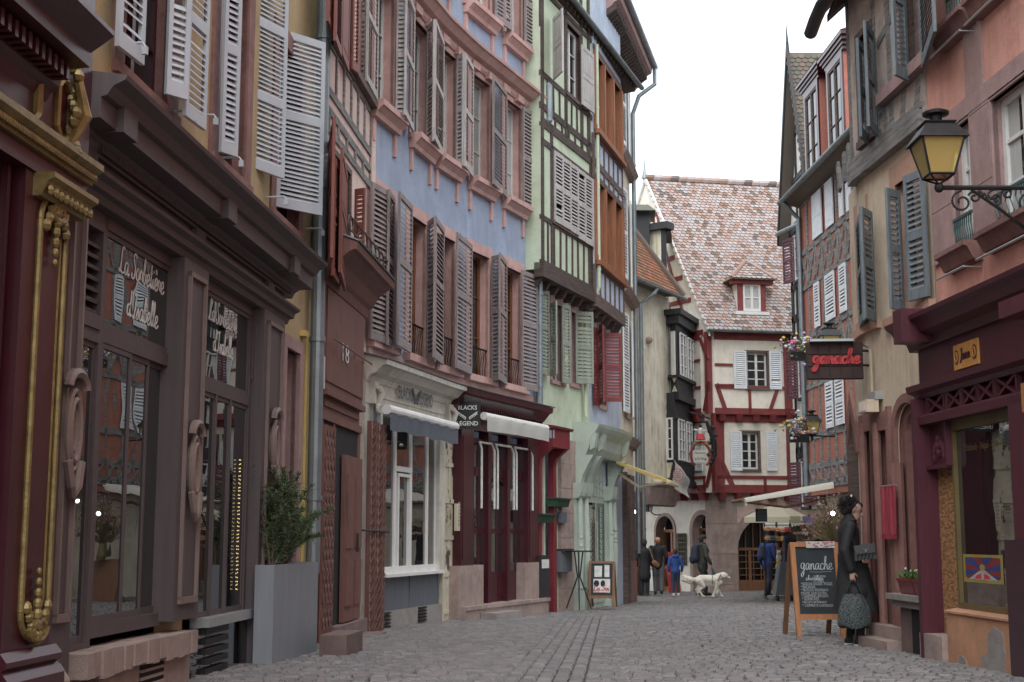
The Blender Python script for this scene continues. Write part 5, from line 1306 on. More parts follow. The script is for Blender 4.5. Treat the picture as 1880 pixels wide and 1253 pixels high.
# ---------------------------------------------------------------- cream house with tall eaves (H)
def houseH():
    F = LH; L_ = F.L; z1 = 16.1
    hs = [(F.u(1149, p), F.u(1158, p), F.z(1153, b), F.z(1153, a)) for p, a, b in ((230, 165, 300), (470, 375, 530), (680, 590, 765))]
    dr = (.2, 2.0, G(35)-.1, F.z(1150, 870))
    hs = [(.9, 1.8, h[2], h[3]) for h in hs]
    t = house('cream_house', 'tall narrow cream house with white louvred shutters beside the brown timber house', F, 0, L_, z1, hs+[dr], M['cream'], back=5)
    for h in hs:
        o = opening(t, F, h, M['stone'], sur=.13, depth=.2); sash(o, F, h, -.15, M['white'])
        leaf(t, F.P(h[0]-.75, .06), F.P(h[0]-.02, .12), h[2], h[3], M['shwhite'], pitch=.075); leaf(t, F.P(h[1]+.02, .12), F.P(h[1]+.7, .06), h[2], h[3], M['shwhite'], pitch=.075)
    c = MB()
    for py in (325, 555): z = F.z(1155, py); c.mould(F, 0, L_+.1, [(0, z-.15), (.15, z-.1), (.25, z+.05), (0, z+.15)]); c.cut()
    z = F.z(1160, 800, .3); c.mould(F, 0, L_+.1, [(0, z-.2), (.12, z-.15), (.22, z+.05), (0, z+.2)]); c.build('string_course', M['stone'], t)
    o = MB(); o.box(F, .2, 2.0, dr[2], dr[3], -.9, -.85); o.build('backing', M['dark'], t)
    o = MB(); o.box(F, .0, .2, dr[2], dr[3], -.3, .12); o.box(F, .75, .9, dr[2], dr[3]-.6, -.1, .1); o.box(F, 2.0, L_, dr[2], dr[3], -.1, .03); o.box(F, .2, 2.0, dr[3]-.8, dr[3], -.1, -.04); o.build('timber_post', M['tbrown'], t)
    st = MB(); st.box(F, 1.2, L_, dr[2], G(36)+1.0, .0, .06); st.build('plinth', M['redstone'], t)
    # high roof above G and H: pink cornice and gutter
    F2 = Fa([LG.P(.8)[:2], F.P(L_)[:2]], 1); W = .72
    z = F2.z(1196, 110, W)
    print('high gutter', z)
    ca = MB(); ca.mould(F2, 0, F2.L+.15, [(0, z-.7), (.15, z-.7), (.5, z-.28), (.64, z-.2), (.68, z+.03), (0, z+.2)]); ca.build('cornice', M['mauvestone'], t)
    rf = MB()
    for i in range(24): u = F2.L*i/24; rf.hexa([F2.P(u, .1, z-.75), F2.P(u, .55, z-.45), F2.P(u+.12, .55, z-.45), F2.P(u+.12, .1, z-.75), F2.P(u, .1, z-.6), F2.P(u, .55, z-.27), F2.P(u+.12, .55, z-.27), F2.P(u+.12, .1, z-.6)]); rf.cut()
    rf.build('rafter_ends', M['tdark'], t)
    ro = MB(); ro.mould(F2, -.1, F2.L+.1, [(.6, z), (.67, z+.05), (-2.6, z+3.4), (-2.6, z+3)]); ro.build('roof', M['tilem'], t)
    up = MB(); wallmb(up, F2, 0, F2.L, 14.2, z, [], w=.1); up.build('attic_wall', M['bluepanel'], t)
    gutter(t, F2, -.1, F2.L+.3, z+.03, W, .09)
    pipe(t, [F2.P(F2.L+.2, W, z-.03), F2.P(F2.L+.2, W, z-.5), F2.P(F2.L-.05, .3, z-.9), F.P(L_-.06, .12, z-1.4), F.P(L_-.06, .12, .5)], .06)
    # yellow edged awning
    s = thing('folding_awning', 'yellow edged folded arm awning reaching out from the cream house', 'awning', F.P(.8, .2, F.z(1130, 865, .3)))
    p0 = F.P(F.u(1131, 852, .1), .1); q0 = at(1131, 852, p0[1]); q1 = at(1222, 886, p0[1]-.6)
    v0, v1 = Vector(q0), Vector(q1); bk = Vector((.5, 1.9, 0)); m = MB()
    m.hexa([v0, v0+bk, v1+bk, v1, v0+Vector((0, 0, .07)), v0+bk+Vector((0, 0, .07)), v1+bk+Vector((0, 0, .07)), v1+Vector((0, 0, .07))]); m.build('canvas', M['yellowm'], s)
    a = MB(); a.tube([v0-Vector((0, -.3, .15)), v0.lerp(v1, .5)+Vector((0, .3, -.32)), v1+Vector((-.1, .1, -.02))], .035, 6); a.tube([v1+Vector((-.3, -.05, .02)), v1+Vector((.03, 0, .01))+bk*.1, v1+bk], .05, 8); a.build('arm', M['canvasy'], s)
houseH()
# ---------------------------------------------------------------- corner house with tiled roof and black oriel (I)
def houseI():
    F = LI; L_ = F.L; ze = F.z(1200, 537)
    zcb = F.z(1195, 905); t = house('cream_corner_house', 'stained cream corner house with old orange tile roof and black timber oriel', F, -1.2, L_, ze, [], M['cream'], back=7, zb=zcb)
    gfl = MB(); ug = F.u(1184, 1000); wallmb(gfl, F, -1.2, ug, -1.4, zcb, []); gfl.face([F.P(ug, 0, -1.4), F.P(ug, -3, -1.4), F.P(ug, -3, zcb), F.P(ug, 0, zcb)]); gfl.build('ground_floor_wall', M['redstone'], t)
    # right face towards the square
    E = F.P(L_); Fr = Fa([E[:2], (E[0]+1.0, E[1]+4.5)], 1)
    # soffit of the upper storey overhang, stone corbel
    rf = MB()
    # roof: facing slope rises steeply backwards
    O = F.P(-1.4, .45, ze+.05); U = Vector((*(F.p[1]-F.p[0]).normalized(), 0)); N_ = Vector((F.n[0].x, F.n[0].y, 0)); V = (-N_*.5+Vector((0, 0, .87))).normalized()
    le = L_+1.45
    # hip: narrowing upwards towards the left
    xr = at(1250, 537, E[1])[0]
    def keep(a, b): return a < le-b*.52
    roof_tiles(rf, O, U, V, int(le/.17), 17, .17, .155, keep=keep)
    bb = MB(); P0 = Vector(O); 
    q = lambda a, b: P0+U*a+V*b
    bb.hexa([q(0, 0), q(le, 0), q(le-.5, 0)-N_*2.2, q(0, 0)-N_*2.2, q(0, 2.7), q(le-1.4, 2.7), q(le-1.5, 2.7)-N_*.6, q(0, 2.7)-N_*.6]); bb.build('roof_deck', M['tilem'], t)
    rf.build('roof', M['tileo'], t)
    hp = MB(); hp.tube([q(le-.52*b, b)+N_*.05 for b in (0, .7, 1.4, 2.1, 2.75)], .13, 8); hp.build('hip_tiles', M['tilem'], t)
    gutter(t, F, -1.5, L_+.4, ze+.02, .45, .09)
    pp = F.P(F.u(1172, 700, .12), .12); 
    pipe(t, [F.P(.75, .45, ze-.05), F.P(.6, .4, ze-.25), F.P(.2, .12, ze-.6), F.P(.18, .12, G(43))], .07)
    cb = MB(); z = F.z(1205, 890, .05); cb.mould(F, .6, L_+.1, [(0, z-.7), (.1, z-.65), (.2, z-.1), (.28, z), (0, z+.02)]); cb.build('corbel', M['stone'], t)
    sp = MB(); zz = F.z(1188, 625); sp.ell(F.P(F.u(1188, 625), .06, zz), (.13, .1, .12), 8); sp.build('carved_boss', M['stone'], t)
    # oriel: boxy bay on the corner, seen on its left-front face and right side
    k = M['tblack']; zo0 = at(1230, 885, 45)[2]; zo1 = at(1240, 590, 45)[2]
    ob = MB(); x0 = at(1206, 800, 45)[0]; x1 = at(1240, 800, 44.6)[0]
    Fo = Fa([(x0, 45.1), (x1, 44.7)], 1); Fq = Fa([(x1, 44.7), (x1+1.05, 47.6)], 1)
    zt = lambda py: at(1225, py, 44.9)[2]
    # upper part narrower
    def vol(F1, F2, z0, z1, w): 
        a, b, c = F1.P(0, w), F1.P(F1.L, w), F2.P(F2.L, w); b2 = F2.P(0, w); d = (a[0], c[1])
        p = [(a[0], a[1]), ((b[0]+b2[0])/2+w*.4, (b[1]+b2[1])/2-w*.4), (c[0], c[1]), d]
        ob.hexa([(*q_, z0) for q_ in p]+[(*q_, z1) for q_ in p])
    vol(Fo, Fq, zt(885), zt(722), 0); 
    Fo2 = Fa([(x0+.5, 44.95), (x1+.1, 44.65)], 1); Fq2 = Fa([(x1+.1, 44.65), (x1+1.15, 47.6)], 1)
    vol(Fo2, Fq2, zt(722), zt(592), -.02)
    vol(Fo, Fq, zt(892), zt(880), .08); vol(Fo2, Fq2, zt(596), zt(580), .16); vol(Fo2, Fq2, zt(580), zt(570), .3); vol(Fo2, Fq2, zt(735), zt(722), .08); vol(Fo, Fq, zt(770), zt(762), .06); vol(Fo2, Fq2, zt(695), zt(689), .12)
    ob = ob.build('oriel', k, t)
    for (FF, FF2, a, b) in ((Fo, Fq, 845, 768), (Fo2, Fq2, 690, 610)):
        for H_, r in ((FF, (FF.L*.35, FF.L*.92, zt(a), zt(b))), (FF2, (.3, 1.2, zt(a), zt(b))), (FF2, (1.5, 2.4, zt(a), zt(b)))):
            wn = MB(); wn.box(H_, r[0]-.05, r[1]+.05, r[2]-.08, r[3]+.05, .0, .03); wn = wn.build('oriel_window', k, t); sash(wn, H_, r, .05, M['white'], rows=4, bar=.03)
    tri = MB(); H_ = Fo; u0, u1 = H_.L*.15, H_.L*.85
    tri.prism(H_, [(u0, zt(850)), (u1, zt(850)), ((u0+u1)/2+.12, zt(878)), ((u0+u1)/2-.12, zt(878))], .0, .02)
    H2 = Fo2; a0, a1 = H2.L*.2, H2.L*.95; zm = (zt(690)+zt(722))/2
    for p in (((a0, zt(720)), (a1, zt(720)), ((a0+a1)/2, zm-.05)), ((a0, zt(694)), (a1, zt(694)), ((a0+a1)/2, zm+.05))): tri.prism(H2, p, 0, .02)
    tri.build('plaster_panel', M['cream'], t)
    # black dormer tower above the roof, at the right
    dm = MB(); p = at(1163, 430, 46); p2 = at(1222, 415, 46.4)
    dm2 = [(at(1183, 500, 46.4)[0], 46.4), (at(1222, 500, 45.9)[0], 45.9), (at(1226, 500, 48)[0], 48.2), (at(1183, 500, 48.2)[0], 48.2)]
    z0_, z1_ = at(1200, 545, 46.2)[2], at(1200, 420, 46.2)[2]
    dm.hexa([(*q_, z0_) for q_ in dm2]+[(*q_, z1_) for q_ in dm2]); dm = dm.build('dormer', M['cream'], t)
    Fd = Fa([dm2[0], dm2[1]], 1); Fe = Fa([dm2[1], dm2[2]], 1)
    tb = MB()
    for a, b in ((0, .1), (Fd.L-.14, Fd.L)): tb.box(Fd, a, b, z0_, z1_, 0, .04)
    tb.box(Fd, -.15, Fd.L+.2, z1_-.1, z1_+.14, -.3, .2); tb.box(Fe, 0, Fe.L, z1_-.1, z1_+.1, 0, .2); tb.box(Fe, .0, .2, z0_, z1_, 0, .04); tb.build('timber_frame', k, t)
    # dark flat dormer far left above roof
    d3 = [(at(1160, 400, 46.0)[0]-1, 46.0), (at(1192, 400, 46.0)[0], 46.0), (at(1194, 400, 47)[0], 47.), (at(1160, 400, 47)[0]-1, 47.)]
    q_ = MB(); za, zb = at(1175, 420, 46.0)[2], at(1175, 390, 46.0)[2]; q_.hexa([(*a, za-2) for a in d3]+[(*a, zb) for a in d3]); q_.build('attic_dormer', M['tblack'], t)
    q2 = MB(); d4 = [(d3[0][0], 45.7), (d3[1][0]+.2, 45.7), (d3[2][0]+.2, 47.5), (d3[3][0], 47.5)]; q2.hexa([(*a, zb) for a in d4]+[(d4[0][0], 46.3, zb+.35), (d4[1][0]-.2, 46.3, zb+.35), (d4[2][0]-.2, 47.5, zb+.4), (d4[3][0], 47.5, zb+.4)]); q2.build('dormer_roof', M['tilem'], t)
    # wall lantern
    y = 43.6; q = at(1192, 945, y); s = thing('wall_lantern', 'grey framed wall lantern under the stone corbel of the cream corner house', 'lantern', (q[0], y, q[2]))
    q = at(1190, 924, y); m = MB(); m.lathe((q[0], y, q[2]-.28), [(.10, 0), (.17, .30), (.19, .31), (.06, .42), (.02, .46)], 4); m.build('glass_body', M['curtain'], s)
    m = MB(); 
    for j in range(4):
        a = PI/2*j; m.tube([(q[0]+.1*math.cos(a), y+.1*math.sin(a), q[2]-.28), (q[0]+.175*math.cos(a), y+.175*math.sin(a), q[2]+.03)], .014, 4)
    m.tube([(q[0]+.3+.28*math.cos(x*.3+1.2), y+.1, q[2]-.08+.3*math.sin(x*.3+1.2)*-1) for x in range(8)], .02, 5); m.build('frame', M['iron'], s)
    m = MB(); q = at(1164, 940, 40.0); m.ell((q[0], 40.0, q[2]), (.05, .05, .05), 8); o = m.build('light_bulb', M['bulb'], None, q); tag(o, 'small lit bulb beside the doorway of the cream corner house', 'lamp')
houseI()
M['golddull0'] = mat('dull_brass', (.12, .085, .035), .5, .2, 4, .1, 50)
# ---------------------------------------------------------------- red half-timbered corner house (J)
JC = (6.97, 47.0)
JL = Fa([(6.97-.5*7.2, 47+.866*7.2), JC], 1)       # left (gable) face, u runs left->right
JR = Fa([JC, (6.97+9.5, 47+1.9)], 1)
def houseJ():
    FR, FL = JR, JL; LL = FL.L
    z = lambda px, py: FR.z(px, py)
    zR = lambda py: FR.z(1312, py)
    zB1, zB2 = zR(905), zR(762)        # underside of jetties
    zE = zR(614)
    t = thing('red_half_timbered_house', 'white corner house with oxblood red timber frame and steep patterned tile roof', 'house', (JC[0], JC[1], G(47)))
    cw = M['creamw']
    def R(xl, xr, yt, yb, w=0): return FR.rect(xl, xr, yt, yb, w)
    g = G(47)-.3
    # ground floor, arches cut
    def archwall(F, u0, u1, zt, archs, mt, w=0, holes=()):
        m = MB(); hs = [(a, b, g, c) for a, b, c in archs]
        wallmb(m, F, u0, u1, g, zt, hs+list(holes), w=w)
        for a, b, c in archs:       # spandrels: square hole minus arc
            r = (b-a)/2; cx = (a+b)/2; n = 12; zc = c-r
            for i in range(n):
                t0, t1 = PI*i/n, PI*(i+1)/n
                p = [(cx+r*math.cos(t0), zc+r*math.sin(t0)), (cx+r*math.cos(t1), zc+r*math.sin(t1))]
                m.face([F.P(p[0][0], w, p[0][1]), F.P(p[0][0], w, c), F.P(p[1][0], w, c), F.P(p[1][0], w, p[1][1])])
        return m
    # left face arches measured
    A1 = (FL.u(1206, 1000), FL.u(1238, 1000), FL.z(1222, 948)); A2 = (FL.u(1273, 1000), FL.u(1307, 1000), FL.z(1290, 945))
    A3 = (FR.u(1354, 1000), FR.u(1354, 1000)+2.2, FR.z(1400, 950))
    A4 = (A3[1]+.6, A3[1]+2.8, A3[2])
    archwall(FL, 0, LL, zB1+.3, [A1, A2], cw).build('wall', cw, t)
    archwall(FR, 0, FR.L, zB1+.3, [A3, A4], cw).build('wall', M['pinkish'], t)
    def archtrim(F, a, b, c, wd, mt):
        m = MB(); r = (b-a)/2; cx = (a+b)/2; zc = c-r; n = 14
        pts = [(a, g)]+[(cx-r*math.cos(PI*i/n), zc+r*math.sin(PI*i/n)) for i in range(n+1)]+[(b, g)]
        out = [(a-wd, g)]+[(cx-(r+wd)*math.cos(PI*i/n), zc+(r+wd)*math.sin(PI*i/n)) for i in range(n+1)]+[(b+wd, g)]
        for i in range(len(pts)-1):
            q = [out[i], pts[i], pts[i+1], out[i+1]]
            m.hexa([F.P(u, -.35, z_) for u, z_ in q]+[F.P(u, .04, z_) for u, z_ in q])
        return m.build('arch', mt, t)
    archtrim(FL, *A1, .12, M['stone']); archtrim(FL, *A2, .16, M['stone']); archtrim(FR, *A3, .3, M['stone']); archtrim(FR, *A4, .3, M['stone'])
    # corner pier
    m = MB(); 
    for k in range(7): z0 = g+k*.52; m.box(FR, -.04, .85, z0, z0+.515, -.3, .06+.01*(k % 2)); m.box(FL, LL-.35, LL+.04, z0, z0+.515, -.3, .06+.01*(k % 2))
    m.build('corner_pier', M['pinkstone'] if 0 else M['stone'], t)
    # doors inside arches
    for F, A, mt in ((FL, A1, M['wood']), (FL, A2, M['woodd']), (FR, A3, M['woodd']), (FR, A4, M['woodd'])):
        a, b, c = A; d = MB(); wd = b-a
        n = 2 if wd < 1.8 else 4; sp = c-wd/2
        d.box(F, a, b, sp-.05, sp+.05, -.35, -.27)
        for i in range(n+1): u = a+wd*i/n; d.box(F, max(a, u-.05), min(b, u+.05), g+.2, sp, -.35, -.27)
        if n == 4:
            for k in range(1, 5): z0 = g+.6+(sp-g-.6)*k/5; d.box(F, a, b, z0-.015, z0+.015, -.34, -.28)
            for i in range(8): u = a+wd*(i+.5)/8; d.box(F, u-.012, u+.012, g+.6, c, -.34, -.28)
        d.box(F, a, b, g, g+.65 if n == 4 else g+.35, -.36, -.26); o = d.build('door' if n == 2 else 'window', mt, t)
        p = MB(); p.box(F, a-.05, b+.05, g, c, -.42, -.40); p.build('pane', M['glass'], o)
    # first and second floors
    J1, J2 = .28, .42
    holes1R = [R(1362, 1392, 795, 862, J1), (R(1500, 1530, 795, 862, J1))]; holes2R = [R(1371, 1408, 648, 712, J2), R(1510, 1540, 648, 712, J2)]
    s1, s2 = R(1340, 1355, 790, 862, J1), 0
    wl1 = (FL.u(1252, 830, J1), FL.u(1270, 830, J1), zB1+1.0+.35, zB2-.35); wl2 = (FL.u(1254, 680, J2)-.3, FL.u(1266, 680, J2), holes2R[0][2], holes2R[0][3])
    wl1 = (FL.u(1256, 830, J1), FL.u(1274, 830, J1), holes1R[0][2], holes1R[0][3])
    for (z0, z1, J, hr, hl) in ((zB1, zB2+.05, J1, holes1R, [wl1]), (zB2, zE+.1, J2, holes2R, [wl2])):
        m = MB(); wallmb(m, FR, -.0, FR.L, z0, z1, hr, w=J); wallmb(m, FL, 0, LL, z0, z1, hl, w=J)
        a = FR.P(0, J, 0); b = FL.P(LL, J, 0); m.face([(b[0], b[1], z0), (a[0], a[1], z0), (a[0], a[1], z1), (b[0], b[1], z1)])
        m.face([FR.P(0, J, z0), FR.P(FR.L, J, z0), FR.P(FR.L, -.3, z0), FR.P(0, -.3, z0)]); m.face([FL.P(0, J, z0), FL.P(LL, J, z0), FL.P(LL, -.3, z0), FL.P(0, -.3, z0)])
        m.build('wall', cw, t)
    # timbers of the right face
    def T(F, w, lst, name='timber_frame'):
        m = MB()
        for a, b, wd in lst: m.beam(F, a, b, wd, w-.03, w+.035)
        m.build(name, M['tred'], t)
    def p(px, py, w, F=FR): return F.hit(px, py, w)
    H1 = holes1R[0]; H2 = holes2R[0]
    L1 = []; e = .0
    zt1, zb1 = zB2+.0, zB1
    def vert(px, w, za, zb, wd, F=FR): u = F.u(px, 800, w); return ((u, za), (u, zb), wd)
    L1 = [((0, zB1+.13), (FR.L, zB1+.13), .28), ((0, FR.z(1400, 877, J1)), (FR.L, FR.z(1400, 877, J1)), .12), ((0, zB2-.12), (FR.L, zB2-.12), .3),
          vert(1321, J1, zB1, zB2, .3), vert(1446, J1, zB1, zB2, .12), vert(1402, J1, zB1, FR.z(1400, 877, J1), .1), (p(1348, 900, J1), p(1325, 848, J1), .18), vert(1488, J1, zB1, zB2, .12)]
    T(FR, J1, L1)
    L2 = [((0, zB2+.1), (FR.L, zB2+.1), .22), vert(1303, J2, zB2, zE, .26), vert(1449, J2, zB2, zE, .3), ((0, zE-.1), (FR.L, zE-.1), .3),
          (p(1315, 708, J2), p(1360, 708, J2), .1), ((FR.u(1315, 700, J2), FR.z(1380, 712, J2)), (FR.u(1440, 700, J2), FR.z(1380, 712, J2)), .12),
          ((FR.u(1312, 670, J2), FR.z(1330, 670, J2)), (FR.u(1345, 670, J2), FR.z(1330, 670, J2)), .09), (p(1333, 756, J2), p(1315, 705, J2), .15), (p(1413, 756, J2), p(1428, 712, J2), .13), vert(1378, J2, zB2, FR.z(1380, 712, J2), .1),
          ((FR.u(1452, 670, J2), FR.z(1460, 670, J2)), (FR.u(1480, 670, J2), FR.z(1460, 670, J2)), .08), (p(1456, 712, J2), p(1472, 757, J2), .14), ((FR.u(1452, 711, J2), FR.z(1460, 711, J2)), (FR.u(1490, 711, J2), FR.z(1460, 711, J2)), .1)]
    T(FR, J2, L2)
    zq = FR.z(1400, 877, J1); zw2 = FR.z(1380, 712, J2)
    Lw = lambda px, py, J: FL.hit(px, py, J)
    T(FL, J1, [((0, zB1+.13), (LL, zB1+.13), .28), ((0, zB2-.12), (LL, zB2-.12), .3), vert(1310, J1, zB1, zB2, .2, FL), ((LL-3, zq), (LL, zq), .1), (Lw(1266, 895, J1), Lw(1254, 828, J1), .12), (Lw(1297, 895, J1), Lw(1308, 845, J1), .12), vert(1292, J1, zB1, zq, .08, FL)])
    T(FL, J2, [((0, zB2+.1), (LL, zB2+.1), .22), ((0, zE-.1), (LL, zE-.1), .3), vert(1300, J2, zB2, zE, .16, FL), ((LL-3, zw2), (LL, zw2), .1), vert(1263, J2, zB2, zw2, .08, FL), (Lw(1293, 755, J2), Lw(1302, 700, J2), .12), (Lw(1300, 660, J2), Lw(1285, 620, J2), .1), ((LL-1.3, (zw2+zE)/2), (LL, (zw2+zE)/2), .1)])
    jb = MB()
    for zz, w0, w1 in ((zB1, .0, J1), (zB2, J1, J2+.02)):
        for i in range(16): u = .15+i*.62; jb.hexa([FR.P(u, w0, zz-.25), FR.P(u, w1+.05, zz-.25), FR.P(u+.2, w1+.05, zz-.25), FR.P(u+.2, w0, zz-.25), FR.P(u, w0, zz), FR.P(u, w1+.12, zz), FR.P(u+.2, w1+.12, zz), FR.P(u+.2, w0, zz)]); jb.cut()
        for i in range(11): u = LL-.35-i*.62; jb.hexa([FL.P(u, w0, zz-.25), FL.P(u, w1+.05, zz-.25), FL.P(u+.2, w1+.05, zz-.25), FL.P(u+.2, w0, zz-.25), FL.P(u, w0, zz), FL.P(u, w1+.12, zz), FL.P(u+.2, w1+.12, zz), FL.P(u+.2, w0, zz)]); jb.cut()
    jb.build('joist_ends', M['tred'], t)
    # windows and shutters
    for h, J, xs, ys in ((holes1R[0], J1, ((1337, 1358), (1403, 1422)), 1), (holes2R[0], J2, ((1347, 1370), (1412, 1434)), 2), (holes1R[1], J1, ((1467, 1486), (1535, 1555)), 1), (holes2R[1], J2, ((1472, 1490), (1545, 1565)), 2)):
        o = opening(t, FR, h, M['tbrown'], w=J, sur=.08, depth=.14, proud=.04); sash(o, FR, h, J-.1, M['white'], rows=4, fw=.06, bar=.035)
        for a, b in xs:
            ua, ub = FR.u(a, 700, J), FR.u(b, 700, J); leaf(t, FR.P(ua, J+.06), FR.P(ub, J+.06), h[2]-.05, h[3]+.05, M['shwhite'], pitch=.07, mid=(), rail=.06)
    for h, J, xs in ((wl1, J1, ((1241, 1252), (1277, 1290))), (wl2, J2, ((1267, 1277),))):
        o = opening(t, FL, h, M['tbrown'], w=J, sur=.08, depth=.14, proud=.04); sash(o, FL, h, J-.1, M['white'], rows=4, fw=.06, bar=.035)
        for a, b in xs:
            ua, ub = FL.u(a, 760, J), FL.u(b, 760, J); leaf(t, FL.P(ua, J+.06), FL.P(ub, J+.06), h[2]-.05, h[3]+.05, M['shwhite'], pitch=.07, mid=(), rail=.06)
    # window box
    # roof: eave along the right face, slope back; ridge found at the gable apex
    W = J2+.3
    eU = Vector((FR.p[1]-FR.p[0])).normalized(); U = Vector((eU.x, eU.y, 0))
    E0 = Vector(FR.P(-.25, W, zE+.05))
    half = 3.1+.6; gd_ = Vector((-.5, .866, 0)); apex = E0+gd_*half; zap = at(1212, 328, apex.y)[2]; apex.z = zap
    V = (apex-E0); SL = V.length; Vn = V/SL
    rt = MB(); ex = .14; tw = .175; nv = int(SL/ex); nu = 56
    Nn = U.cross(Vn).normalized(); Nn = Nn if Nn.z > 0 else -Nn
    bell = lambda b: Nn*(.30*max(0, 1-b/1.6)**2)*-0+Vector((0, 0, 0))
    roof_tiles(rt, E0, U, Vn, nu, nv, tw, ex)
    rt.build('roof_tiles', M['tile'], t)
    rd = MB(); lenr = nu*tw; B0 = E0-Nn*.03; A0 = apex-Nn*.03; back = E0+gd_*(2*half); back.z = E0.z
    c0 = [B0, A0, back]; c1 = [q+U*lenr for q in c0]; th = Vector((0, 0, -.12))
    rd.face([c0[0], c1[0], c1[1], c0[1]]); rd.face([c0[1], c1[1], c1[2], c0[2]]); rd.build('roof_deck', M['tilem'], t)
    gm = MB(); gi = [Vector(FL.P(LL, J2-.02, zE)), Vector(FL.P(LL-2*3.1-.3, J2-.02, zE))]; ga = (gi[0]+gi[1])/2; ga.z = zap-.35
    nL = Vector((-.866, -.5, 0)); gm.face([q_-nL*.045-Vector((0, 0, .12)) for q_ in (back, E0, apex)]); gm.build('gable_wall', cw, t)
    # gable timbers
    um = (LL-3.25); 
    def gl(z_): k = (z_-zE)/(zap-.35-zE); return (LL-3.2*k+.22, LL-6.4+3.1*k)
    tl = []
    zz = [zE+.02]+[zE+(zap-zE)*k for k in (.2, .34, .47, .62, .76)]
    for q in zz: a, b = gl(q); tl.append(((b, q), (a, q), .17))
    for i in range(len(zz)-1):
        a, b = gl(zz[i]); a2, b2 = gl(zz[i+1]); n = 4
        for k in (1, 2, 3, 3.5): u = b+(a-b)*k/n; tl.append(((u, zz[i]), (u+(um-u)*.18, zz[i+1]), .13))
    gb = MB()
    for a, b, wd in tl: gb.beam(FL, a, b, wd, J2-.05, J2+.03)
    gb.build('gable_timbers', M['tred'], t)
    gw = (um-.3, um+.3, zE+(zap-zE)*.63, zE+(zap-zE)*.77); o = opening(t, FL, gw, M['tred'], w=J2-.0, sur=.1, depth=.0, proud=.06, name='gable_window')
    g_ = MB(); g_.box(FL, gw[0], gw[1], gw[2], gw[3], J2-.0, J2+.02); g_.build('pane', M['glass'], o)
    vb = MB(); 
    q0, q1 = E0+Vector((0, 0, -.1))-U*.03, apex-U*.03
    d_ = U*.06; h_ = Vector((0, 0, .22))
    vb.hexa([q0-h_*.6, q0+d_-h_*.6, q1+d_-h_*.6, q1-h_*.6, q0+h_*.4, q0+d_+h_*.4, q1+d_+h_*.6, q1+h_*.6])
    q2 = back-U*.03; vb.hexa([q2-h_*.6, q2+d_-h_*.6, q1+d_-h_*.6, q1-h_*.6, q2+h_*.4, q2+d_+h_*.4, q1+d_+h_*.6, q1+h_*.6]); vb.build('bargeboard', M['white'], t)
    rg = MB(); n = 30
    for i in range(n):
        a = apex+U*(lenr*i/n); b = apex+U*(lenr*(i+1)/n+.04); rg.tube([a+Vector((0, 0, .02)), b+Vector((0, 0, .05))], .13, 8)
    rg.build('ridge_tiles', M['tile'], t)
    fn = MB(); fn.tube([apex+Vector((0, 0, 0)), apex+Vector((0, 0, .3)), apex+Vector((0, 0, .75))], [.12, .05, .01], 6); fn.build('finial', M['zinc'], t)
    FE = Fa([(E0-U*.1)[:2] if 0 else ((E0-U*.1).x, (E0-U*.1).y), ((E0+U*9.6).x, (E0+U*9.6).y)], 1); gutter(t, FE, 0, FE.L, E0.z+.0, .05, .08)
    # dormer on the roof
    zd0 = None
    ctr = None
    best = None
    for i in range(400):       # point on the roof plane seen at the dormer's foot
        pass
    def roofhit(px, py):
        a, b, c = ray(px, py); o_ = Vector((0, 0, CZ)); d = Vector((a, b, c)); k = (E0-o_).dot(Nn)/d.dot(Nn); return o_+d*k
    f0 = roofhit(1380, 573); ww = 1.05; out_ = Vector((U.y, -U.x, 0))
    Fd = Fa([((f0-U*ww/2).x, (f0-U*ww/2).y), ((f0+U*ww/2).x, (f0+U*ww/2).y)], 1); hz = at(1380, 527, f0.y)[2]-f0.z+.1
    dm = MB(); dm.box(Fd, 0, ww, f0.z-.1, f0.z+hz, -1.6, 0); dm = dm.build('dormer', cw, t)
    df = MB(); df.box(Fd, 0, .2, f0.z, f0.z+hz, 0, .05); df.box(Fd, ww-.2, ww, f0.z, f0.z+hz, 0, .05); df.box(Fd, -.25, ww+.25, f0.z+hz-.02, f0.z+hz+.15, -.1, .16); df.box(Fd, -.1, ww+.1, f0.z-.12, f0.z+.0, 0, .12, 1); df.build('frame', [M['tred'], M['white']], dm)
    sash(dm, Fd, (.2, ww-.2, f0.z+.02, f0.z+hz-.02), .03, M['white'], rows=2, fw=.07, bar=.04, glass=M['curtain'])
    # dormer hipped roof
    dr = MB(); zt_ = at(1380, 482, f0.y+.5)[2]; b0 = [Vector(Fd.P(-.32, .3, f0.z+hz+.12)), Vector(Fd.P(ww+.32, .3, f0.z+hz+.12)), Vector(Fd.P(ww+.32, -1.2, f0.z+hz+.12)), Vector(Fd.P(-.32, -1.2, f0.z+hz+.12))]
    tp = Vector(Fd.P(ww/2, -.45, zt_)); tq = Vector(Fd.P(ww/2, -1.9, zt_)); dr.face([b0[0], b0[1], tp]); dr.face([b0[1], b0[2], tq, tp]); dr.face([b0[3], b0[0], tp, tq]); dr.face([b0[3], b0[2], b0[1], b0[0]])
    dr = dr.build('dormer_roof', M['tilem'], t)
    dt = MB(); Vd = (tp-(b0[0]+b0[1])/2).normalized(); lw = (b0[1]-b0[0]).length; ls = (tp-(b0[0]+b0[1])/2).length
    roof_tiles(dt, b0[0]+Vector((0, 0, .02)), U, Vd, 9, int(ls/.15), .19, .15, keep=lambda a, b: a > b/ls*lw/2-.05 and a < lw-b/ls*lw/2+.05)
    dt.build('dormer_tiles', M['tile'], dr)
    hp = MB(); 
    for q in (b0[0], b0[1]): hp.tube([q+Vector((0, 0, .04)), tp+Vector((0, 0, .06))], .07, 6)
    hp.build('hip_tiles', M['tile'], dr)
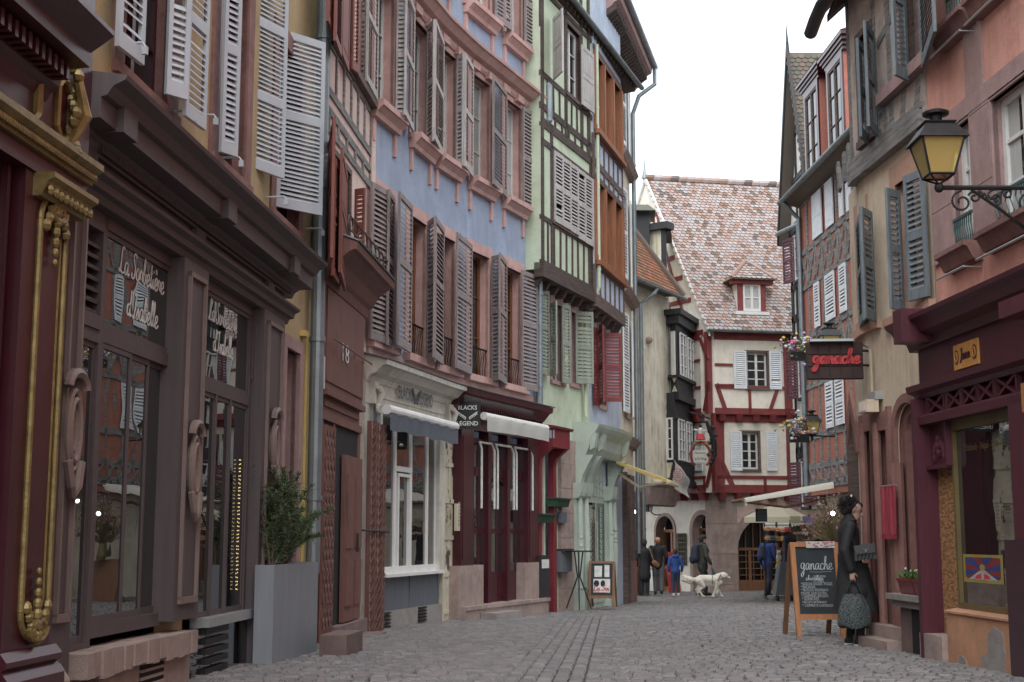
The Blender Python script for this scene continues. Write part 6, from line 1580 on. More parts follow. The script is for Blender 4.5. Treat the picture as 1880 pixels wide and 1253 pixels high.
    # menu grille between arches
    mg = MB(); u0, u1 = FL.u(1244, 1000, .02), FL.u(1260, 1000, .02); z0, z1 = FL.z(1252, 1038), FL.z(1252, 980); mg.box(FL, u0, u1, z0, z1, .01, .03, 1)
    for i in range(6): u = u0+(u1-u0)*i/5; mg.box(FL, u-.012, u+.012, z0, z1, .05, .07)
    for i in range(8): zz_ = z0+(z1-z0)*i/7; mg.box(FL, u0-.03, u1+.03, zz_-.012, zz_+.012, .06, .08)
    mg.build('window_grille', [M['golddull0'], M['dark']], t)
    # hanging sign CHEZ HANSI
    y = 44.2; q = lambda px, py: at(px, py, y); a, b = q(1268, 848), q(1304, 770); Fs = Fa([(a[0], y), (b[0], y)], 1)
    s = thing('hanging_sign', 'ornate wrought iron inn sign with horseshoe and white lettered plaque on the red timber corner', 'hanging sign', (b[0], y, a[2]))
    sx = lambda px: at(px, 800, y)[0]-a[0]; sz = lambda py: at(1286, py, y)[2]
    m = MB(); 
    m.tube([Fs.P(sx(1286)+(sx(1306)-sx(1286))*math.sin(x*PI/9), 0, sz(838)+(sz(818)-sz(838))*-math.cos(x*PI/9)*-1) if 0 else Fs.P(sx(1286)+(sx(1306)-sx(1286))*math.cos(-.9+x*(PI+1.8)/14+PI), 0, sz(838)+.42*math.sin(-.9+x*(PI+1.8)/14+PI)*-1) for x in range(15)], .05, 6, 1)
    o = MB(); cxx = (sx(1270)+sx(1301))/2; rr = sx(1301)-cxx
    o.tube([Fs.P(cxx+rr*1.15*math.sin(-2.5+x*5/16), 0, sz(836)+.42*math.cos(-2.5+x*5/16)) for x in range(17)], [.05]*17, 6); o.build('horseshoe', M['tred'], s)
    pl = MB(); pl.box(Fs, sx(1272), sx(1299), sz(850), sz(827), -.01, .03); pl.build('plaque', M['canvasw'], s)
    P = on(Fs, .032); lt = MB(); wdt = sx(1297)-sx(1274); 
    block(lt, P, 'Restaurant', sx(1276), sz(833.5), .07, .003, fit=wdt*.8); block(lt, P, 'au Fer Rouge', sx(1274)+.01, sz(845), .1, .003, fit=wdt*.95); lt.build('lettering', M['black'], s)
    bn = MB(); bn.box(Fs, sx(1269), sx(1303), sz(818), sz(811), -.01, .03); bn.build('name_board', M['bottle'], s)
    lt = MB(); block(lt, P, 'CHEZ HANSI', sx(1271), sz(817), .085, .003, fit=sx(1301)-sx(1271), bold=.01); lt.build('name_lettering', M['yel'], s)
    ir = MB(); X = sx(1290)
    ir.tube([Fs.P(sx(1303), -.02, sz(858)), Fs.P(sx(1312), -.02, sz(835)), Fs.P(sx(1311), -.02, sz(810)), Fs.P(sx(1303), -.02, sz(788)), Fs.P(sx(1298), -.02, sz(775)), Fs.P(sx(1288), -.02, sz(772))], [.03, .08, .09, .08, .06, .03], 7)
    for k in range(10): ir.ell(Fs.P(sx(1303)+.1*math.sin(k*2.1)+.06*k*.2, 0, sz(850)+(sz(785)-sz(850))*k/9), (.09, .05, .08), 6, 0, 4)
    ir.tube([Fs.P(sx(1268), -.02, sz(757)), (JC[0]-.1, JC[1]-.3, sz(757))], .03, 5); ir.tube([Fs.P(sx(1290), 0, sz(757)), Fs.P(sx(1290), 0, sz(775))], .02, 5); ir.build('iron_bracket', M['iron'], s)
    fg = MB(); fp = Fs.P(sx(1286), 0, sz(808)); fg.lathe(fp, [(.17, 0), (.10, .2)], 8, 0); fg.lathe((fp[0], fp[1], fp[2]+.2), [(.07, 0), (.09, .14), (.04, .2)], 8, 1); fg.ell((fp[0], fp[1], fp[2]+.46), (.06, .06, .07), 8, 2); fg.tube([(fp[0]-.22, fp[1], fp[2]+.34), (fp[0], fp[1], fp[2]+.3), (fp[0]+.2, fp[1], fp[2]+.28)], .025, 5, 1); fg.build('figure', [M['signred'], M['offw'], M['hair']], s)
    # flag
    s = thing('flag', 'white flag with red emblem hanging from a slanting pole on the red timbered house', 'flag', at(1275, 890, 44))
    m = MB(); p0, p1 = Vector(at(1285, 902, 46)), Vector(at(1237, 842, 44)); m.tube([p0, p1], .02, 5); m.build('pole', M['iron'], s)
    f = MB(); f.grid(lambda i, j: p1+(p0-p1)*(.55*i)+Vector((.05*math.sin(j*7), .04*math.sin(i*9), -(1.0-.3*i)*j)), 8, 6); o = f.build('cloth', M['canvasw'], s)
    e_ = MB(); c_ = at(1245, 872, 43.9)
    e_.tube([(c_[0]+.16*math.cos(k*PI/6), 43.9, c_[2]+.2*math.sin(k*PI/6)) for k in range(13)], .014, 4)
    for k in range(4): e_.tube([(c_[0]-.09, 43.9, c_[2]+.1-.06*k), (c_[0]+.09, 43.9, c_[2]+.11-.06*k)], .012, 4)
    e_.build('emblem', M['pink'], s)
    # red box and leaning boards by the arch
    y = 46.5
    for (xa, xb, ya, yb, mm, lab, cat, nm) in ((1244, 1256, 1069, 1083, M['red'], 'small red box on the ground below the window grille', 'box', 'red_box'), (1163, 1172, 1068, 1082, M['red'], 'small red container at the foot of the cream corner house', 'box', 'red_box')):
        yy = gnd(xa, yb)[1]; a, b = at(xa, yb, yy), at(xb, ya, yy); Fs = Fa([(a[0], yy), (b[0], yy)], 1); m = MB(); m.mould(Fs, 0, Fs.L, [(-.25, G(yy)), (0, G(yy)), (.03, b[2]), (-.25, b[2])]); o = m.build(nm, mm, None, a); tag(o, lab, cat)
    yy = 44.5; a = at(1216, 1085, yy); m = MB(); Fs = Fa([(a[0], yy), (a[0]+.45, yy+.4)], 1); s = thing('leaning_board', 'red poster board with an orange wooden frame standing by the first arch', 'board', (a[0], yy, G(yy)))
    m.hexa([Fs.P(0, .3, G(yy)), Fs.P(0, .33, G(yy)), Fs.P(.5, .33, G(yy)), Fs.P(.5, .3, G(yy)), Fs.P(.05, 0, G(yy)+1.3), Fs.P(.05, .03, G(yy)+1.3), Fs.P(.5, .03, G(yy)+1.3), Fs.P(.5, 0, G(yy)+1.3)]); m.build('panel', M['red'], s)
    m = MB(); m.hexa([Fs.P(.5, .3, G(yy)), Fs.P(.5, .35, G(yy)), Fs.P(.56, .35, G(yy)), Fs.P(.56, .3, G(yy)), Fs.P(.5, 0, G(yy)+1.4), Fs.P(.5, .05, G(yy)+1.4), Fs.P(.56, .05, G(yy)+1.4), Fs.P(.56, 0, G(yy)+1.4)]); m.build('frame', M['wood'], s)
houseJ()
for n_, c_, r_ in (('tealrail', (.03, .09, .085), .5), ('plumd', (.045, .012, .022), .3), ('flagyel_dim', (.30, .22, .02), .7), ('flagred_dim', (.20, .015, .02), .7), ('flagblue_dim', (.02, .04, .17), .7), ('offw_dim', (.36, .33, .30), .7), ('redpl', (.20, .008, .015), .3), ('golddull', (.13, .09, .025), .5)):  # flag and mountain tones darkened: dimness behind the glass is painted in
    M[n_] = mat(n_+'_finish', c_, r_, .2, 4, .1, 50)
M['pinkish2'] = mat('patched_pink_plaster', (.52, .27, .235), .9, .12, 3, .5, 14, streak=.3)
M['redst2'] = mat('carved_red_stone', (.26, .115, .093), .85, .2, 4, .35, 60, streak=.4)
M['beigest'] = mat('peach_stone', (.48, .27, .18), .85, .14, 3, .3, 60, streak=.3)
def ru(F, px, py, w=0): return F.u(px, py, w)
def rr(F, xl, xr, yt, yb, w=0):
    a, b, c, d = F.rect(xl, xr, yt, yb, w); return (min(a, b), max(a, b), c, d)
# ---------------------------------------------------------------- salmon house and beige house
def right_row():
    F = RR; ub = F.u(1716, 500); ue = F.L
    # salmon
    w1 = rr(F, 1752, 1788, 225, 455); w2 = rr(F, 1826, 1885, 155, 415); w3 = rr(F, 1737, 1780, -200, 30); zb = (w1[2]+F.z(1850, 420))/2; zt = w1[3]
    w1 = (w1[0], w1[1], zb, zt); wd = w1[1]-w1[0]
    w2 = (w2[1]-1.0, w2[1], zb, zt); w3 = (w3[0], w3[1], F.z(1758, 45), F.z(1758, 45)+1.9); w4 = (w2[0], w2[1], w3[2], w3[3])
    big = (F.u(1880, 900)-1.6, F.u(1707, 900, .2)-.05, -.6, F.z(1780, 700, .2))
    t = house('salmon_house', 'salmon pink plastered house with mauve stone windows above the plum shop', F, 0, ub-.02, 13, [w1, w2, w3, w4, big], M['salmon'], back=6)
    ms = M['mauvestone']
    for h in (w1, w2, w3, w4):
        o = opening(t, F, h, ms, sur=.02, depth=.18, sill=False); sash(o, F, h, -.12, M['white'], rows=3, fw=.07, bar=.04, curtain=True)
        sb = MB(); sb.mould(F, h[0]-.14, h[1]+.14, [(0, h[2]-.2), (.1, h[2]-.18), (.16, h[2]-.06), (.2, h[2]-.05), (.2, h[2]), (0, h[2]+.01)]); sb.build('sill', M['redstone'], o)
        rail(o, F, (h[0]+.01, h[1]-.01, h[2]+.01, h[2]+.34), .03, M['tealrail'], 9)
        bx_ = MB(); bx_.tube([F.P(h[0]-.12, .19, h[2]-.26), F.P(h[1]+.1, .19, h[2]-.26)], .012, 6); bx_.tube([F.P(h[0]-.1, 0, h[2]-.26), F.P(h[0]-.1, .19, h[2]-.26)], .008, 5); bx_.build('flower_box_rail', M['steelb'], o)
    st = MB(); zl = F.z(1760, 195)
    gz = [w1[2]-.02, w1[2]+(zt-w1[2])*.42, zt+.0, zl]
    cols = [(w2[1], w1[0]), (w1[1], ub-.04), (w2[0]-.8, w2[0])]
    for a, b in cols:
        for i in range(3): st.box(F, a+.022, b-.022, gz[i], gz[i+1]-.008, -.05, .03)
    st.box(F, w2[0]-.8, ub-.04, zt+.03, zl, -.05, .034); c0 = w2[1]+.12
    st.box(F, c0, c0+.42, zl+.005, 12, -.05, .03); st.build('stone_dressing', ms, t)
    pl = MB(); zq = F.z(1760, 555); 
    pts = [(big[0], zq-1.0), (ub-.1, zq-1.0)]+[(ub-.1-i*.25, zq+.0+.06*math.sin(i*1.3)+RN.uniform(-.03, .03)) for i in range(12)]
    pl.prism(F, pts, -.02, .015); pl.build('patched_plaster', M['pinkish2'], t)
    # beige
    zt_ = F.z(1683, 230, .12)
    b1 = rr(F, 1648, 1668, 325, 555); b1 = (F.u(1668, 450)+.0, F.u(1654, 450), F.z(1660, 560), F.z(1660, 330)); b1 = (b1[0]-.25, b1[1]+.1, b1[2], b1[3])
    b2 = (F.u(1590, 480), F.u(1576, 480), F.z(1583, 590), F.z(1583, 400))
    door2 = (F.u(1608, 950), F.u(1590, 950), G(17)-.2, F.z(1600, 790)); niche = (F.u(1580, 950)+.0, F.u(1566, 950), G(17.8)-.2, F.z(1573, 760)); 
    arch = (F.u(1696, 900)+.0, F.u(1655, 900), G(15.2)-.2, F.z(1675, 740))
    door3 = (F.u(1638, 950), F.u(1614, 950), G(16)-.2, F.z(1626, 790))
    print('beige', b1, b2, door2, door3, niche, arch, ub, ue)
    t = house('beige_house', 'beige plastered house with slate blue shutters and weathered grey timbered top storey', F, ub, ue, zt_+.02, [b1, b2, door2, niche, arch, door3], M['beige'], back=6)
    for h in (b1, b2):
        o = opening(t, F, h, M['beigest'], sur=.16, depth=.2, lint=.25, proud=.012); sash(o, F, h, -.16, M['tbrown'], rows=3)
        sb = MB(); sb.box(F, h[0]-.45, h[1]+.4, h[2]-.2, h[2]-.09, 0, .07); sb.build('sill', M['beigest'], o)
    sb_ = M['shblue']
    def LL_(xl, xr, yt, yb, w0, w1, F=F, mt=sb_, **k):
        ym = (yt+yb)/2; wm = (w0+w1)/2; z1 = F.z((xl+xr)/2, yt, wm); z0 = F.z((xl+xr)/2, yb, wm)
        return leaf(t, F.P(F.u(xl, ym, w0), w0), F.P(F.u(xr, ym, w1), w1), z0, z1, mt, **k)
    LL_(1631, 1655, 345, 570, .30, .10, pitch=.062, mid=(.5,)); LL_(1664, 1701, 313, 552, .16, .07, pitch=.062, mid=(.5,)); LL_(1576, 1583, 400, 598, .05, .2, pitch=.062); LL_(1584, 1603, 382, 590, .3, .08, pitch=.062)
    # doors
    for h, nm in ((door2, 'doorway'), (door3, 'doorway')):
        o = opening(t, F, h, M['redst2'], sur=.1, depth=.35, lint=.22, sill=False, name=nm, proud=.04)
        d = MB(); d.box(F, h[0], h[1], h[2], h[3], -.34, -.28); d.box(F, h[0]+.1, h[1]-.1, h[2]+.5, h[2]+1.2, -.28, -.26); d.box(F, h[0]+.1, h[1]-.1, h[2]+1.4, h[3]-.2, -.28, -.26); d.build('door', M['redst2'], o)
    def arched(a, b, z0, z1, rings, mt, dp, cov, pointed):
        m = MB(); n = 12; cx = (a+b)/2; hw = (b-a)/2; r = hw*(1.15 if pointed else 1.0)
        def prof(k, off):
            hw2 = hw+off; rr_ = (r+off)
            L_ = [(cx-hw2, z0)]+[(cx-hw2*math.cos(PI*i/n), z1-r+rr_*(math.sin(PI*i/n)**(.8 if pointed else 1))) for i in range(n+1)]+[(cx+hw2, z0)]
            return L_
        for k in range(rings):
            A = prof(0, cov-k*cov/rings); B = prof(0, cov-(k+1)*cov/rings); w0 = .05-k*dp/rings
            for i in range(len(A)-1):
                q = [A[i], B[i], B[i+1], A[i+1]]; m.hexa([F.P(u, w0-dp/rings-.03, z) for u, z in q]+[F.P(u, w0, z) for u, z in q])
        # fill square corner
        A = prof(0, cov)
        return m
    # arch is a rectangular hole; spandrel filled by beige in front plane
    def spandrel(a, b, z1, mt):
        m = MB(); n = 12; cx = (a+b)/2; hw = (b-a)/2; r = hw*1.15; zc = z1-r
        for i in range(n):
            t0, t1 = PI*i/n, PI*(i+1)/n
            p = [(cx-hw*math.cos(q), zc+r*math.sin(q)**.8) for q in (t0, t1)]
            m.face([F.P(p[0][0], 0, p[0][1]), F.P(p[0][0], 0, z1+.001), F.P(p[1][0], 0, z1+.001), F.P(p[1][0], 0, p[1][1])])
        return m
    spandrel(arch[0], arch[1], arch[3], 0).build('wall', M['beige'], t)
    o = arched(arch[0]+.28, arch[1]-.28, arch[2], arch[3]-.3, 4, 0, .38, .42, True).build('stone_arch', M['redst2'], t)
    d = MB(); d.box(F, arch[0], arch[1], arch[2], arch[3]-.3, -.5, -.45); zz = F.z(1690, 880, -.3)
    for q in ((arch[0]+.3, arch[0]+.38), (arch[1]-.38, arch[1]-.3), ((arch[0]+arch[1])/2-.04, (arch[0]+arch[1])/2+.04)): d.box(F, q[0], q[1], arch[2], arch[3]-.4, -.45, -.36)
    d.box(F, arch[0]+.3, arch[1]-.3, zz-.05, zz+.05, -.45, -.34); d.build('door', M['woodd'], t)
    nm = MB(); nm.box(F, niche[0], niche[1], niche[2], niche[3], -.34, -.3); nm.build('backing', M['dark'], t)
    sd = MB(); zz = niche[3]
    for i in range(1): sd.hexa([F.P(niche[1]-.3, -.1, niche[2]), F.P(niche[1]-.3, -.06, niche[2]), F.P(niche[1], .05, niche[2]), F.P(niche[1], .0, niche[2]), F.P(niche[1]-.3, -.1, zz), F.P(niche[1]-.3, -.06, zz), F.P(niche[1], .05, zz-.15), F.P(niche[1], .0, zz-.15)])
    sd.build('door_leaf', M['tbrown'], t)
    ar = MB(); a, b = niche[0]-.02, niche[1]+.02
    ar.prism(F, [(a-.08, zz-.5), (a-.02, zz-.1), ((a+b)/2, zz+.35), (b+.02, zz-.1), (b+.08, zz-.5), (b, zz-.5), ((a+b)/2, zz+.1), (a, zz-.5)], 0, .04); ar.build('pointed_arch', M['redst2'], t)
    # jamb shafts between doors
    js = MB()
    for px_ in (1585, 1611, 1642, 1650): u = F.u(px_, 950, .06); js.tube([F.P(u, .03, G(17)), F.P(u, .03, F.z(px_, 775 if px_ < 1640 else 850, .06))], .05, 8); js.cut()
    js.box(F, F.u(1645, 950), F.u(1640, 950), G(17)-.1, F.z(1640, 745), -.02, .05); js.build('jamb_shaft', M['redst2'], t)
    # timbered top storey
    J = .05; zt2 = 12.6
    uA, uB = ub+.0, F.c[2]+.28
    c1 = (F.u(1686, 100, J), F.u(1663, 100, J), F.z(1672, 125, J), F.z(1672, 125, J)+1.7); c2 = (F.u(1603, 160, J), F.u(1580, 160, J), F.z(1590, 255, J), F.z(1590, 60, J))
    m = MB(); wallmb(m, F, uA, uB, zt_, zt2, [c1, c2], w=J, step=.4); 
    for q in (uA, uB): m.face([F.P(q, J, zt_), F.P(q, -4, zt_), F.P(q, -4, zt2), F.P(q, J, zt2)])
    m.face([F.P(uA, J, zt_), F.P(uB, J, zt_), F.P(uB, -.1, zt_), F.P(uA, -.1, zt_)]); m.build('upper_wall', M['brownpl'], t)
    bm = MB(); bm.box(F, uA, uB, zt_-.02, zt_+.18, J-.05, J+.06, step=.3); bm.box(F, uA, uB, zt_+.2, zt_+.27, J-.03, J+.03, step=.3); bm.build('jetty_beam', M['tgrey'], t)
    T = []; zs = c1[2]
    for i in range(9):
        u = uA+.2+i*.42; lean = RN.uniform(-.25, .25); T.append(((u, zt_+.2), (u+lean, zs-.15), .13))
    T += [((uA, zs-.12), (uA+1.6, zs-.12), .12), ((c1[0]-.1, zs), (c1[0]-.1, zt2), .14), ((c1[1]+.1, zs), (c1[1]+.1, zt2), .14), ((c1[1]+.5, zt_+.2), (c1[1]+.55, zt2), .12), ((uB-.1, zt_), (uB-.1, zt2), .16), ((c2[0]-.1, zt_+.2), (c2[0]-.1, zt2), .12), ((c2[0]-.2, c2[2]-.08), (uB, c2[2]-.08), .1), ((c1[1]+.2, zt_+1.6), (c2[0]-.2, zt_+1.4), .1)]
    timber_wall(t, F, T, M['tgrey'], J-.03, J+.012)
    for h in (c1, c2): o = opening(t, F, h, M['tbrown'], w=J, sur=.08, depth=.15, proud=.03); sash(o, F, h, J-.1, M['tbrown'], rows=3)
    sl = MB(); sl.box(F, c1[0]-.55, c1[1]+.75, zs-.16, zs-.02, J, J+.1); sl.build('sill', M['mauvestone'], t)
    LL_(1637, 1661, -150, 150, J+.3, J+.08, pitch=.062); LL_(1687, 1712, -190, 100, J+.08, J+.35, pitch=.062); LL_(1577, 1590, 75, 262, J+.25, J+.05, pitch=.062); LL_(1591, 1606, 45, 245, J+.3, J+.06, pitch=.062)
    # eaves
    ze = F.z(1545, 62, 1.15) if 0 else at(1520, 50, 17.0)[2]; 
    print('beige eave', ze, zt2)
    we = .36; ev = MB(); ue = F.c[2]+.15
    us = [ub-.3+(ue+.5-ub+.3)*i/8 for i in range(9)]
    for i in range(22): u = ub-.2+i*(ue-ub+.6)/22; ev.hexa([F.P(u, -.1, ze+.35), F.P(u, we-.1, ze+.02), F.P(u+.08, we-.1, ze+.02), F.P(u+.08, -.1, ze+.35), F.P(u, -.1, ze+.5), F.P(u, we-.1, ze+.12), F.P(u+.08, we-.1, ze+.12), F.P(u+.08, -.1, ze+.5)]); ev.cut()
    ev.build('rafter_ends', M['tdark'], t)
    rf = MB(); rf.mould(F, ub-.3, ue+.5, [(we, ze+.1), (we, ze+.2), (-3, ze+4), (-3, ze+3.8), (0, ze+.5)]); rf.build('roof', M['tilem'], t)
    gutter(t, F, ub-.35, ue+.75, ze+.05, we+.06, .09, M['iron'])
    # ------------------------------------------------------------ fixtures on the beige wall
    s = thing('hanging_scarf', 'dark pink red cloth scarf hanging beside the arched doorway', 'scarf', F.P(F.u(1633, 980, .12), .12, F.z(1633, 982, .12)))
    m = MB(); a, b = F.u(1648, 935, .12), F.u(1619, 935, .12); z0, z1 = F.z(1633, 982, .12), F.z(1633, 892, .12)
    for sg in (0, .008): m.grid(lambda i, j: F.P(a+(b-a)*i, .13+sg+.012*math.sin(i*17+j)+.006*math.sin(i*41), z1-(z1-z0)*j), 30, 6)
    m.build('cloth', M['clothred'], s); m = MB(); m.tube([F.P(a-.02, .13, z1), F.P(b+.02, .13, z1)], .01, 5); m.build('rod', M['steelb'], s)
    m = MB(); fr_ = m
    for i in range(24): u = a+(b-a)*(i+.5)/24; m.tube([F.P(u, .14, z0), F.P(u+.005, .14, z0-.05)], .004, 4)
    m.build('fringe', M['clothred'], s)
    s = thing('junction_box', 'small grey electrical box with pipe above the stone door frames', 'electrical box', F.P(F.u(1604, 730, .05), .05, F.z(1604, 734, .05)))
    m = MB(); a, b = F.u(1609, 725, .08), F.u(1597, 725, .08); m.box(F, a, b, F.z(1603, 735, .08), F.z(1603, 720, .08), 0, .1); m.build('case', M['steelb'], s)
    m = MB(); m.tube([F.P(b-.03, .06, F.z(1603, 720, .08)), F.P(b-.03, .06, F.z(1604, 638, .08))], .014, 6); m.build('conduit', M['canvasy'], s)
    s = thing('utility_case', 'pale plastered box with peeling front at the head of the left door frame', 'wall box', F.P(F.u(1600, 750, .1), .1, F.z(1600, 758, .1)))
    m = MB(); a, b = F.u(1606, 748, .1), F.u(1591, 748, .1); m.box(F, a, b, F.z(1600, 758, .1), F.z(1600, 735, .1), .05, .2); m.build('case', M['beige'], s); m = MB(); m.box(F, a+.03, b-.03, F.z(1600, 755, .1), F.z(1600, 738, .1), .2, .205); m.build('cover', M['creamw'], s)
    # steps below the doors
    m = MB(); g = G(16.5); a, b = F.u(1650, 1150, .2), F.u(1600, 1150, .1); m.box(F, a, b, g-.2, g+.12, 0, .34, step=.5); m.box(F, a+.05, b, g+.12, g+.26, 0, .16, step=.5)
    o = m.build('door_steps', M['stone'], None, F.P(a, .3, g)); tag(o, 'worn sandstone steps in front of the two stone framed doorways', 'steps')
    # bench with planter
    a, b = F.u(1691, 800, .26)+.0, F.u(1630, 1100, .3); zs = F.z(1665, 1095, .3)
    s = thing('stone_bench', 'dark stone ledge on a rendered pier by the arched doorway', 'bench', F.P((a+b)/2, .3, G(15.5)))
    m = MB(); m.box(F, a, b+.02, zs-.05, zs+.01, 0, .32); m.box(F, a, b-.04, zs-.13, zs-.05, 0, .27); m.build('slab', M['greystone'], s)
    m = MB(); m.box(F, a+.0, b-.1, G(15.5)-.3, zs-.13, 0, .2); m.build('pier', M['bench'], s)
    m = MB(); zh = G(15.5); m.box(F, F.u(1690, 1150, .2), F.u(1676, 1150, .2), zh-.1, zh+.5, .195, .21); m.build('cellar_hole', M['dark'], s)
    pa, pb = a+.03, F.u(1648, 1080, .26); s = thing('flower_trough', 'glossy red plastic flower trough with small white flowers on the stone ledge', 'flower trough', F.P((pa+pb)/2, .3, zs))
    m = MB()
    for q0, q1 in ((pa, (pa+pb)/2-.01), ((pa+pb)/2+.01, pb)): m.mould(F, q0, q1, [(.05, zs+.01), (.22, zs+.01), (.26, zs+.15), (.28, zs+.16), (.28, zs+.18), (.02, zs+.18)])
    m.build('trough', M['redpl'], s)
    f = thing('small_plants', 'low green leafy plants with white blooms growing in the red trough', 'plants', F.P((pa+pb)/2, .3, zs+.18)); lf = MB(); bl = MB()
    for i in range(420):
        u = RN.uniform(pa+.02, pb-.02); w_ = RN.uniform(.05, .25); p = Vector(F.P(u, w_, zs+.18)); d = Vector((RN.gauss(0, .5), RN.gauss(0, .5), RN.uniform(.3, 1))).normalized()*RN.uniform(.04, .12); sd = Vector((RN.gauss(0, 1), RN.gauss(0, 1), 0)).normalized()*.014
        lf.face([p, p+d*.5+sd, p+d, p+d*.5-sd])
        if i % 22 == 0: bl.ell(p+d*1.05, (.018, .018, .014), 6, 0, 3)
    lf.build('foliage', M['leafg'], f); bl.build('blossom', M['offw'], f)
right_row()
# ---------------------------------------------------------------- plum shop front
def plum_shop():
    F = RR; W = .26; a, b = F.u(1885, 900, W)-1.2, F.u(1691, 800, W); c = F.P(b-1.5, W)
    t = thing('lattice_shop', 'plum red shop front with crossed lattice panels and small orange name sign', 'shop', (c[0], c[1], G(13.5)))
    pm = M['plum']; zb = F.z(1780, 676, W+.13)-.04; zc = F.z(1740, 622, W+.05)+.2; zT = F.z(1740, 592, W+.31); zr = F.z(1750, 756, W+.06); zL_ = F.z(1753, 716, W+.02)
    fz = MB(); fz.box(F, a, b-.02, zb+.02, zc-.12, -.0, W); fz.build('frieze', pm, t)
    co = MB(); co.mould(F, a, b+.1, [(0, zc-.2), (W+.05, zc-.2), (W+.08, zc-.12), (W+.2, zc-.08), (W+.24, zc+.0), (W+.3, max(zc+.04, zT-.06)), (W+.31, max(zc+.08, zT)), (0, max(zc+.08, zT)+.06)]); co.build('cornice', pm, t)
    be = MB(); ul = F.u(1663, 630, .55); be.box(F, ul-.14, ul+.1, zc-.18, zc+.16, .1, W+.38); be.build('cornice_block', pm, t)
    ur = F.u(1850, 570, .75); be = MB(); be.box(F, ur-.5, ur+.15, F.z(1850, 600, .75)+.08, F.z(1850, 550, .75), .1, W+.5); be.build('cornice_block', pm, t)
    mo = MB(); mo.mould(F, a, b+.05, [(0, zL_), (W+.02, zL_), (W+.05, max(zL_+.02, zb-.05)), (W+.12, zb-.02), (W+.13, zb+.04), (0, zb+.06)]); mo.build('moulding', pm, t)
    ra = MB(); ra.mould(F, a, b+.02, [(0, zr-.06), (W+.06, zr-.06), (W+.07, zr+.02), (W+.02, zr+.05), (0, zr+.05)]); ra.build('rail', pm, t)
    bk = MB(); bk.box(F, a, b-.02, zr+.04, zL_, 0, W-.05); bk.build('panel_backing', pm, t)
    X = MB(); xs = [(1704, 1733), (1741, 1766), (1768, 1795), (1798, 1826), (1832, 1868)]
    z0, z1 = zr+.05, zL_
    for l, r in xs:
        u1, u0 = F.u(l, 750, W), F.u(r, 750, W)
        X.beam(F, (u0, z0), (u1, z1), .03, W-.04, W+.01); X.beam(F, (u0, z1), (u1, z0), .03, W-.045, W+.005)
        X.box(F, u1, u1+.05, z0, z1, W-.04, W+.01); X.box(F, u0-.03, u0, z0, z1, W-.04, W+.01)
    X.build('lattice_panel', pm, t)
    ps = MB(); ps.box(F, b-.1, b, G(15)-.1, zL_, .0, W+.10); ps.build('post', pm, t)
    u3 = F.u(1858, 900, W+.06); pr = MB(); pr.box(F, a, u3, G(12)+.6, zr, 0, W+.06); pr.build('post', pm, t)
    pr = MB(); pr.box(F, a, u3+.03, -.7, G(12)+1.15, 0, W+.14); pr.build('post_base', M['plumd'], t)
    u1, u0 = F.u(1706, 790, W-.05), F.u(1742, 790, W-.05); sh = MB(); sh.box(F, u0-.02, u1+.02, zr-.5, zr-.05, 0, W-.06); sh.box(F, u0-.03, u0, zr-.5, zr-.06, W-.06, W); sh.box(F, u1, u1+.03, zr-.5, zr-.06, W-.06, W); sh.box(F, u0, u1, zr-.52, zr-.48, W-.06, W)
    um = (u0+u1)/2
    for k in range(9): an = PI*k/8; sh.ell(F.P(um+.13*math.cos(an), W-.05, zr-.4+.14*math.sin(an)), (.03, .02, .05), 6, 0, 4)
    for k in range(3): sh.ell(F.P(um, W-.05, zr-.36+k*.07), (.04, .03, .05), 6, 0, 4)
    sh.build('carved_panel', pm, t)
    # strand board, gilt framed window
    u1, u0 = F.u(1707, 980, .18), F.u(1750, 980, .18); ob = MB(); ob.box(F, u0, b-.1, G(14.5), zr-.5, 0, .14); ob.build('strand_board', M['osb'], t)
    gw = .2; g1, g0 = F.u(1751, 930, gw), u3; gt, gb = zr-.06, F.z(1800, 1115, gw)
    fr = MB(); 
    for q in ((g1-.05, g1, gb, gt), (g0, g0+.05, gb, gt), (g0, g1, gb-.05, gb+.02), (g0, g1, gt-.1, gt)): fr.box(F, q[0], q[1], q[2], q[3], .05, gw)
    fr = fr.build('window', M['golddull'], t); gl = MB(); gl.box(F, g0+.02, g1-.03, gb, gt, gw-.05, gw-.04); gl.build('pane', M['glassm'], fr)
    lt = MB(); P = onr(F, gw-.038); xs0 = -F.u(1763, 815, gw); block(lt, P, 'Thaïlande - Népal - Inde - Bali - Tibet', xs0, F.z(1810, 822, gw), .07, .002, fit=-F.u(1862, 815, gw)-xs0); lt.build('lettering', M['golddull'], fr)
    # mountain flag in the window
    s = thing('flag', 'yellow edged flag with red and blue rays over a white mountain inside the shop window', 'flag', F.P(F.u(1808, 1070, .18), .18, F.z(1808, 1072, .18)))
    w_ = gw-.036; l, r = -F.u(1769, 1045, w_), -F.u(1842, 1045, w_); y0, y1 = F.z(1808, 1071, w_), F.z(1808, 1019, w_); P = onr(F, w_)
    def fq(mb, pts, d): mb.face([P(l+(r-l)*a, y0+(y1-y0)*b_, d) for a, b_ in pts])
    m = MB(); fq(m, [(0, 0), (1, 0), (1, 1), (0, 1)], 0); m.build('border', M['flagyel_dim'], s)
    rd, bl = MB(), MB(); cx, cy = .5, .45; K = 12
    def edge(an):
        dx, dy = math.cos(an), math.sin(an); t_ = min((.44/abs(dx)) if abs(dx) > 1e-6 else 9, (((.9-cy) if dy > 0 else (cy-.1))/abs(dy)) if abs(dy) > 1e-6 else 9); return (cx+dx*t_, cy+dy*t_)
    for k in range(K): a0, a1 = PI*2*k/K, PI*2*(k+1)/K; fq(rd if k % 2 else bl, [(cx, cy), edge(a0+.001), edge((a0+a1)/2), edge(a1-.001)], .0012)
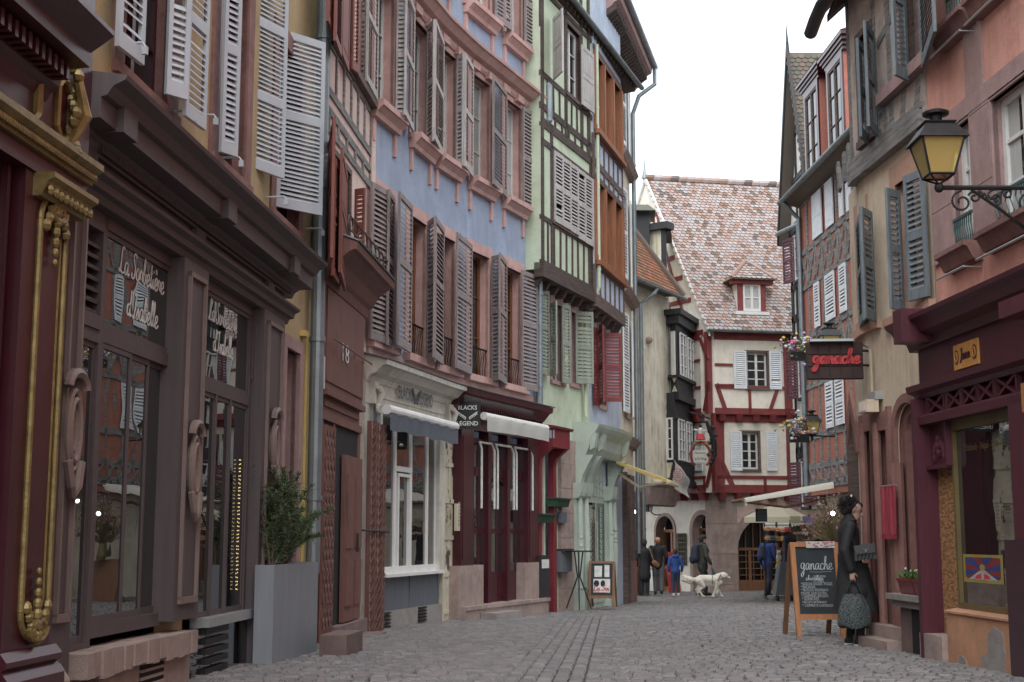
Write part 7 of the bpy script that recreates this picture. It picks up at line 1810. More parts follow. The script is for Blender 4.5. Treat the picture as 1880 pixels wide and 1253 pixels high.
    rd.build('red_rays', M['flagred_dim'], s); bl.build('blue_rays', M['flagblue_dim'], s)
    m = MB(); fq(m, [(.12, .1), (.88, .1), (.5, .5)], .0024); m.build('mountain', M['offw_dim'], s)
    m = MB(); 
    for sx in (-1, 1): fq(m, [(.5+sx*.03, .14), (.5+sx*.2, .14), (.5+sx*.16, .26), (.5+sx*.04, .34)], .0034)
    m.build('animals', M['signred'], s); m = MB(); fq(m, [(.5+.07*math.cos(k*PI/6), .55+.12*math.sin(k*PI/6)) for k in range(12)], .0036); m.build('sun', M['flagyel_dim'], s)
    # plinth
    pl = MB(); pl.box(F, g0-.0, g1+.06, -.7, gb-.06, 0, .30); pl.mould(F, g0, g1+.07, [(.1, gb-.06), (.32, gb-.08), (.32, gb-.06), (.1, gb-.02)]); pl.build('plinth', M['terra'], t)
    pt = MB(); q = F.u(1822, 1180, .31); pt.prism(F, [(q-.2, G(12)-.05), (q+.22, G(12)-.05), (q+.3, G(12)+.08), (q+.14, G(12)+.13), (q+.1, G(12)+.3), (q-.02, G(12)+.38), (q-.22, G(12)+.33), (q-.25, G(12)+.1)], .29, .305)
    pt.prism(F, [(g1-.12, G(13.5)-.02), (g1-.42, G(13.5)-.02), (g1-.38, G(13.5)+.06), (g1-.27, G(13.5)+.09), (g1-.2, G(13.5)+.04)], .29, .306); pt.build('flaked_plaster', M['greystone'], t)
    st = MB(); st.box(F, g1+.06, b+.02, -.6, F.z(1715, 1168, .4), 0, .36); st.build('step', M['stone'], t)
    # name sign
    s = thing('name_sign', 'small square orange sign with two dark oval emblems reading Jana on the plum shop fascia', 'sign', F.P(F.u(1776, 670, W), W, F.z(1776, 680, W)))
    l, r = F.u(1754, 650, W), F.u(1799, 650, W); y0, y1 = F.z(1776, 675, W), F.z(1776, 628, W)
    m = MB(); m.box(F, r, l, y0, y1, W+.001, W+.02); m.build('board', M['signyel'], s)
    P = onr(F, W+.021); m = MB(); wd = l-r; hh = y1-y0
    script(m, P, 'Jana', -l+wd*.27, y0+hh*.36, hh*.42, .028, .003, fit=wd*.42); m.build('lettering', M['maroon'], s)
    for k, x_ in enumerate((.13, .87)):
        m = MB(); m.face([P(-l+wd*x_+wd*.1*math.cos(i*PI/8), y0+hh*.5+hh*.3*math.sin(i*PI/8), .002) for i in range(16)]); o = m.build('emblem', M['maroon'], s)
        q = MB(); q.tube([P(-l+wd*x_+wd*.055*math.cos(i*PI/4), y0+hh*.5+hh*.2*math.sin(i*PI/4), .004) for i in range(9)], .006, 4); q.build('emblem_ring', M['signyel'], o)
    # small wooden plate at right
    m = MB(); u = F.u(1877, 730, W+.08); m.box(F, u-.3, u+.0, F.z(1877, 757, W+.1), F.z(1877, 703, W+.1), W+.06, W+.09); o = m.build('wooden_plate', M['wood'], None, F.P(u, W, F.z(1877, 757, W))); tag(o, 'small orange wooden plate on the plum post at the right edge', 'sign')
plum_shop()
# ---------------------------------------------------------------- orange half-timbered house (K) and gabled house (M)
def houseK():
    F = RK; ze = F.z(1515, 292, .5); u0 = 0; u1 = F.L; zb = F.z(1530, 885)
    def sh(xl, xr, yt, yb): a, b = F.u(xr, (yt+yb)/2), F.u(xl, (yt+yb)/2); xm = (xl+xr)/2; return (a, b, F.z(xm, yb), F.z(xm, yt))
    rows = [[(1495, 1512, 350, 437), (1519, 1533, 330, 420), (1544, 1551, 310, 398), (1557, 1566, 300, 385)], [(1499, 1508, 522, 600), (1519, 1536, 500, 588), (1545, 1557, 482, 575)], [(1520, 1533, 697, 787), (1538, 1553, 697, 780)]]
    t = house('orange_half_timbered_house', 'orange red plastered timber house with white shutters and two roof dormers beyond the beige house', F, u0, u1, ze+.3, [], M['orange'], back=6, zb=zb-.3)
    ml = MB(); 
    zr = []
    for r in rows:
        q = [sh(*s) for s in r]; z0 = sum(a[2] for a in q)/len(q); z1 = sum(a[3] for a in q)/len(q); zr.append((z0, z1))
        for a in q:
            leaf(t, F.P(a[1], .06), F.P(a[0], .06), z0, z1, M['shwhite'], pitch=.08, mid=(.5,), solid=(r is rows[0]))
    tm = []
    for z0, z1 in zr:
        tm += [((u0, z0-.1), (u1, z0-.1), .16), ((u0, z1+.1), (u1, z1+.1), .14)]
    q0 = u1-9
    for (za, zbm) in ((zr[0][0]-.1, zr[1][1]+.1), (zr[1][0]-.1, zr[2][1]+.1)):
        n = 12
        for i in range(n+1):
            u = q0+(u1-q0)*i/n; tm.append(((u, za), (u, zbm), .14))
            if i < n: un = q0+(u1-q0)*(i+1)/n; tm += [((u, za), (un, zbm), .1), ((un, za), (u, zbm), .1)]
    for i in range(13): u = q0+(u1-q0)*i/12; tm.append(((u, zr[0][0]), (u, ze), .12)); tm.append(((u, zr[1][0]), (u, zr[1][1]), .12)); tm.append(((u, zb), (u, zr[2][1]), .12))
    tm += [((u0, zb), (u1, zb), .22), ((u0, zb+.5), (u1, zb+.5), .16)]
    for i in range(12): u = q0+(u1-q0)*i/12; tm.append(((u, zb), (u+.7, zb+.55), .1))
    timber_wall(t, F, tm, M['tgrey'], -.02, .035)
    gf = MB(); wallmb(gf, F, u0, u1, -1.2, zb, [], w=-.5); gf.face([F.P(u0, 0, zb), F.P(u1, 0, zb), F.P(u1, -.5, zb), F.P(u0, -.5, zb)]); gf.face([F.P(u1, -.5, -1.2), F.P(u1, -4, -1.2), F.P(u1, -4, zb), F.P(u1, -.5, zb)]); gf.build('ground_floor_wall', M['cream'], t)
    jb = MB()
    for i in range(22): u = u0+.2+i*.5; jb.hexa([F.P(u, -.5, zb-.3), F.P(u, -.1, zb-.2), F.P(u+.14, -.1, zb-.2), F.P(u+.14, -.5, zb-.3), F.P(u, -.5, zb), F.P(u, .08, zb), F.P(u+.14, .08, zb), F.P(u+.14, -.5, zb)]); jb.cut()
    jb.build('joist_ends', M['tgrey'], t)
    rf = MB(); rf.mould(F, u0, u1+.1, [(.5, ze+.0), (.5, ze+.1), (-3.5, ze+4.6), (-7.5, ze), (-6, ze-.1), (0, ze-.15)]); rf.build('roof', M['tilem'], t)
    gutter(t, F, u0, u1+.2, ze+.05, .55, .09); pipe(t, [F.P(u1-.1, .55, ze), F.P(u1-.12, .1, ze-.5), F.P(u1-.12, .1, zb-.3)], .07)
    # dormers
    for (xl, xr, yt, yb) in ((1487, 1530, 150, 290), (1538, 1566, 90, 215)):
        um = F.u((xl+xr)/2, (yt+yb)/2, -.2); y = F.P(um, 0)[1]; z1 = F.z(xl+8, yt, .1); z0 = ze+.15
        d = MB(); a, b = um-.75, um+.75; d.box(F, a, b, z0, z1, -3, .05); d = d.build('dormer', M['orange'], t)
        f = MB(); f.box(F, a, a+.14, z0, z1, .05, .1); f.box(F, b-.14, b, z0, z1, .05, .1); f.box(F, a, b, z0, z0+.15, .05, .12); f.box(F, a+.14, b-.14, z1-.15, z1, .05, .1)
        f.box(F, b, b+.04, z0, z1, -.15, .05); f.box(F, b, b+.03, z0, z1, -.7, -.5); f.build('frame', M['maroon'], d)
        sash(d, F, (a+.14, b-.14, z0+.15, z1-.15), .06, M['tbrown'], rows=3, fw=.07)
        r = MB()
        for k, (o_, h_) in enumerate(((.12, 0), (.2, .1), (.3, .2), (.4, .3))): r.box(F, a-o_, b+o_, z1+h_, z1+h_+.1, -1.5, .05+o_*.4)
        r.mould(F, a-.42, b+.42, [(.22, z1+.4), (-3.2, z1+1.5), (-3.2, z1+.4)]); r.build('dormer_roof', M['maroon'], d)
    # gabled house M
    x = 9.2; FM = Fa([(x, 38.3), (x, 43.0)], -1); L_ = FM.L; zE = FM.z(1470, 395, .3); um = L_-2.1; zA = at(1453, 97, 40.9)[2]
    t = house('gabled_house', 'white gabled house with black timbers, plum shutters and a very steep mossy roof', FM, -.6, L_, zE, [], M['whitepl'], back=7, w=.1, zb=zb-.6)
    g = MB(); g.face([FM.P(um-2.1-.3, .1, zE), FM.P(L_, .1, zE), FM.P(um, .1, zA-.6)]); g.build('gable_wall', M['whitepl'], t)
    def tmf(us, z0, z1): return [((u, z0), (u, z1), .14) for u in us]
    zz = [F.z(1465, p) for p in (480, 560, 690, 840)]
    tl = []
    for z, wd in ((zE, .3), (zE-1.9, .2), (zE-2.9, .2), (zE-3.6, .35), (zE-6.3, .2), (zE-7.2, .35), (zb, .3), (zE+1.5, .18), (zE+3, .15)):
        a = -.6 if z <= zE else um-2.1*(1-(z-zE)/(zA-zE)); b = L_ if z <= zE else um+2.1*(1-(z-zE)/(zA-zE)); tl.append(((a, z), (b, z), wd))
    tl += tmf([-.5+i*.55 for i in range(10)], zE-3.6, zE-1.9)+tmf([-.5+i*.55 for i in range(10)], zE-7.2, zE-6.2)+tmf([-.5, 1, 2, 3.1, L_-.1], zb, zE)+tmf([um-.9, um, um+.9], zE, zE+2.8)
    mb = MB()
    for a, b, wd in tl: mb.beam(FM, a, b, wd, .07, .15)
    mb.build('timber_frame', M['tblack'], t)
    for z0, z1 in ((zE-1.75, zE-.3), (zE-5.5, zE-3.9), (zE-8.9, zE-7.5)):
        for a in (.2, 2.4):
            r = (a+.55, a+1.5, z0, z1); o = opening(t, FM, r, M['tblack'], w=.1, sur=.08, depth=.0, proud=.05); sash(o, FM, r, .14, M['white'], rows=4)
            leaf(t, FM.P(a+.55, .16), FM.P(a+.0, .42), z0, z1, M['shplum'], pitch=.09); leaf(t, FM.P(a+2.05, .42), FM.P(a+1.52, .16), z0, z1, M['shplum'], pitch=.09)
    # roof: slopes either side of the ridge running away from the street
    rt = MB(); A = Vector(FM.P(um, .45, zA)); E0 = Vector(FM.P(um-2.3, .45, zE-.4)); U = Vector((1, 0, 0)); V = (A-E0); SL = V.length; V.normalize()
    roof_tiles(rt, E0, U, V, 34, int(SL/.17), .2, .17); rt.build('roof_tiles', M['tilem'], t)
    dk = MB(); E1 = Vector(FM.P(um+2.3, .45, zE-.4)); X7 = Vector((7, 0, 0)); dk.face([E0, E0+X7, A+X7, A]); dk.face([E1, A, A+X7, E1+X7]); dk.build('roof_deck', M['tilem'], t)
    bb = MB()
    for E_ in (E0, E1):
        d = Vector((-.06, 0, 0)); h = Vector((0, 0, .35)); bb.hexa([E_, E_+d, A+d, A, E_+h, E_+d+h, A+d+h, A+h])
    bb.tube([A, A+Vector((-.03, 0, .9))], [.06, .01], 5); bb.build('bargeboard', M['tblack'], t)
    pipe(t, [FM.P(L_-.3, .6, zE-.1), FM.P(.3, .5, zE-.6), FM.P(-.5, .35, zE-1.2), FM.P(-.5, .3, zb)], .07, M['zinc'])
    # a far house closing the square to the right of the red house
    Fz = Fa([(17.0, 20), (17.0, 70)], -1); t = house('far_house', 'plain pale house closing the square behind the market stall', Fz, 0, 50, 9, [], M['cream'], back=5)
houseK()
# ---------------------------------------------------------------- lanterns
def lantern_mesh(name, label, S=1.0):
    """built at the origin: bracket ball at (0,0,0); glass body above"""
    t = thing(name, label, 'street lamp', (0, 0, 0), 'wall bracket street lanterns')
    c = PI/4
    def sq(r, z): return [(r*math.cos(c+PI/2*j)*1.414*S, r*math.sin(c+PI/2*j)*1.414*S, z*S) for j in range(4)]
    g = MB(); b, tp = sq(.115, .11), sq(.195, .44)
    g.hexa(b+tp); g.build('glass', M['lampglass'], t)
    f = MB()
    for j in range(4): f.tube([b[j], tp[j]], .012*S, 5); f.tube([b[j], b[(j+1) % 4]], .013*S, 5); f.tube([b[j], (0, 0, .03*S)], .01*S, 5)
    f.ell((0, 0, 0), (.045*S, .045*S, .05*S), 10); f.build('frame', M['iron'], t)
    h = MB(); r0, r1, r2 = sq(.235, .44), sq(.225, .46), sq(.13, .60)
    h.hexa(r0+r1); h.hexa(r1+r2); h.hexa(sq(.145, .60)+sq(.15, .615)); h.lathe((0, 0, 0), [(.07*S, .615*S), (.055*S, .66*S), (.06*S, .69*S), (.12*S, .705*S), (.125*S, .73*S), (.07*S, .755*S), (.02*S, .765*S)], 16); h.build('hood', M['iron'], t)
    bu = MB(); bu.ell((0, 0, .36*S), (.035*S, .035*S, .06*S), 8); bu.tube([(0, 0, .4*S), (0, 0, .47*S)], .02*S, 6); bu.build('lamp', M['offw'], t)
    return t
def bracket_arm(t, L_, S=1.0, D=1):
    m = MB(); m.tube([(0, 0, 0), (L_*D, 0, 0)], .022*S, 8)
    m.tube([(.32*D*L_, 0, -.02), (.6*D*L_, 0, -.2*S), (D*L_, 0, -.5*S)], .014*S, 6)
    def spiral(cx, cz, r, turns, a0, sg):
        return [((cx+r*(1-.75*i/24)*math.cos(a0+sg*turns*2*PI*i/24))*D, 0, cz+r*(1-.75*i/24)*math.sin(a0+sg*turns*2*PI*i/24)) for i in range(25)]
    for cx, cz, r, a0, sg in ((.2, -.13, .1, 1.6, 1), (.31, -.09, .055, 2.8, -1), (.5, -.1, .085, 1.4, 1), (.6, -.06, .05, 2.8, -1), (.8, -.15, .1, 1.6, 1)):
        if cx*S < L_: m.tube(spiral(cx*S, cz*S, r*S, 1.3, a0, sg), .011*S, 5)
    for k in range(5): m.ell(((.36+.035*k)*S*D, 0, -.04*S-.02*k), (.025*S, .012*S, .018*S), 6, 0, 3)
    return m.build('bracket', M['iron'], t)
def place_lamps():
    L1 = lantern_mesh('street_lantern', 'black street lantern with amber glass on a scrolled bracket from the salmon house', .95)
    y = 11.7; p = at(1724, 345, y)
    L2 = dup(L1, (0, 0, 0), 0, 'black street lantern seen just above the brown chocolate shop sign')
    L3 = dup(L1, (0, 0, 0), 0, 'small black street lantern on a bracket below the brown chocolate shop sign')
    for (L_, px, py, yy, S) in ((L2, 1524, 655, 27.5, .9), (L3, 1491, 805, 34, .95)):
        q = at(px, py, yy); L_.location = q
    xw = RR.P(RR.u(1885, 345))[0]; bracket_arm(L1, xw-p[0]+.05); L1.location = p
    # arm for others
    bracket_arm(L2, 2.2); bracket_arm(L3, 1.6)
    # flower baskets hanging on the brackets
    rn = random.Random(5)
    cols = ['pink', 'lilac', 'yel', 'offw', 'leafg']
    for (px, py, yy, lab) in ((1468, 650, 27.5, 'hanging basket of pink lilac and yellow flowers beside the chocolate shop sign'), (1466, 800, 34, 'hanging basket of pastel flowers beside the lower small lantern')):
        c = at(px, py, yy); t = thing('flower_basket', lab, 'flower basket', c, 'hanging flower baskets')
        s = yy/27.5; m = MB(); m.mould(Fa([(c[0]-.2*s, c[1]), (c[0]+.2*s, c[1])], 1), 0, .4*s, [(-.1, c[2]-.14*s), (.1, c[2]-.14*s), (.14, c[2]+.03), (-.14, c[2]+.03)]); m.tube([(c[0]+.15*s, c[1], c[2]), (c[0]+.75*s, c[1], c[2]-.02*s)], .02, 5); m.build('box', M['iron'], t)
        f = {k: MB() for k in cols}
        for i in range(230):
            p = (c[0]+rn.gauss(0, .15)*s, c[1]+rn.gauss(0, .12)*s, c[2]+rn.gauss(.17, .11)*s)
            k = 'leafg' if i % 2 else rn.choice(cols[:4]); r_ = rn.uniform(.02, .045)*s
            if k == 'leafg':
                d = Vector((rn.gauss(0, 1), rn.gauss(0, 1), rn.gauss(.3, 1))).normalized()*.08*s; sd = d.cross(Vector((0, 1, .3))).normalized()*.02; f[k].face([Vector(p), Vector(p)+d*.5+sd, Vector(p)+d, Vector(p)+d*.5-sd])
            else: f[k].ell(p, (r_, r_, r_*.8), 6, 0, 4)
        for k, q in f.items():
            if q.v: q.build('foliage' if k == 'leafg' else {'pink': 'pink_flowers', 'lilac': 'lilac_flowers', 'yel': 'yellow_flowers', 'offw': 'white_flowers'}[k], M[k], t)
place_lamps()
# ---------------------------------------------------------------- chocolate shop sign
def choc_sign():
    y = 16.3; a, b = at(1483, 696, y), at(1584, 628, y-.05); F = Fa([(a[0], y), (b[0], y-.05)], 1); L_ = F.L; z0, z1 = a[2], b[2]; H = z1-z0
    t = thing('hanging_sign', 'chocolate brown block sign with red script lettering on arms from the beige house', 'hanging sign', (b[0], y, z0))
    m = MB(); m.box(F, 0, L_, z0, z1, -.12, -.02)
    for i in range(5):
        for j in range(3): m.box(F, L_*i/5+.008, L_*(i+1)/5-.008, z0+H*j/3+.006, z0+H*(j+1)/3-.006, -.02, -.008)
    m.build('board', M['choc'], t)
    l = MB(); script(l, on(F, -.006), 'ganache', L_*.09, z0+H*.41, .175, .034, .02, fit=L_*.84, sl=.15); l.build('lettering', M['signred'], t)
    w_ = MB(); w_.box(F, .03, L_-.12, z1+.0, z1+.03, -.16, .09); w_.build('lamp_strip', M['steelb'], t)
    xr = at(1601, 640, y)[0]+.05
    for k, z in enumerate((z1-.1, z0+.17)): m = MB(); m.tube([(b[0]-.02, y+.02, z), (xr, y+.04, z)], .016, 6); m.build('arm', M['iron'], t)
    m = MB(); m.tube([(b[0]-.1, y+.02, z1), (b[0]+.03, y+.03, z1-.03), (xr, y+.04, z1-.1)], .006, 4); m.build('cable', M['iron'], t)
choc_sign()
# ---------------------------------------------------------------- chalk board
def chalkboard():
    a = gnd(1462, 1170); y = a[1]+.0; b = at(1612, 1170, y-.0); zt = at(1500, 996, y)[2]
    xr = at(1549, 1100, y)[0]
    F = Fa([(a[0], y), (xr+.02, y+.06)], 1); L_ = F.L; g = G(y)
    t = thing('chalkboard_sign', 'large pine framed chalkboard sign with handwritten chocolate shop menu', 'chalkboard', (a[0]+L_/2, y, g))
    H = zt-g; tl = .2
    def Pt(a_, z, d): return F.P(a_, -tl*(z/H)+d, g+z)
    def bx(mb, a0, a1, b0, b1, d0, d1): mb.hexa([Pt(a0, b0, d0), Pt(a0, b0, d1), Pt(a1, b0, d1), Pt(a1, b0, d0), Pt(a0, b1, d0), Pt(a0, b1, d1), Pt(a1, b1, d1), Pt(a1, b1, d0)])
    f = MB(); bx(f, 0, .065, 0, H, 0, .04); bx(f, L_-.065, L_, 0, H, 0, .04); bx(f, .065, L_-.065, H-.06, H, 0, .04); bx(f, .065, L_-.065, .22, .29, 0, .04); f.build('frame', M['wood'], t)
    r = MB()
    for x0, x1 in ((0, .06), (L_-.06, L_)): r.hexa([F.P(x0, -.62, g), F.P(x0, -.58, g), F.P(x1, -.58, g), F.P(x1, -.62, g), F.P(x0, -.25, zt-.02), F.P(x0, -.21, zt-.02), F.P(x1, -.21, zt-.02), F.P(x1, -.25, zt-.02)])
    r.build('rear_leg', M['woodd'], t)
    p = MB(); bx(p, .065, L_-.065, .29, H-.06, .0, .02); p.build('panel', M['chalkb'], t)
    P = lambda a_, b_, d: Pt(a_, b_, .0205+d*.5)
    c = MB(); X0 = .12; W_ = L_-.2
    script(c, P, 'ganache', X0, H-.36, .17, .011, .002, fit=W_*.95); ribbon(c, P, [(X0+.12, H-.385), (X0+W_*.5, H-.39), (X0+W_*.92, H-.38)], .006, .002)
    script(c, P, 'chocolats', X0+.06, H-.495, .065, .007, .002, fit=W_*.52)
    rows = [(.38, .565, '- VALRHONA', .4, .028), (.38, .61, '- WEISS', .26, .028), (.38, .655, '- SCHALL', .34, .036), (.02, .71, '* BOISSONS CHAUDES / FROIDES', .93, .036), (.02, .765, '* MACARONS', .42, .034), (.02, .82, '* PRODUITS REGIONAUX', .80, .034), (.0, .875, 'VEGANE, SANS GLUTEN', .75, .03), (.02, .93, '* CONFISERIES, NOUGATS', .78, .034), (.02, .985, '* GUIMAUVES', .50, .036), (.02, 1.04, '* BISCUITS ARTISANAUX', .72, .03), (.02, 1.10, '* COFFRETS CADEAUX', .9, .03)]
    sc = (H-.36)/1.22
    for dx, dy, s_, fw, h in rows:
        yb = H-dy*sc-.06
        if yb > .31: block(c, P, s_, X0+dx*W_-.02, yb, h*1.05, .002, fit=fw*W_)
    c.build('chalk_writing', M['chalk'], t)
    q = MB(); bx(q, L_*.33, L_-.05, H-.075, H+.01, .041, .044); q.build('card_strip', M['canvasw'], t)
    for k in range(14):
        pass
    q = MB(); rn = random.Random(3)
    for k in range(26):
        a0 = L_*.34+rn.random()*(L_*.56); b0 = H-.07+rn.random()*.06; bx(q, a0, a0+rn.uniform(.01, .05), b0, b0+rn.uniform(.006, .018), .0442, .0448)
    q.build('card_print', M['pink'], t)
chalkboard()
# ---------------------------------------------------------------- market stall
def market():
    # big white awning on the orange house ground floor
    F = RK
    y0 = 30.0
    a, b = Vector(at(1366, 918, 33.5)), Vector(at(1515, 888, 36.5)); b2 = Vector(at(1555, 893, 30.5)); a2 = Vector(at(1440, 913, 29.5))
    t = thing('shop_awning', 'large white slanting awning over the souvenir stall', 'awning', (b.x, b.y, G(36)))
    m = MB(); P1, P2 = Vector(at(1368, 918, 31)), Vector(at(1530, 888, 31)); bk = Vector((0.3, 3.6, .05))
    th = Vector((0, 0, .04)); m.hexa([P1, P2, P2+bk, P1+bk, P1+th, P2+th, P2+bk+th, P1+bk+th]); m.build('canvas', M['canvasw'], t)
    v = MB(); v.hexa([P1-Vector((0, .03, .06)), P2-Vector((0, .03, .11)), P2-Vector((0, 0, .11)), P1-Vector((0, 0, .06)), P1-Vector((0, .03, 0)), P2-Vector((0, .03, 0)), P2, P1]); v.hexa([P1-Vector((0, .0, .14)), P1+Vector((.04, 0, -.14)), P1+bk+Vector((.04, 0, -.14)), P1+bk-Vector((0, 0, .14)), P1, P1+Vector((.04, 0, 0)), P1+bk+Vector((.04, 0, 0)), P1+bk]); v.build('valance', M['canvasw'], t)
    m = MB(); m.tube([P1+bk*.2+Vector((.1, 0, -.05)), P1.lerp(P2, .5)+bk*.2-Vector((0, 0, .35)), P2+bk*.2-Vector((0, 0, .3))], .03, 6); m.tube([P1+bk*.1, P1+bk], .05, 6); m.build('arm', M['woodd'], t)
    m = MB(); q = P1+bk*.15+Vector((.4, 0, -.35)); m.box(Fa([(q.x-.12, q.y), (q.x+.12, q.y+.05)], 1), 0, .24, q.z-.15, q.z+.15, 0, .12); m.build('floodlight', M['black'], t)
    # parasols
    for (px, pt, pb, yy, r, lab) in ((1425, 927, 950, 37, 1.05, 'cream market parasol in front of the big arch'), (1450, 945, 962, 41, 1.2, 'low white market parasol behind the cream one')):
        c = at(px, pb, yy); zt = at(px, pt, yy)[2]; g = G(yy); h = zt-c[2]; r = abs(at(px+62 if r < 1.1 else px+52, pb, yy)[0]-c[0])
        t = thing('parasol', lab, 'parasol', (c[0], yy, g), 'market parasols'); m = MB(); n = 8
        rim = [Vector((c[0]+r*math.cos(2*PI*k/n+.2), yy+r*math.sin(2*PI*k/n+.2), c[2])) for k in range(n)]; tip = Vector((c[0], yy, zt))
        for k in range(n):
            A, B = rim[k], rim[(k+1) % n]; ma = A.lerp(tip, .5)+Vector((0, 0, h*.14)); mb_ = B.lerp(tip, .5)+Vector((0, 0, h*.14)); m.face([A, B, mb_, ma]); m.face([ma, mb_, tip]); m.face([A, B, B-Vector((0, 0, .14)), A-Vector((0, 0, .14))])
        m.build('canopy', M['canvasy'] if yy < 40 else M['canvasw'], t)
        m = MB(); m.tube([(c[0], yy, g), (c[0], yy, zt+.06)], .03, 8); m.build('pole', M['woodd'], t)
        m = MB()
        for k in range(n): m.tube([tip-Vector((0, 0, h*.35)), rim[k].lerp(tip, .3)+Vector((0, 0, h*.05))], .012, 4)
        m.build('ribs', M['woodd'], t); m = MB(); m.lathe((c[0], yy, g), [(.3, 0), (.3, .08), (.06, .1), (.05, .4)], 16); m.build('base', M['greystone'], t)
    # racks of goods
    rn = random.Random(9); cols = ['tan', 'brown', 'red', 'pink', 'yel', 'offw', 'navy', 'bluecoat', 'olive', 'woodd', 'terra', 'canvasy', 'purple']
    def rack(px0, px1, py0, py1, yy, rows, n, sz, lab, kind, cc, item, group, ilab, where):
        a, b = at(px0, py1, yy), at(px1, py0, yy); g = G(yy)
        t = thing('display_rack', lab, 'display rack', ((a[0]+b[0])/2, yy, g)); m = MB()
        for x in (a[0], b[0]): m.tube([(x, yy, g), (x, yy, b[2]+.1)], .02, 5)
        for k in range(rows+1): z = a[2]+(b[2]-a[2])*k/rows+.05; m.tube([(a[0], yy, z), (b[0], yy, z)], .012, 5)
        m.tube([(a[0]-.0, yy-.25, g+.03), (a[0], yy+.25, g+.03)], .02, 5); m.tube([(b[0], yy-.25, g+.03), (b[0], yy+.25, g+.03)], .02, 5); m.build('rail', M['iron'], t)
        for k in range(rows):
            z = a[2]+(b[2]-a[2])*(k+1)/rows
            for i in range(n):
                x = a[0]+(b[0]-a[0])*(i+.5)/n+rn.uniform(-.02, .02); dz = rn.uniform(-.03, .03); s = sz*rn.uniform(.8, 1.2); c = rn.choice(cc); mm = MB()
                if kind == 'bag': mm.hexa([(x-s*.5, yy-.12, z-s*1.3+dz), (x+s*.5, yy-.12, z-s*1.3+dz), (x+s*.5, yy-.02, z-s*1.3+dz), (x-s*.5, yy-.02, z-s*1.3+dz), (x-s*.38, yy-.09, z-s*.4+dz), (x+s*.38, yy-.09, z-s*.4+dz), (x+s*.38, yy-.04, z-s*.4+dz), (x-s*.38, yy-.04, z-s*.4+dz)]); mm.tube([(x-s*.3, yy-.06, z-s*.4+dz), (x, yy-.05, z+.03), (x+s*.3, yy-.06, z-s*.4+dz)], .008, 4)
                elif kind == 'hat': mm.ell((x, yy-.08, z-s*.4+dz), (s*.5, s*.5, s*.38), 8, 0, 5); mm.ell((x, yy-.08-s*.35, z-s*.55+dz), (s*.42, s*.4, s*.07), 8, 0, 4)
                elif kind == 'toy': mm.ell((x, yy-.08, z-s*.9+dz), (s*.4, s*.35, s*.5), 8, 0, 5); mm.ell((x, yy-.1, z-s*.25+dz), (s*.3, s*.3, s*.3), 8, 0, 5); mm.ell((x-s*.22, yy-.1, z+dz), (s*.1, s*.06, s*.12), 5, 0, 3); mm.ell((x+s*.22, yy-.1, z+dz), (s*.1, s*.06, s*.12), 5, 0, 3)
                o = mm.build(item, M[c], None, (x, yy-.08, z-s)); tag(o, '%s in the %s row, number %s from the left, on %s' % (ilab, ('lowest', 'second lowest', 'third lowest', 'top')[k if rows > 2 else k*3], ('one', 'two', 'three', 'four', 'five', 'six', 'seven', 'eight', 'nine')[i], where), cat_[item], group)
    cat_ = dict(leather_bag='bag', cap='hat', soft_toy='toy', souvenir='souvenir')
    rack(1452, 1505, 962, 996, 35.2, 2, 9, .13, 'metal rack hung with small brown leather bags behind the chalkboard', 'bag', ['brown', 'tan', 'woodd', 'brown', 'olive'], 'leather_bag', 'small leather bags on the market rack', 'small leather bag', 'the bag rack')
    rack(1404, 1450, 968, 1000, 36, 2, 5, .2, 'metal rack of colourful caps under the cream parasol', 'hat', ['terra', 'teal', 'yel', 'red', 'canvasy', 'tan'], 'cap', 'caps on the market rack', 'cap', 'the cap rack')
    rack(1425, 1458, 1010, 1078, 35.6, 4, 3, .2, 'low metal rack of soft toys beside the dark suitcases', 'toy', ['tan', 'offw', 'yel', 'brown', 'canvasy'], 'soft_toy', 'soft toys on the low rack', 'soft toy', 'the toy rack')
    # rolling cases with covers
    for (px, w_, yt, yb, yy, c, lab) in ((1441, 26, 1033, 1090, 34.5, 'slate', 'grey blue covered wheeled display case behind the chalkboard'), (1452, 22, 985, 1045, 35.0, 'navy', 'dark navy sweatshirts hanging on a rail above the wheeled display case')):
        a, b = at(px-w_/2, yb, yy), at(px+w_/2, yt, yy); F_ = Fa([(a[0], yy), (b[0], yy)], 1)
        if c == 'slate':
            t = thing('wheeled_case', lab, 'display case', ((a[0]+b[0])/2, yy, G(yy))); m = MB(); z0 = G(yy)+.15; m.hexa([F_.P(-.05, 0, z0), F_.P(F_.L, 0, z0), F_.P(F_.L, -.5, z0), F_.P(-.05, -.5, z0), F_.P(.1, -.05, b[2]), F_.P(F_.L, -.05, b[2]), F_.P(F_.L, -.45, b[2]), F_.P(.1, -.45, b[2])]); m.build('cover', M['slate'], t)
            for u in (0, F_.L/2, F_.L-.03):
                m = MB(); m.tube([F_.P(u-.02, -.03, G(yy)+.07), F_.P(u+.03, -.03, G(yy)+.07)], .07, 10); m.build('wheel', M['black'], t)
        else:
            t = thing('hanging_sweatshirts', lab, 'clothing', ((a[0]+b[0])/2, yy, G(yy))); m = MB()
            for k in range(4): x = F_.L*k/4; m.hexa([F_.P(x, 0, a[2]), F_.P(x+F_.L/4+.02, 0, a[2]), F_.P(x+F_.L/4, -.3, a[2]), F_.P(x, -.3, a[2]), F_.P(x+.03, -.06, b[2]), F_.P(x+F_.L/4-.01, -.06, b[2]), F_.P(x+F_.L/4-.02, -.24, b[2]), F_.P(x+.03, -.24, b[2])])
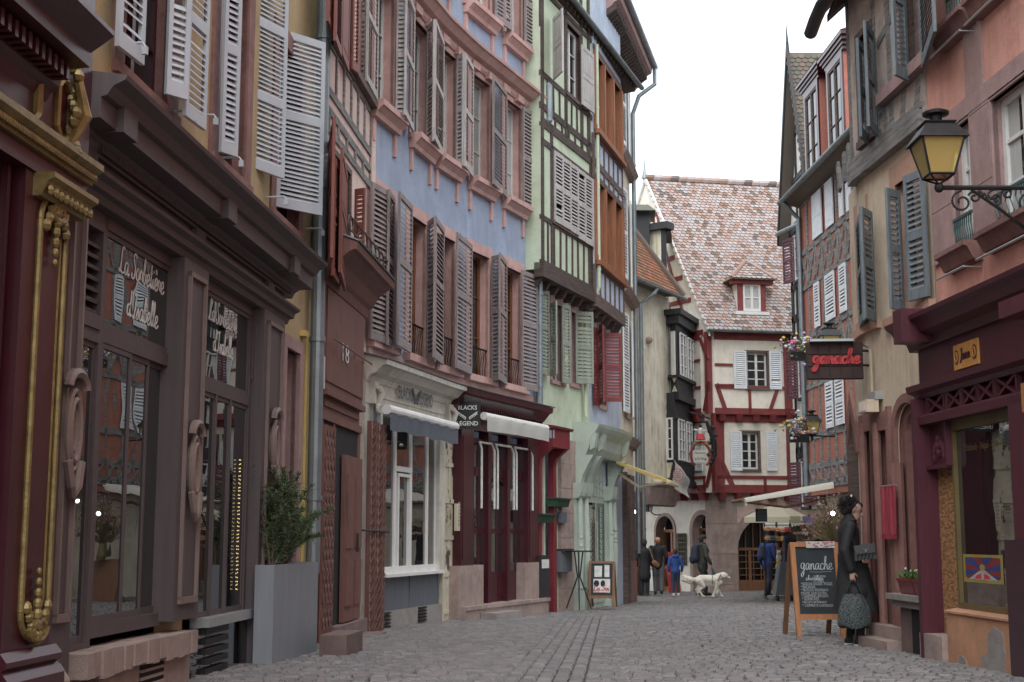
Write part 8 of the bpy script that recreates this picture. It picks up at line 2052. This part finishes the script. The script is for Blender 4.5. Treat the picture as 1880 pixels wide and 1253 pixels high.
            m.build('garments', M['navy'], t); m = MB(); m.tube([F_.P(-.05, -.15, b[2]+.03), F_.P(F_.L+.05, -.15, b[2]+.03)], .015, 5); m.tube([F_.P(F_.L/2, -.15, G(yy)), F_.P(F_.L/2, -.15, b[2]+.03)], .02, 5); m.build('rail', M['iron'], t)
    # price cards
    for k, (px, c) in enumerate(((1460, 'canvasy'), (1483, 'lilac'))):
        a, b = at(px-9, 961, 35), at(px+9, 948, 35); m = MB(); F_ = Fa([(a[0], 35), (b[0], 35)], 1); m.box(F_, 0, F_.L, a[2], b[2], -.02, 0); o = m.build('price_card', M[c], None, a); tag(o, ('pale yellow' if k == 0 else 'pale lilac')+' price card clipped on top of the leather bag rack', 'card')
    # dried flower bouquet hanging by the stall
    c = at(1528, 940, 31); t = thing('dried_flower_bunch', 'big hanging bunch of dried brownish purple flowers under the awning', 'dried flowers', c); st, fl = MB(), MB()
    for i in range(260):
        d = Vector((rn.gauss(0, .55), rn.gauss(0, .4), rn.uniform(.15, 1))).normalized()*rn.uniform(.35, .72); base = Vector((c[0]+rn.gauss(0, .03), c[1], c[2]-.75)); p = base+Vector((d.x*.9, d.y, d.z*1.7))
        st.tube([base, base.lerp(p, .5)+Vector((0, 0, .02)), p], .006, 3, cap=False)
        if i % 2: fl.ell(p, (.03, .03, .04), 5, 0, 3)
    st.build('stems', M['olivest'], t); fl.build('flower_heads', M['dryfl'], t)
    m = MB(); m.lathe((c[0], c[1], c[2]-1.1), [(.12, 0), (.16, .1), (.14, .4)], 12); m.build('holder', M['olivest'], t)
    m = MB(); m.box(Fa([(c[0]-.35, 31.1), (c[0]+.6, 31.1)], 1), 0, .95, G(31), c[2]-1.1, -.5, 0); o = m.build('display_table', M['woodd'], None, (c[0], 31.1, G(31))); tag(o, 'wooden display counter under the dried flower bunch', 'counter')
    for k, (px, py) in enumerate(((1529, 943), (1556, 918))):
        q = at(px, py, 30.2); m = MB(); m.ell(q, (.045, .045, .045), 10); o = m.build('light_bulb', M['bulb'], None, q); tag(o, ('bright white bulb lit in front of the dried flower bunch', 'bright white bulb lit high under the awning end')[k], 'lamp')
M['olivest'] = mat('dry_stem', (.16, .13, .05), .9, .3, 8, .1, 50); M['dryfl'] = mat('dry_flower', (.20, .10, .11), .9, .4, 8, .1, 50)
market()
# ---------------------------------------------------------------- figures
def cap(mb, a, b, ra, rb, n=12, fl=1.0, side=None, segs=6):
    """tapered limb with round ends; fl squashes it across 'side'"""
    a, b = Vector(a), Vector(b); d = (b-a); l = d.length or .001; d = d/l
    x = d.cross(Vector((0, 1, 0)) if side is None else Vector(side)); 
    if x.length < .05: x = d.cross(Vector((1, 0, 0)))
    x.normalize(); y = d.cross(x); prof = []
    for i in range(5): t = PI/2*i/4; prof.append((-ra*math.cos(t), ra*math.sin(t)))
    prof[0] = (-ra, ra*.05)
    for i in range(1, segs): t = i/segs; prof.append((l*t, ra+(rb-ra)*t))
    for i in range(5): t = PI/2*i/4; prof.append((l+rb*math.sin(t), rb*math.cos(t)))
    prof[-1] = (l+rb, rb*.05)
    k = len(mb.v)
    for h, r in prof:
        for j in range(n): t = 2*PI*j/n; mb.v.append(tuple(a+d*h+x*(r*math.cos(t)*fl)+y*(r*math.sin(t))))
    for i in range(len(prof)-1):
        for j in range(n): q = (j+1) % n; mb.f.append((k+i*n+j, k+i*n+q, k+(i+1)*n+q, k+(i+1)*n+j)); mb.m.append(0); mb.r.append(.5)
    mb.f.append(tuple(k+j for j in range(n-1, -1, -1))); mb.f.append(tuple(k+(len(prof)-1)*n+j for j in range(n))); mb.m += [0, 0]; mb.r += [.5, .5]
def xf(mb, loc, yaw, s=1):
    c, q = math.cos(yaw), math.sin(yaw); mb.v = [(loc[0]+s*(x*c-y*q), loc[1]+s*(x*q+y*c), loc[2]+s*z) for x, y, z in mb.v]; return mb
def rem(o, vox=.012, sm=4):
    m = o.modifiers.new('unify', 'REMESH'); m.mode = 'VOXEL'; m.voxel_size = vox; m.use_smooth_shade = True
    if sm: s = o.modifiers.new('soften', 'SMOOTH'); s.iterations = sm; s.factor = .5
    return o
class Fig:
    """local axes: x forward, y left, z up; height 1.70 before scaling"""
    def __init__(s, label, loc, yaw, H, vox=.014, name='person', cat='person'):
        s.loc, s.yaw, s.s, s.vox = loc, yaw, H/1.70, vox; s.t = thing(name, label, cat, loc)
    def add(s, name, mb, m, vox=None, sm=3, parent=None, smooth=True):
        xf(mb, s.loc, s.yaw, s.s); o = mb.build(name, M[m] if isinstance(m, str) else m, parent or s.t, smooth=smooth)
        if vox != 0: rem(o, (vox or s.vox), sm)
        return o
def hand(mb, w, d, palm, curl=.6, sc=1.0, side=1):
    """w wrist, d direction of fingers, palm = palm normal"""
    w, d, p = Vector(w), Vector(d).normalized(), Vector(palm).normalized(); a = d.cross(p).normalized()
    cap(mb, w, w+d*.075*sc, .026*sc, .034*sc, 10, .55, side=a)
    for i, (o, l) in enumerate(((-.027, .068), (-.009, .078), (.009, .073), (.027, .058))):
        b = w+d*.09*sc+a*o*sc*side; c1 = (d*math.cos(curl)+p*math.sin(curl)).normalized(); c2 = (d*math.cos(curl*2.2)+p*math.sin(curl*2.2)).normalized()
        m_ = b+c1*l*.5*sc; cap(mb, b, m_, .0095*sc, .0085*sc, 7, 1, segs=2); cap(mb, m_, m_+c2*l*.5*sc, .0085*sc, .007*sc, 7, 1, segs=2)
    b = w+d*.03*sc-a*.03*sc*side; m_ = b+(d*.6-a*.6*side+p*.5).normalized()*.04*sc; cap(mb, b, m_, .012*sc, .010*sc, 7, segs=2); cap(mb, m_, m_+(d*.9+p*.5).normalized()*.03*sc, .010*sc, .008*sc, 7, segs=2)
def head(mb, c, f=(1, 0, 0), r=1.0, tilt=0):
    c = Vector(c); f = Vector(f).normalized(); l = Vector((0, 0, 1)).cross(f).normalized(); u = f.cross(l)
    E = lambda a, b, d, ra: cap(mb, c+f*a+l*b+u*d, c+f*(a+.001)+l*b+u*d, ra, ra, 12)
    cap(mb, c-f*.025+u*.04, c+f*.02+u*.04, .082*r, .074*r, 14, side=l); cap(mb, c+f*.025+u*.02, c+f*.045-u*.07, .062*r, .036*r, 12)
    cap(mb, c+f*.088+u*.012, c+f*.108-u*.022, .009, .0145, 8); 
    for s in (-1, 1): cap(mb, c+l*s*.078*r+u*.015-f*.005, c+l*s*.078*r-u*.02-f*.005, .014, .011, 8, .5)
    cap(mb, c+f*.078-u*.05+l*.016, c+f*.078-u*.05-l*.016, .010, .010, 8)
def face_bits(F_, c, f=(1, 0, 0)):
    c = Vector(c); f = Vector(f).normalized(); l = Vector((0, 0, 1)).cross(f).normalized(); u = f.cross(l); m = MB()
    for s in (-1, 1): m.ell(tuple(c+f*.083+l*s*.03+u*.018), (.009, .009, .006), 8, 0, 4); m.tube([c+f*.086+l*s*.018+u*.036, c+f*.08+l*s*.042+u*.036], .004, 4)
    F_.add('eyes', m, 'hair', 0)
    m = MB(); m.tube([c+f*.088-u*.05+l*.018, c+f*.092-u*.048, c+f*.088-u*.05-l*.018], .005, 5); F_.add('lips', m, 'lips', 0)
M['lips'] = mat('lips', (.30, .09, .07), .5, .1, 10, 0)
def body_base(mb, legs, arms, hd, sh=(0, 0, 1.40), hip=(0, 0, .92), f=(1, 0, 0), skirt=False):
    """legs: [(hip,knee,ankle,toe)] arms: [(shoulder,elbow,wrist,fingerdir,palm,side)]"""
    S, Hh = Vector(sh), Vector(hip)
    cap(mb, Hh, S-Vector((0, 0, .1)), .12, .135, 14, .75, side=(0, 1, 0)); cap(mb, S+Vector((0, .12, -.03)), S+Vector((0, -.12, -.03)), .06, .06, 10)
    cap(mb, S-Vector((0, 0, .02)), Vector(hd)-Vector((0, 0, .05)), .056, .048, 10); head(mb, hd, f)
    for a, b, c, d in legs: cap(mb, a, b, .085, .055, 12); cap(mb, b, c, .055, .034, 12)
    for a, b, c, d, p, s in arms: cap(mb, a, b, .048, .037, 10); cap(mb, b, c, .038, .024, 10); hand(mb, c, d, p, side=s)
def shoes(F_, legs, m, sole='sole', dirs=None):
    a, b = MB(), MB()
    for (h, k, an, toe) in legs:
        an, toe = Vector(an), Vector(toe); d = (toe-an); d.z = 0; d.normalize(); z = an.z-.06
        cap(a, Vector((an.x, an.y, z+.0))-d*.03, Vector((an.x, an.y, z-.012))+d*.15, .042, .034, 12); cap(a, (an.x, an.y, z), an, .045, .045, 10)
        l = Vector((-d.y, d.x, 0))*.04; p = Vector((an.x, an.y, z-.055)); q = [p-d*.075-l*.8, p+d*.19-l*.7, p+d*.19+l*.7, p-d*.075+l*.8]; b.hexa([tuple(v) for v in q]+[tuple(v+Vector((0, 0, .026))) for v in q])
    F_.add('shoes', a, m, .010); F_.add('soles', b, sole, 0, smooth=False)
# main woman, seen from her right side, looking right and down
def woman():
    y = gnd(1578, 1184)[1]; p = at(1568, 1180, y); loc = (p[0], y, G(y)); yaw = -.12
    F_ = Fig('woman in a long black coat with black quilted shoulder bag looking towards the plum shop', loc, yaw, 1.70, .011)
    legs = [((.0, .09, .88), (.02, .1, .5), (-.03, .1, .1), (.12, .11, .03)), ((.0, -.09, .88), (.10, -.09, .5), (.06, -.09, .1), (.22, -.1, .03))]
    arms = [((-.02, .18, 1.38), (-.06, .24, 1.10), (.10, .22, .92), (1, 0, -.3), (0, -1, 0), 1), ((-.02, -.18, 1.38), (-.10, -.24, 1.10), (-.03, -.235, .86), (.1, 0, -1), (.2, 1, 0), -1)]
    hd = (.05, 0, 1.56); f = (1, -.12, -.22)
    m = MB(); body_base(m, legs, arms, hd, f=f); F_.add('body', m, 'skin', .008, 2)
    face_bits(F_, hd, f)
    m = MB()
    cap(m, (-.02, 0, 1.30), (-.02, 0, 1.0), .16, .155, 16, .8, side=(0, 1, 0)); cap(m, (-.02, .15, 1.36), (-.02, -.15, 1.36), .075, .075, 12); cap(m, (-.02, 0, 1.0), (.03, 0, .62), .165, .20, 16, .85, side=(0, 1, 0)); cap(m, (.03, .05, .60), (.03, -.05, .60), .18, .18, 14)
    for a, b, c, d, p_, s in arms:
        cc = Vector(b).lerp(Vector(c), .93); cap(m, a, b, .072, .06, 12); cap(m, b, cc, .062, .05, 12)
    cap(m, (-.03, 0, 1.40), (.0, 0, 1.47), .085, .075, 14); cap(m, (.05, .06, 1.40), (.03, -.06, 1.44), .05, .045, 10)
    F_.add('coat', m, 'black', .011, 3)
    sk = MB(); n = 26
    def skf(i, j):
        t = 2*PI*i; z = .95-.55*j; r = .165+.085*j; fo = 1+.05*math.sin(t*7+1)*j; return (.02+.02*j+r*1.05*math.cos(t)*fo, r*.92*math.sin(t)*fo, z)
    sk.grid(skf, 40, 10); sk.face([skf(i/40, 1) for i in range(40)]); o = F_.add('coat_skirt', sk, 'black', 0)
    m = MB()
    for a, b, c, d in legs: cap(m, a, b, .095, .07, 12); cap(m, b, c, .068, .05, 12)
    F_.add('trousers', m, 'black', .012); shoes(F_, legs, 'black')
    # hair: full, gathered up, fringe
    m = MB(); h = Vector(hd)
    for (a, b, c, r) in ((-.03, 0, .06, .088), (-.06, 0, .03, .078), (-.085, .02, .09, .065), (-.10, 0, .0, .055), (.0, 0, .095, .062), (-.11, -.02, .12, .045), (.045, .01, .088, .036), (-.06, .04, .13, .04), (-.13, 0, .07, .045), (-.05, .055, .03, .05), (-.05, -.05, .035, .045)): cap(m, h+Vector((a, b, c)), h+Vector((a+.01, b, c)), r, r*.95, 12)
    F_.add('hair', m, 'hair', .012, 1)
    st = MB(); rn = random.Random(2)
    for i in range(420):
        d = Vector((rn.gauss(-.3, 1), rn.gauss(0, 1), rn.gauss(.5, .8))).normalized(); b = h+Vector((-.06, 0, .07))+d*.085; st.tube([b, b+d*.03+Vector((rn.gauss(0, .01), rn.gauss(0, .01), rn.gauss(0, .01))), b+d*.045+Vector((rn.gauss(0, .02), rn.gauss(0, .02), rn.gauss(-.01, .02)))], [.004, .003, .001], 3, cap=False)
    for i in range(40):
        b = h+Vector((.05+rn.uniform(0, .02), rn.uniform(-.06, .05), .10)); st.tube([b, b+Vector((.03, 0, -.02)), b+Vector((.035, 0, -.055))], [.005, .004, .002], 3, cap=False)
    F_.add('hair_strands', st, 'hair', 0)
    m = MB(); m.tube([h+Vector((-.03, -.06, .17)), h+Vector((-.02, -.0, .185)), h+Vector((-.03, .06, .17))], .012, 6); F_.add('hair_clip', m, 'offw', 0)
    m = MB(); cap(m, (.06, .03, 1.41), (.07, -.03, 1.42), .035, .03, 10); F_.add('scarf', m, 'red', .012)
    # quilted shoulder bag
    t = thing('shoulder_bag', 'black quilted leather shoulder bag with metal clasp worn by the woman in the black coat', 'handbag', (loc[0]+.1, loc[1]-.3, loc[2]+1.0))
    def bag(name, mb, m, vox=0, smooth=False):
        xf(mb, loc, yaw, F_.s); o = mb.build(name, m, t, smooth=smooth)
        if vox: rem(o, vox, 2)
    m = MB(); k0, k1 = .0, .30
    q = lambda x, y_, z: (x, y_, z)
    m.hexa([q(.0, -.34, .98), q(.26, -.34, 1.01), q(.27, -.25, 1.01), q(.0, -.25, .98), q(.0, -.32, 1.14), q(.21, -.32, 1.17), q(.21, -.27, 1.17), q(.0, -.27, 1.14)]); bag('body', m, M['leather'])
    m = MB(); m.hexa([q(.02, -.352, 1.05), q(.24, -.352, 1.08), q(.24, -.33, 1.08), q(.02, -.33, 1.05), q(-.01, -.33, 1.15), q(.23, -.33, 1.185), q(.23, -.26, 1.185), q(-.01, -.26, 1.15)])
    for i in range(5): m.tube([q(.03+.04*i, -.345, 1.0), q(.05+.04*i, -.355, 1.07)], .004, 4)
    bag('flap', m, M['leather'])
    m = MB(); m.tube([q(.10, -.357, 1.12), q(.125, -.359, 1.08), q(.15, -.357, 1.125)], .004, 4); m.tube([q(.125, -.359, 1.13), q(.125, -.359, 1.08)], .003, 4); bag('clasp', m, M['steelb'])
    m = MB(); m.tube([q(.02, -.3, 1.16), q(-.05, -.25, 1.3), q(-.02, -.2, 1.44), q(.05, -.1, 1.45)], .01, 5); bag('strap', m, M['leather'])
    # fabric shopping bag held in the right hand
    t2 = thing('shopping_bag', 'dark patterned fabric tote bag hanging from the hand of the woman in the black coat', 'tote bag', (loc[0]-.05, loc[1]-.28, loc[2]+.25))
    hx, hy, hz = -.02, -.235, .76
    m = MB(); n = 28
    def tb(i, j):
        a = 2*PI*i; z = .60-.38*j; w_ = (.10+.09*math.sin(min(1, j*1.3)*PI*.55))*(1 if j < .93 else .9); return (hx+w_*math.cos(a)*(1+.05*math.sin(5*a+j*4)), hy-.02+w_*.5*math.sin(a)*(1+.08*math.sin(4*a)), z-.02*math.sin(3*a)*j)
    m.grid(tb, n, 12); m.face([tb(i/n, 1) for i in range(n)]); xf(m, loc, yaw, F_.s); m.build('body', M['totepat'], t2, smooth=True)
    m = MB()
    for s in (-1, 1):
        m.tube([(hx-.09, hy-.02+s*.03, .60), (hx-.05, hy+s*.01, .70), (hx+.0, hy, hz), (hx+.05, hy+s*.01, .70), (hx+.09, hy-.02+s*.03, .60)], .009, 5)
    xf(m, loc, yaw, F_.s); m.build('handle', M['black'], t2)
tp = mat('patterned_tote_fabric', (.015, .035, .05), .8, .3, 5, .2, 40)
def _pat(m):
    t = m.node_tree; N = t.nodes.new; b = t.nodes['Principled BSDF']; tc = N('ShaderNodeTexCoord'); v = N('ShaderNodeTexVoronoi'); v.inputs['Scale'].default_value = 32; v.feature = 'DISTANCE_TO_EDGE'
    t.links.new(tc.outputs['Object'], v.inputs['Vector']); r = N('ShaderNodeValToRGB'); e = r.color_ramp.elements; e[0].position = 0; e[0].color = (.13, .11, .06, 1); e[1].position = .12; e[1].color = (.02, .05, .075, 1); q = e.new(.4); q.color = (.012, .014, .02, 1)
    t.links.new(v.outputs['Distance'], r.inputs[0]); t.links.new(r.outputs[0], b.inputs['Base Color'])
_pat(tp); M['totepat'] = tp
woman()
def simple(label, px, py, H, yaw, coat, trous, hair, shoe='black', stride=0.0, long=0, hat=0, bald=False, hood=False, pack=None, arms=None, sole='black', f=(1, 0, 0), armup=None):
    y = gnd(px, py)[1]; x = at(px, py, y)[0]; loc = (x, y, G(y)); F_ = Fig(label, loc, yaw, H, .016)
    s = stride
    legs = [((0, .09, .88), (.02+s*.25, .09, .5), (s*.28-.02, .09, .1), (s*.28+.13, .1, .03)), ((0, -.09, .88), (.05-s*.15, -.09, .5), (-s*.38, -.09, .1+s*.06), (-s*.38+.15, -.1, .03))]
    arms = arms or [((0, .19, 1.37), (-.03-.1*s, .25, 1.10), (.04-.1*s, .25, .87), (.15, 0, -1), (0, -1, 0), 1), ((0, -.19, 1.37), (-.05+.15*s, -.25, 1.10), (.06+.2*s, -.24, .88), (.15, 0, -1), (0, 1, 0), -1)]
    hd = (.03, 0, 1.57); m = MB(); body_base(m, legs, arms, hd, f=f); F_.add('body', m, 'skin', .012, 2); face_bits(F_, hd, f)
    m = MB(); cap(m, (0, 0, 1.29), (0, 0, .98), .16, .15, 16, .82, side=(0, 1, 0)); cap(m, (0, .15, 1.35), (0, -.15, 1.35), .08, .08, 12); cap(m, (0, 0, .98), (0, 0, .90-long), .158, .165+long*.12, 14, .85, side=(0, 1, 0))
    for a, b, c, d, p_, sd in arms: cap(m, a, b, .075, .062, 12); cap(m, b, Vector(b).lerp(Vector(c), .93), .064, .05, 12)
    cap(m, (-.02, 0, 1.40), (0, 0, 1.46), .08, .07, 12)
    if hood: cap(m, (-.08, .05, 1.44), (-.08, -.05, 1.44), .075, .075, 12)
    F_.add('coat', m, coat, .014, 2)
    m = MB()
    for a, b, c, d in legs: cap(m, a, b, .10, .078, 12); cap(m, b, c, .075, .058, 12)
    F_.add('trousers', m, trous, .015, 2); shoes(F_, legs, shoe, sole)
    h = Vector(hd); m = MB()
    if not bald:
        cap(m, h+Vector((-.035, 0, .055)), h+Vector((.02, 0, .065)), .094, .082, 14)
        cap(m, h+Vector((-.05, 0, .0)), h+Vector((-.05, 0, -.03)), .085, .07 if not hat else .08, 12)
        F_.add('hair', m, hair, .012, 2)
    else:
        cap(m, h+Vector((-.05, 0, -.01)), h+Vector((-.055, 0, -.04)), .078, .066, 12); F_.add('hair', m, 'tan', .012, 2)
    return F_, loc, yaw
def accessory(name, label, cat, F_, fn, m, vox=.014, part=None):
    t = thing(name, label, cat, (F_.loc[0], F_.loc[1], F_.loc[2]+1)); mb = MB(); fn(mb); xf(mb, F_.loc, F_.yaw, F_.s); o = mb.build(part or 'body', M[m], t, smooth=True)
    if vox: rem(o, vox, 2)
    return t
away = PI/2
Fa_, l_, y_ = simple('person in a long black coat leftmost of the far group with back turned', 1184, 1092, 1.66, away-.05, 'black', 'black', 'hair', stride=.06, long=.32)
t = accessory('shoulder_bag', 'tan leather shoulder bag between the two people in black coats', 'handbag', Fa_, lambda m: (cap(m, (-.17, -.30, .98), (-.14, -.40, .90), .085, .075, 12, .6)), 'tan')
m = MB(); m.tube([(-.15, -.28, 1.04), (-.13, -.20, 1.3), (-.02, -.14, 1.46)], .014, 5); xf(m, Fa_.loc, Fa_.yaw, Fa_.s); m.build('strap', M['tan'], t)
Fb, l_, y_ = simple('bald man in a black jacket and grey trousers seen from behind', 1209, 1091, 1.76, away-.1, 'black', 'slate', 'hair', stride=.22, long=.02, bald=True, f=(1, -.35, .25))
Fc, l_, y_ = simple('child in a bright blue hooded jacket walking away with white soled shoes', 1241, 1093, 1.36, away, 'bluecoat', 'jean', 'hair', 'offw', stride=.03, long=0, hood=True, sole='sole')
Fd, l_, y_ = simple('man in an olive and black jacket walking to the right beside the pale dog', 1291, 1093, 1.78, .25, 'olive', 'black', 'hair', stride=.5, long=.1, f=(1, -.1, .15))
t = accessory('backpack', 'dark navy backpack on the man walking beside the pale dog', 'backpack', Fd, lambda m: (cap(m, (-.22, 0, 1.32), (-.24, 0, 1.05), .12, .15, 14, .9, side=(0, 1, 0)), cap(m, (-.30, 0, 1.05), (-.30, 0, .98), .1, .1, 12)), 'navy')
m = MB()
for s in (-1, 1): m.tube([(-.15, s*.1, 1.40), (.05, s*.12, 1.43), (.15, s*.12, 1.25), (0, s*.17, 1.05)], .02, 5)
xf(m, Fd.loc, Fd.yaw, Fd.s); m.build('straps', M['navy'], t)
accessory('carrier_bag', 'dark teal bag hanging from the hand of the man beside the dog', 'bag', Fd, lambda m: (cap(m, (.20, -.27, .70), (.22, -.27, .52), .05, .10, 12, .6), cap(m, (.16, -.25, .84), (.2, -.26, .7), .012, .03, 8)), 'teal')
Fe, l_, y_ = simple('person in a bright blue jacket and dark trousers walking past the souvenir stall', 1411, 1095, 1.80, .6, 'bluecoat2', 'navy', 'hair', stride=.45, long=.0, f=(1, .1, 0))
accessory('backpack', 'small dark blue backpack on the person in the blue jacket', 'backpack', Fe, lambda m: cap(m, (-.20, 0, 1.30), (-.22, 0, 1.08), .09, .11, 12, .9, side=(0, 1, 0)), 'navy')
# ---------------------------------------------------------------- dog
def dog():
    y = gnd(1300, 1097)[1]; x = at(1301, 1097, y)[0]; loc = (x, y, G(y)); yaw = -.12; s = 1.0
    t = thing('dog', 'large cream long haired dog with dark harness walking to the right with lowered head', 'dog', loc)
    m = MB()
    cap(m, (.22, 0, .47), (-.22, 0, .50), .165, .135, 16, .8); cap(m, (.26, 0, .44), (.3, 0, .50), .15, .12, 14, .85); cap(m, (-.24, 0, .49), (-.32, 0, .46), .135, .12, 14, .85)
    cap(m, (.30, 0, .54), (.47, 0, .60), .115, .085, 12); cap(m, (.49, 0, .60), (.55, 0, .585), .085, .07, 12); cap(m, (.56, 0, .565), (.66, 0, .52), .05, .036, 10)
    for sd in (-1, 1): cap(m, (.49, sd*.07, .63), (.50, sd*.095, .54), .03, .035, 8, .5); 
    cap(m, (.35, 0, .40), (.2, 0, .33), .09, .09, 10)
    # front legs: one reaching forward, one back
    for sd, (e, w_, p) in ((1, ((.26, .30), (.34, .17), (.40, .03))), (-1, ((.24, .28), (.19, .15), (.12, .04)))):
        cap(m, (.25, sd*.09, .42), (e[0], sd*.095, e[1]), .075, .05, 10); cap(m, (e[0], sd*.095, e[1]), (w_[0], sd*.09, w_[1]), .046, .035, 10); cap(m, (w_[0], sd*.09, w_[1]), (p[0], sd*.09, p[1]), .034, .032, 10); cap(m, (p[0], sd*.09, .032), (p[0]+.05, sd*.09, .028), .034, .028, 10)
    for sd, (k, h, p) in ((1, ((-.20, .30), (-.38, .20), (-.30, .03))), (-1, ((-.14, .30), (-.28, .19), (-.18, .03)))):
        cap(m, (-.28, sd*.09, .44), (k[0], sd*.10, k[1]), .105, .06, 12); cap(m, (k[0], sd*.10, k[1]), (h[0], sd*.09, h[1]), .055, .034, 10); cap(m, (h[0], sd*.09, h[1]), (p[0], sd*.09, p[1]), .034, .032, 10); cap(m, (p[0], sd*.09, .032), (p[0]+.05, sd*.09, .028), .034, .028, 10)
    cap(m, (-.36, 0, .50), (-.52, 0, .47), .04, .06, 10); cap(m, (-.52, 0, .47), (-.70, 0, .52), .085, .07, 12); cap(m, (-.56, 0, .40), (-.74, 0, .46), .06, .05, 10); cap(m, (-.70, 0, .52), (-.80, 0, .60), .05, .02, 8)
    m.v = [(a*.9, b*1.12, c*1.02) for a, b, c in m.v]; xf(m, loc, yaw, s); o = m.build('body', M['fur'], t, smooth=True); rem(o, .013, 2)
    # shaggy coat
    rn = random.Random(8); h = MB()
    for i in range(1900):
        r_ = rn.random()
        if r_ < .35: b = Vector((rn.uniform(-.80, -.42), rn.gauss(0, .03), .47)); d = Vector((rn.gauss(-.4, .3), rn.gauss(0, .3), rn.gauss(-.5, .4)))
        elif r_ < .7: b = Vector((rn.uniform(-.3, .35), rn.choice((-1, 1))*rn.uniform(.09, .13), rn.uniform(.34, .5))); d = Vector((rn.gauss(-.3, .2), rn.gauss(0, .15), -1))
        else: b = Vector((rn.uniform(-.30, .30), rn.choice((-1, 1))*.10, rn.uniform(.15, .35))); d = Vector((-.6, 0, -1)); b.x = rn.choice((.25, .28, -.3, -.24))+rn.gauss(0, .02)
        d = d.normalized()*rn.uniform(.03, .08); h.tube([b, b+d*.6, b+d], [.010, .007, .001], 3, cap=False)
    h.v = [(a*.9, b*1.12, c*1.02) for a, b, c in h.v]; xf(h, loc, yaw, s); h.build('fur', M['fur'], t)
    q = MB(); q.ell((.70, 0, .525), (.018, .018, .015), 8); 
    for sd in (-1, 1): q.ell((.60, sd*.045, .60), (.011, .01, .011), 6)
    q.v = [(a*.9, b*1.12, c*1.02) for a, b, c in q.v]; xf(q, loc, yaw, s); q.build('nose_and_eyes', M['black'], t)
    q = MB()
    for cx, tl in ((.12, .02), (.30, .12)): q.tube([(cx+tl*math.sin(k*PI/8)*.0+(.10*math.cos(k*PI/8) if tl > .05 else 0), .145*math.sin(k*PI/8)*1.05, .47+.178*math.cos(k*PI/8)) for k in range(17)], .012, 5)
    q.tube([(.12, -.14, .50), (.3, -.13, .44)], .012, 5); q.tube([(.12, .0, .65), (.38, 0, .66)], .012, 5)
    q.v = [(a*.9, b*1.12, c*1.02) for a, b, c in q.v]; xf(q, loc, yaw, s); o = q.build('harness', M['bottle'], t)
dog()
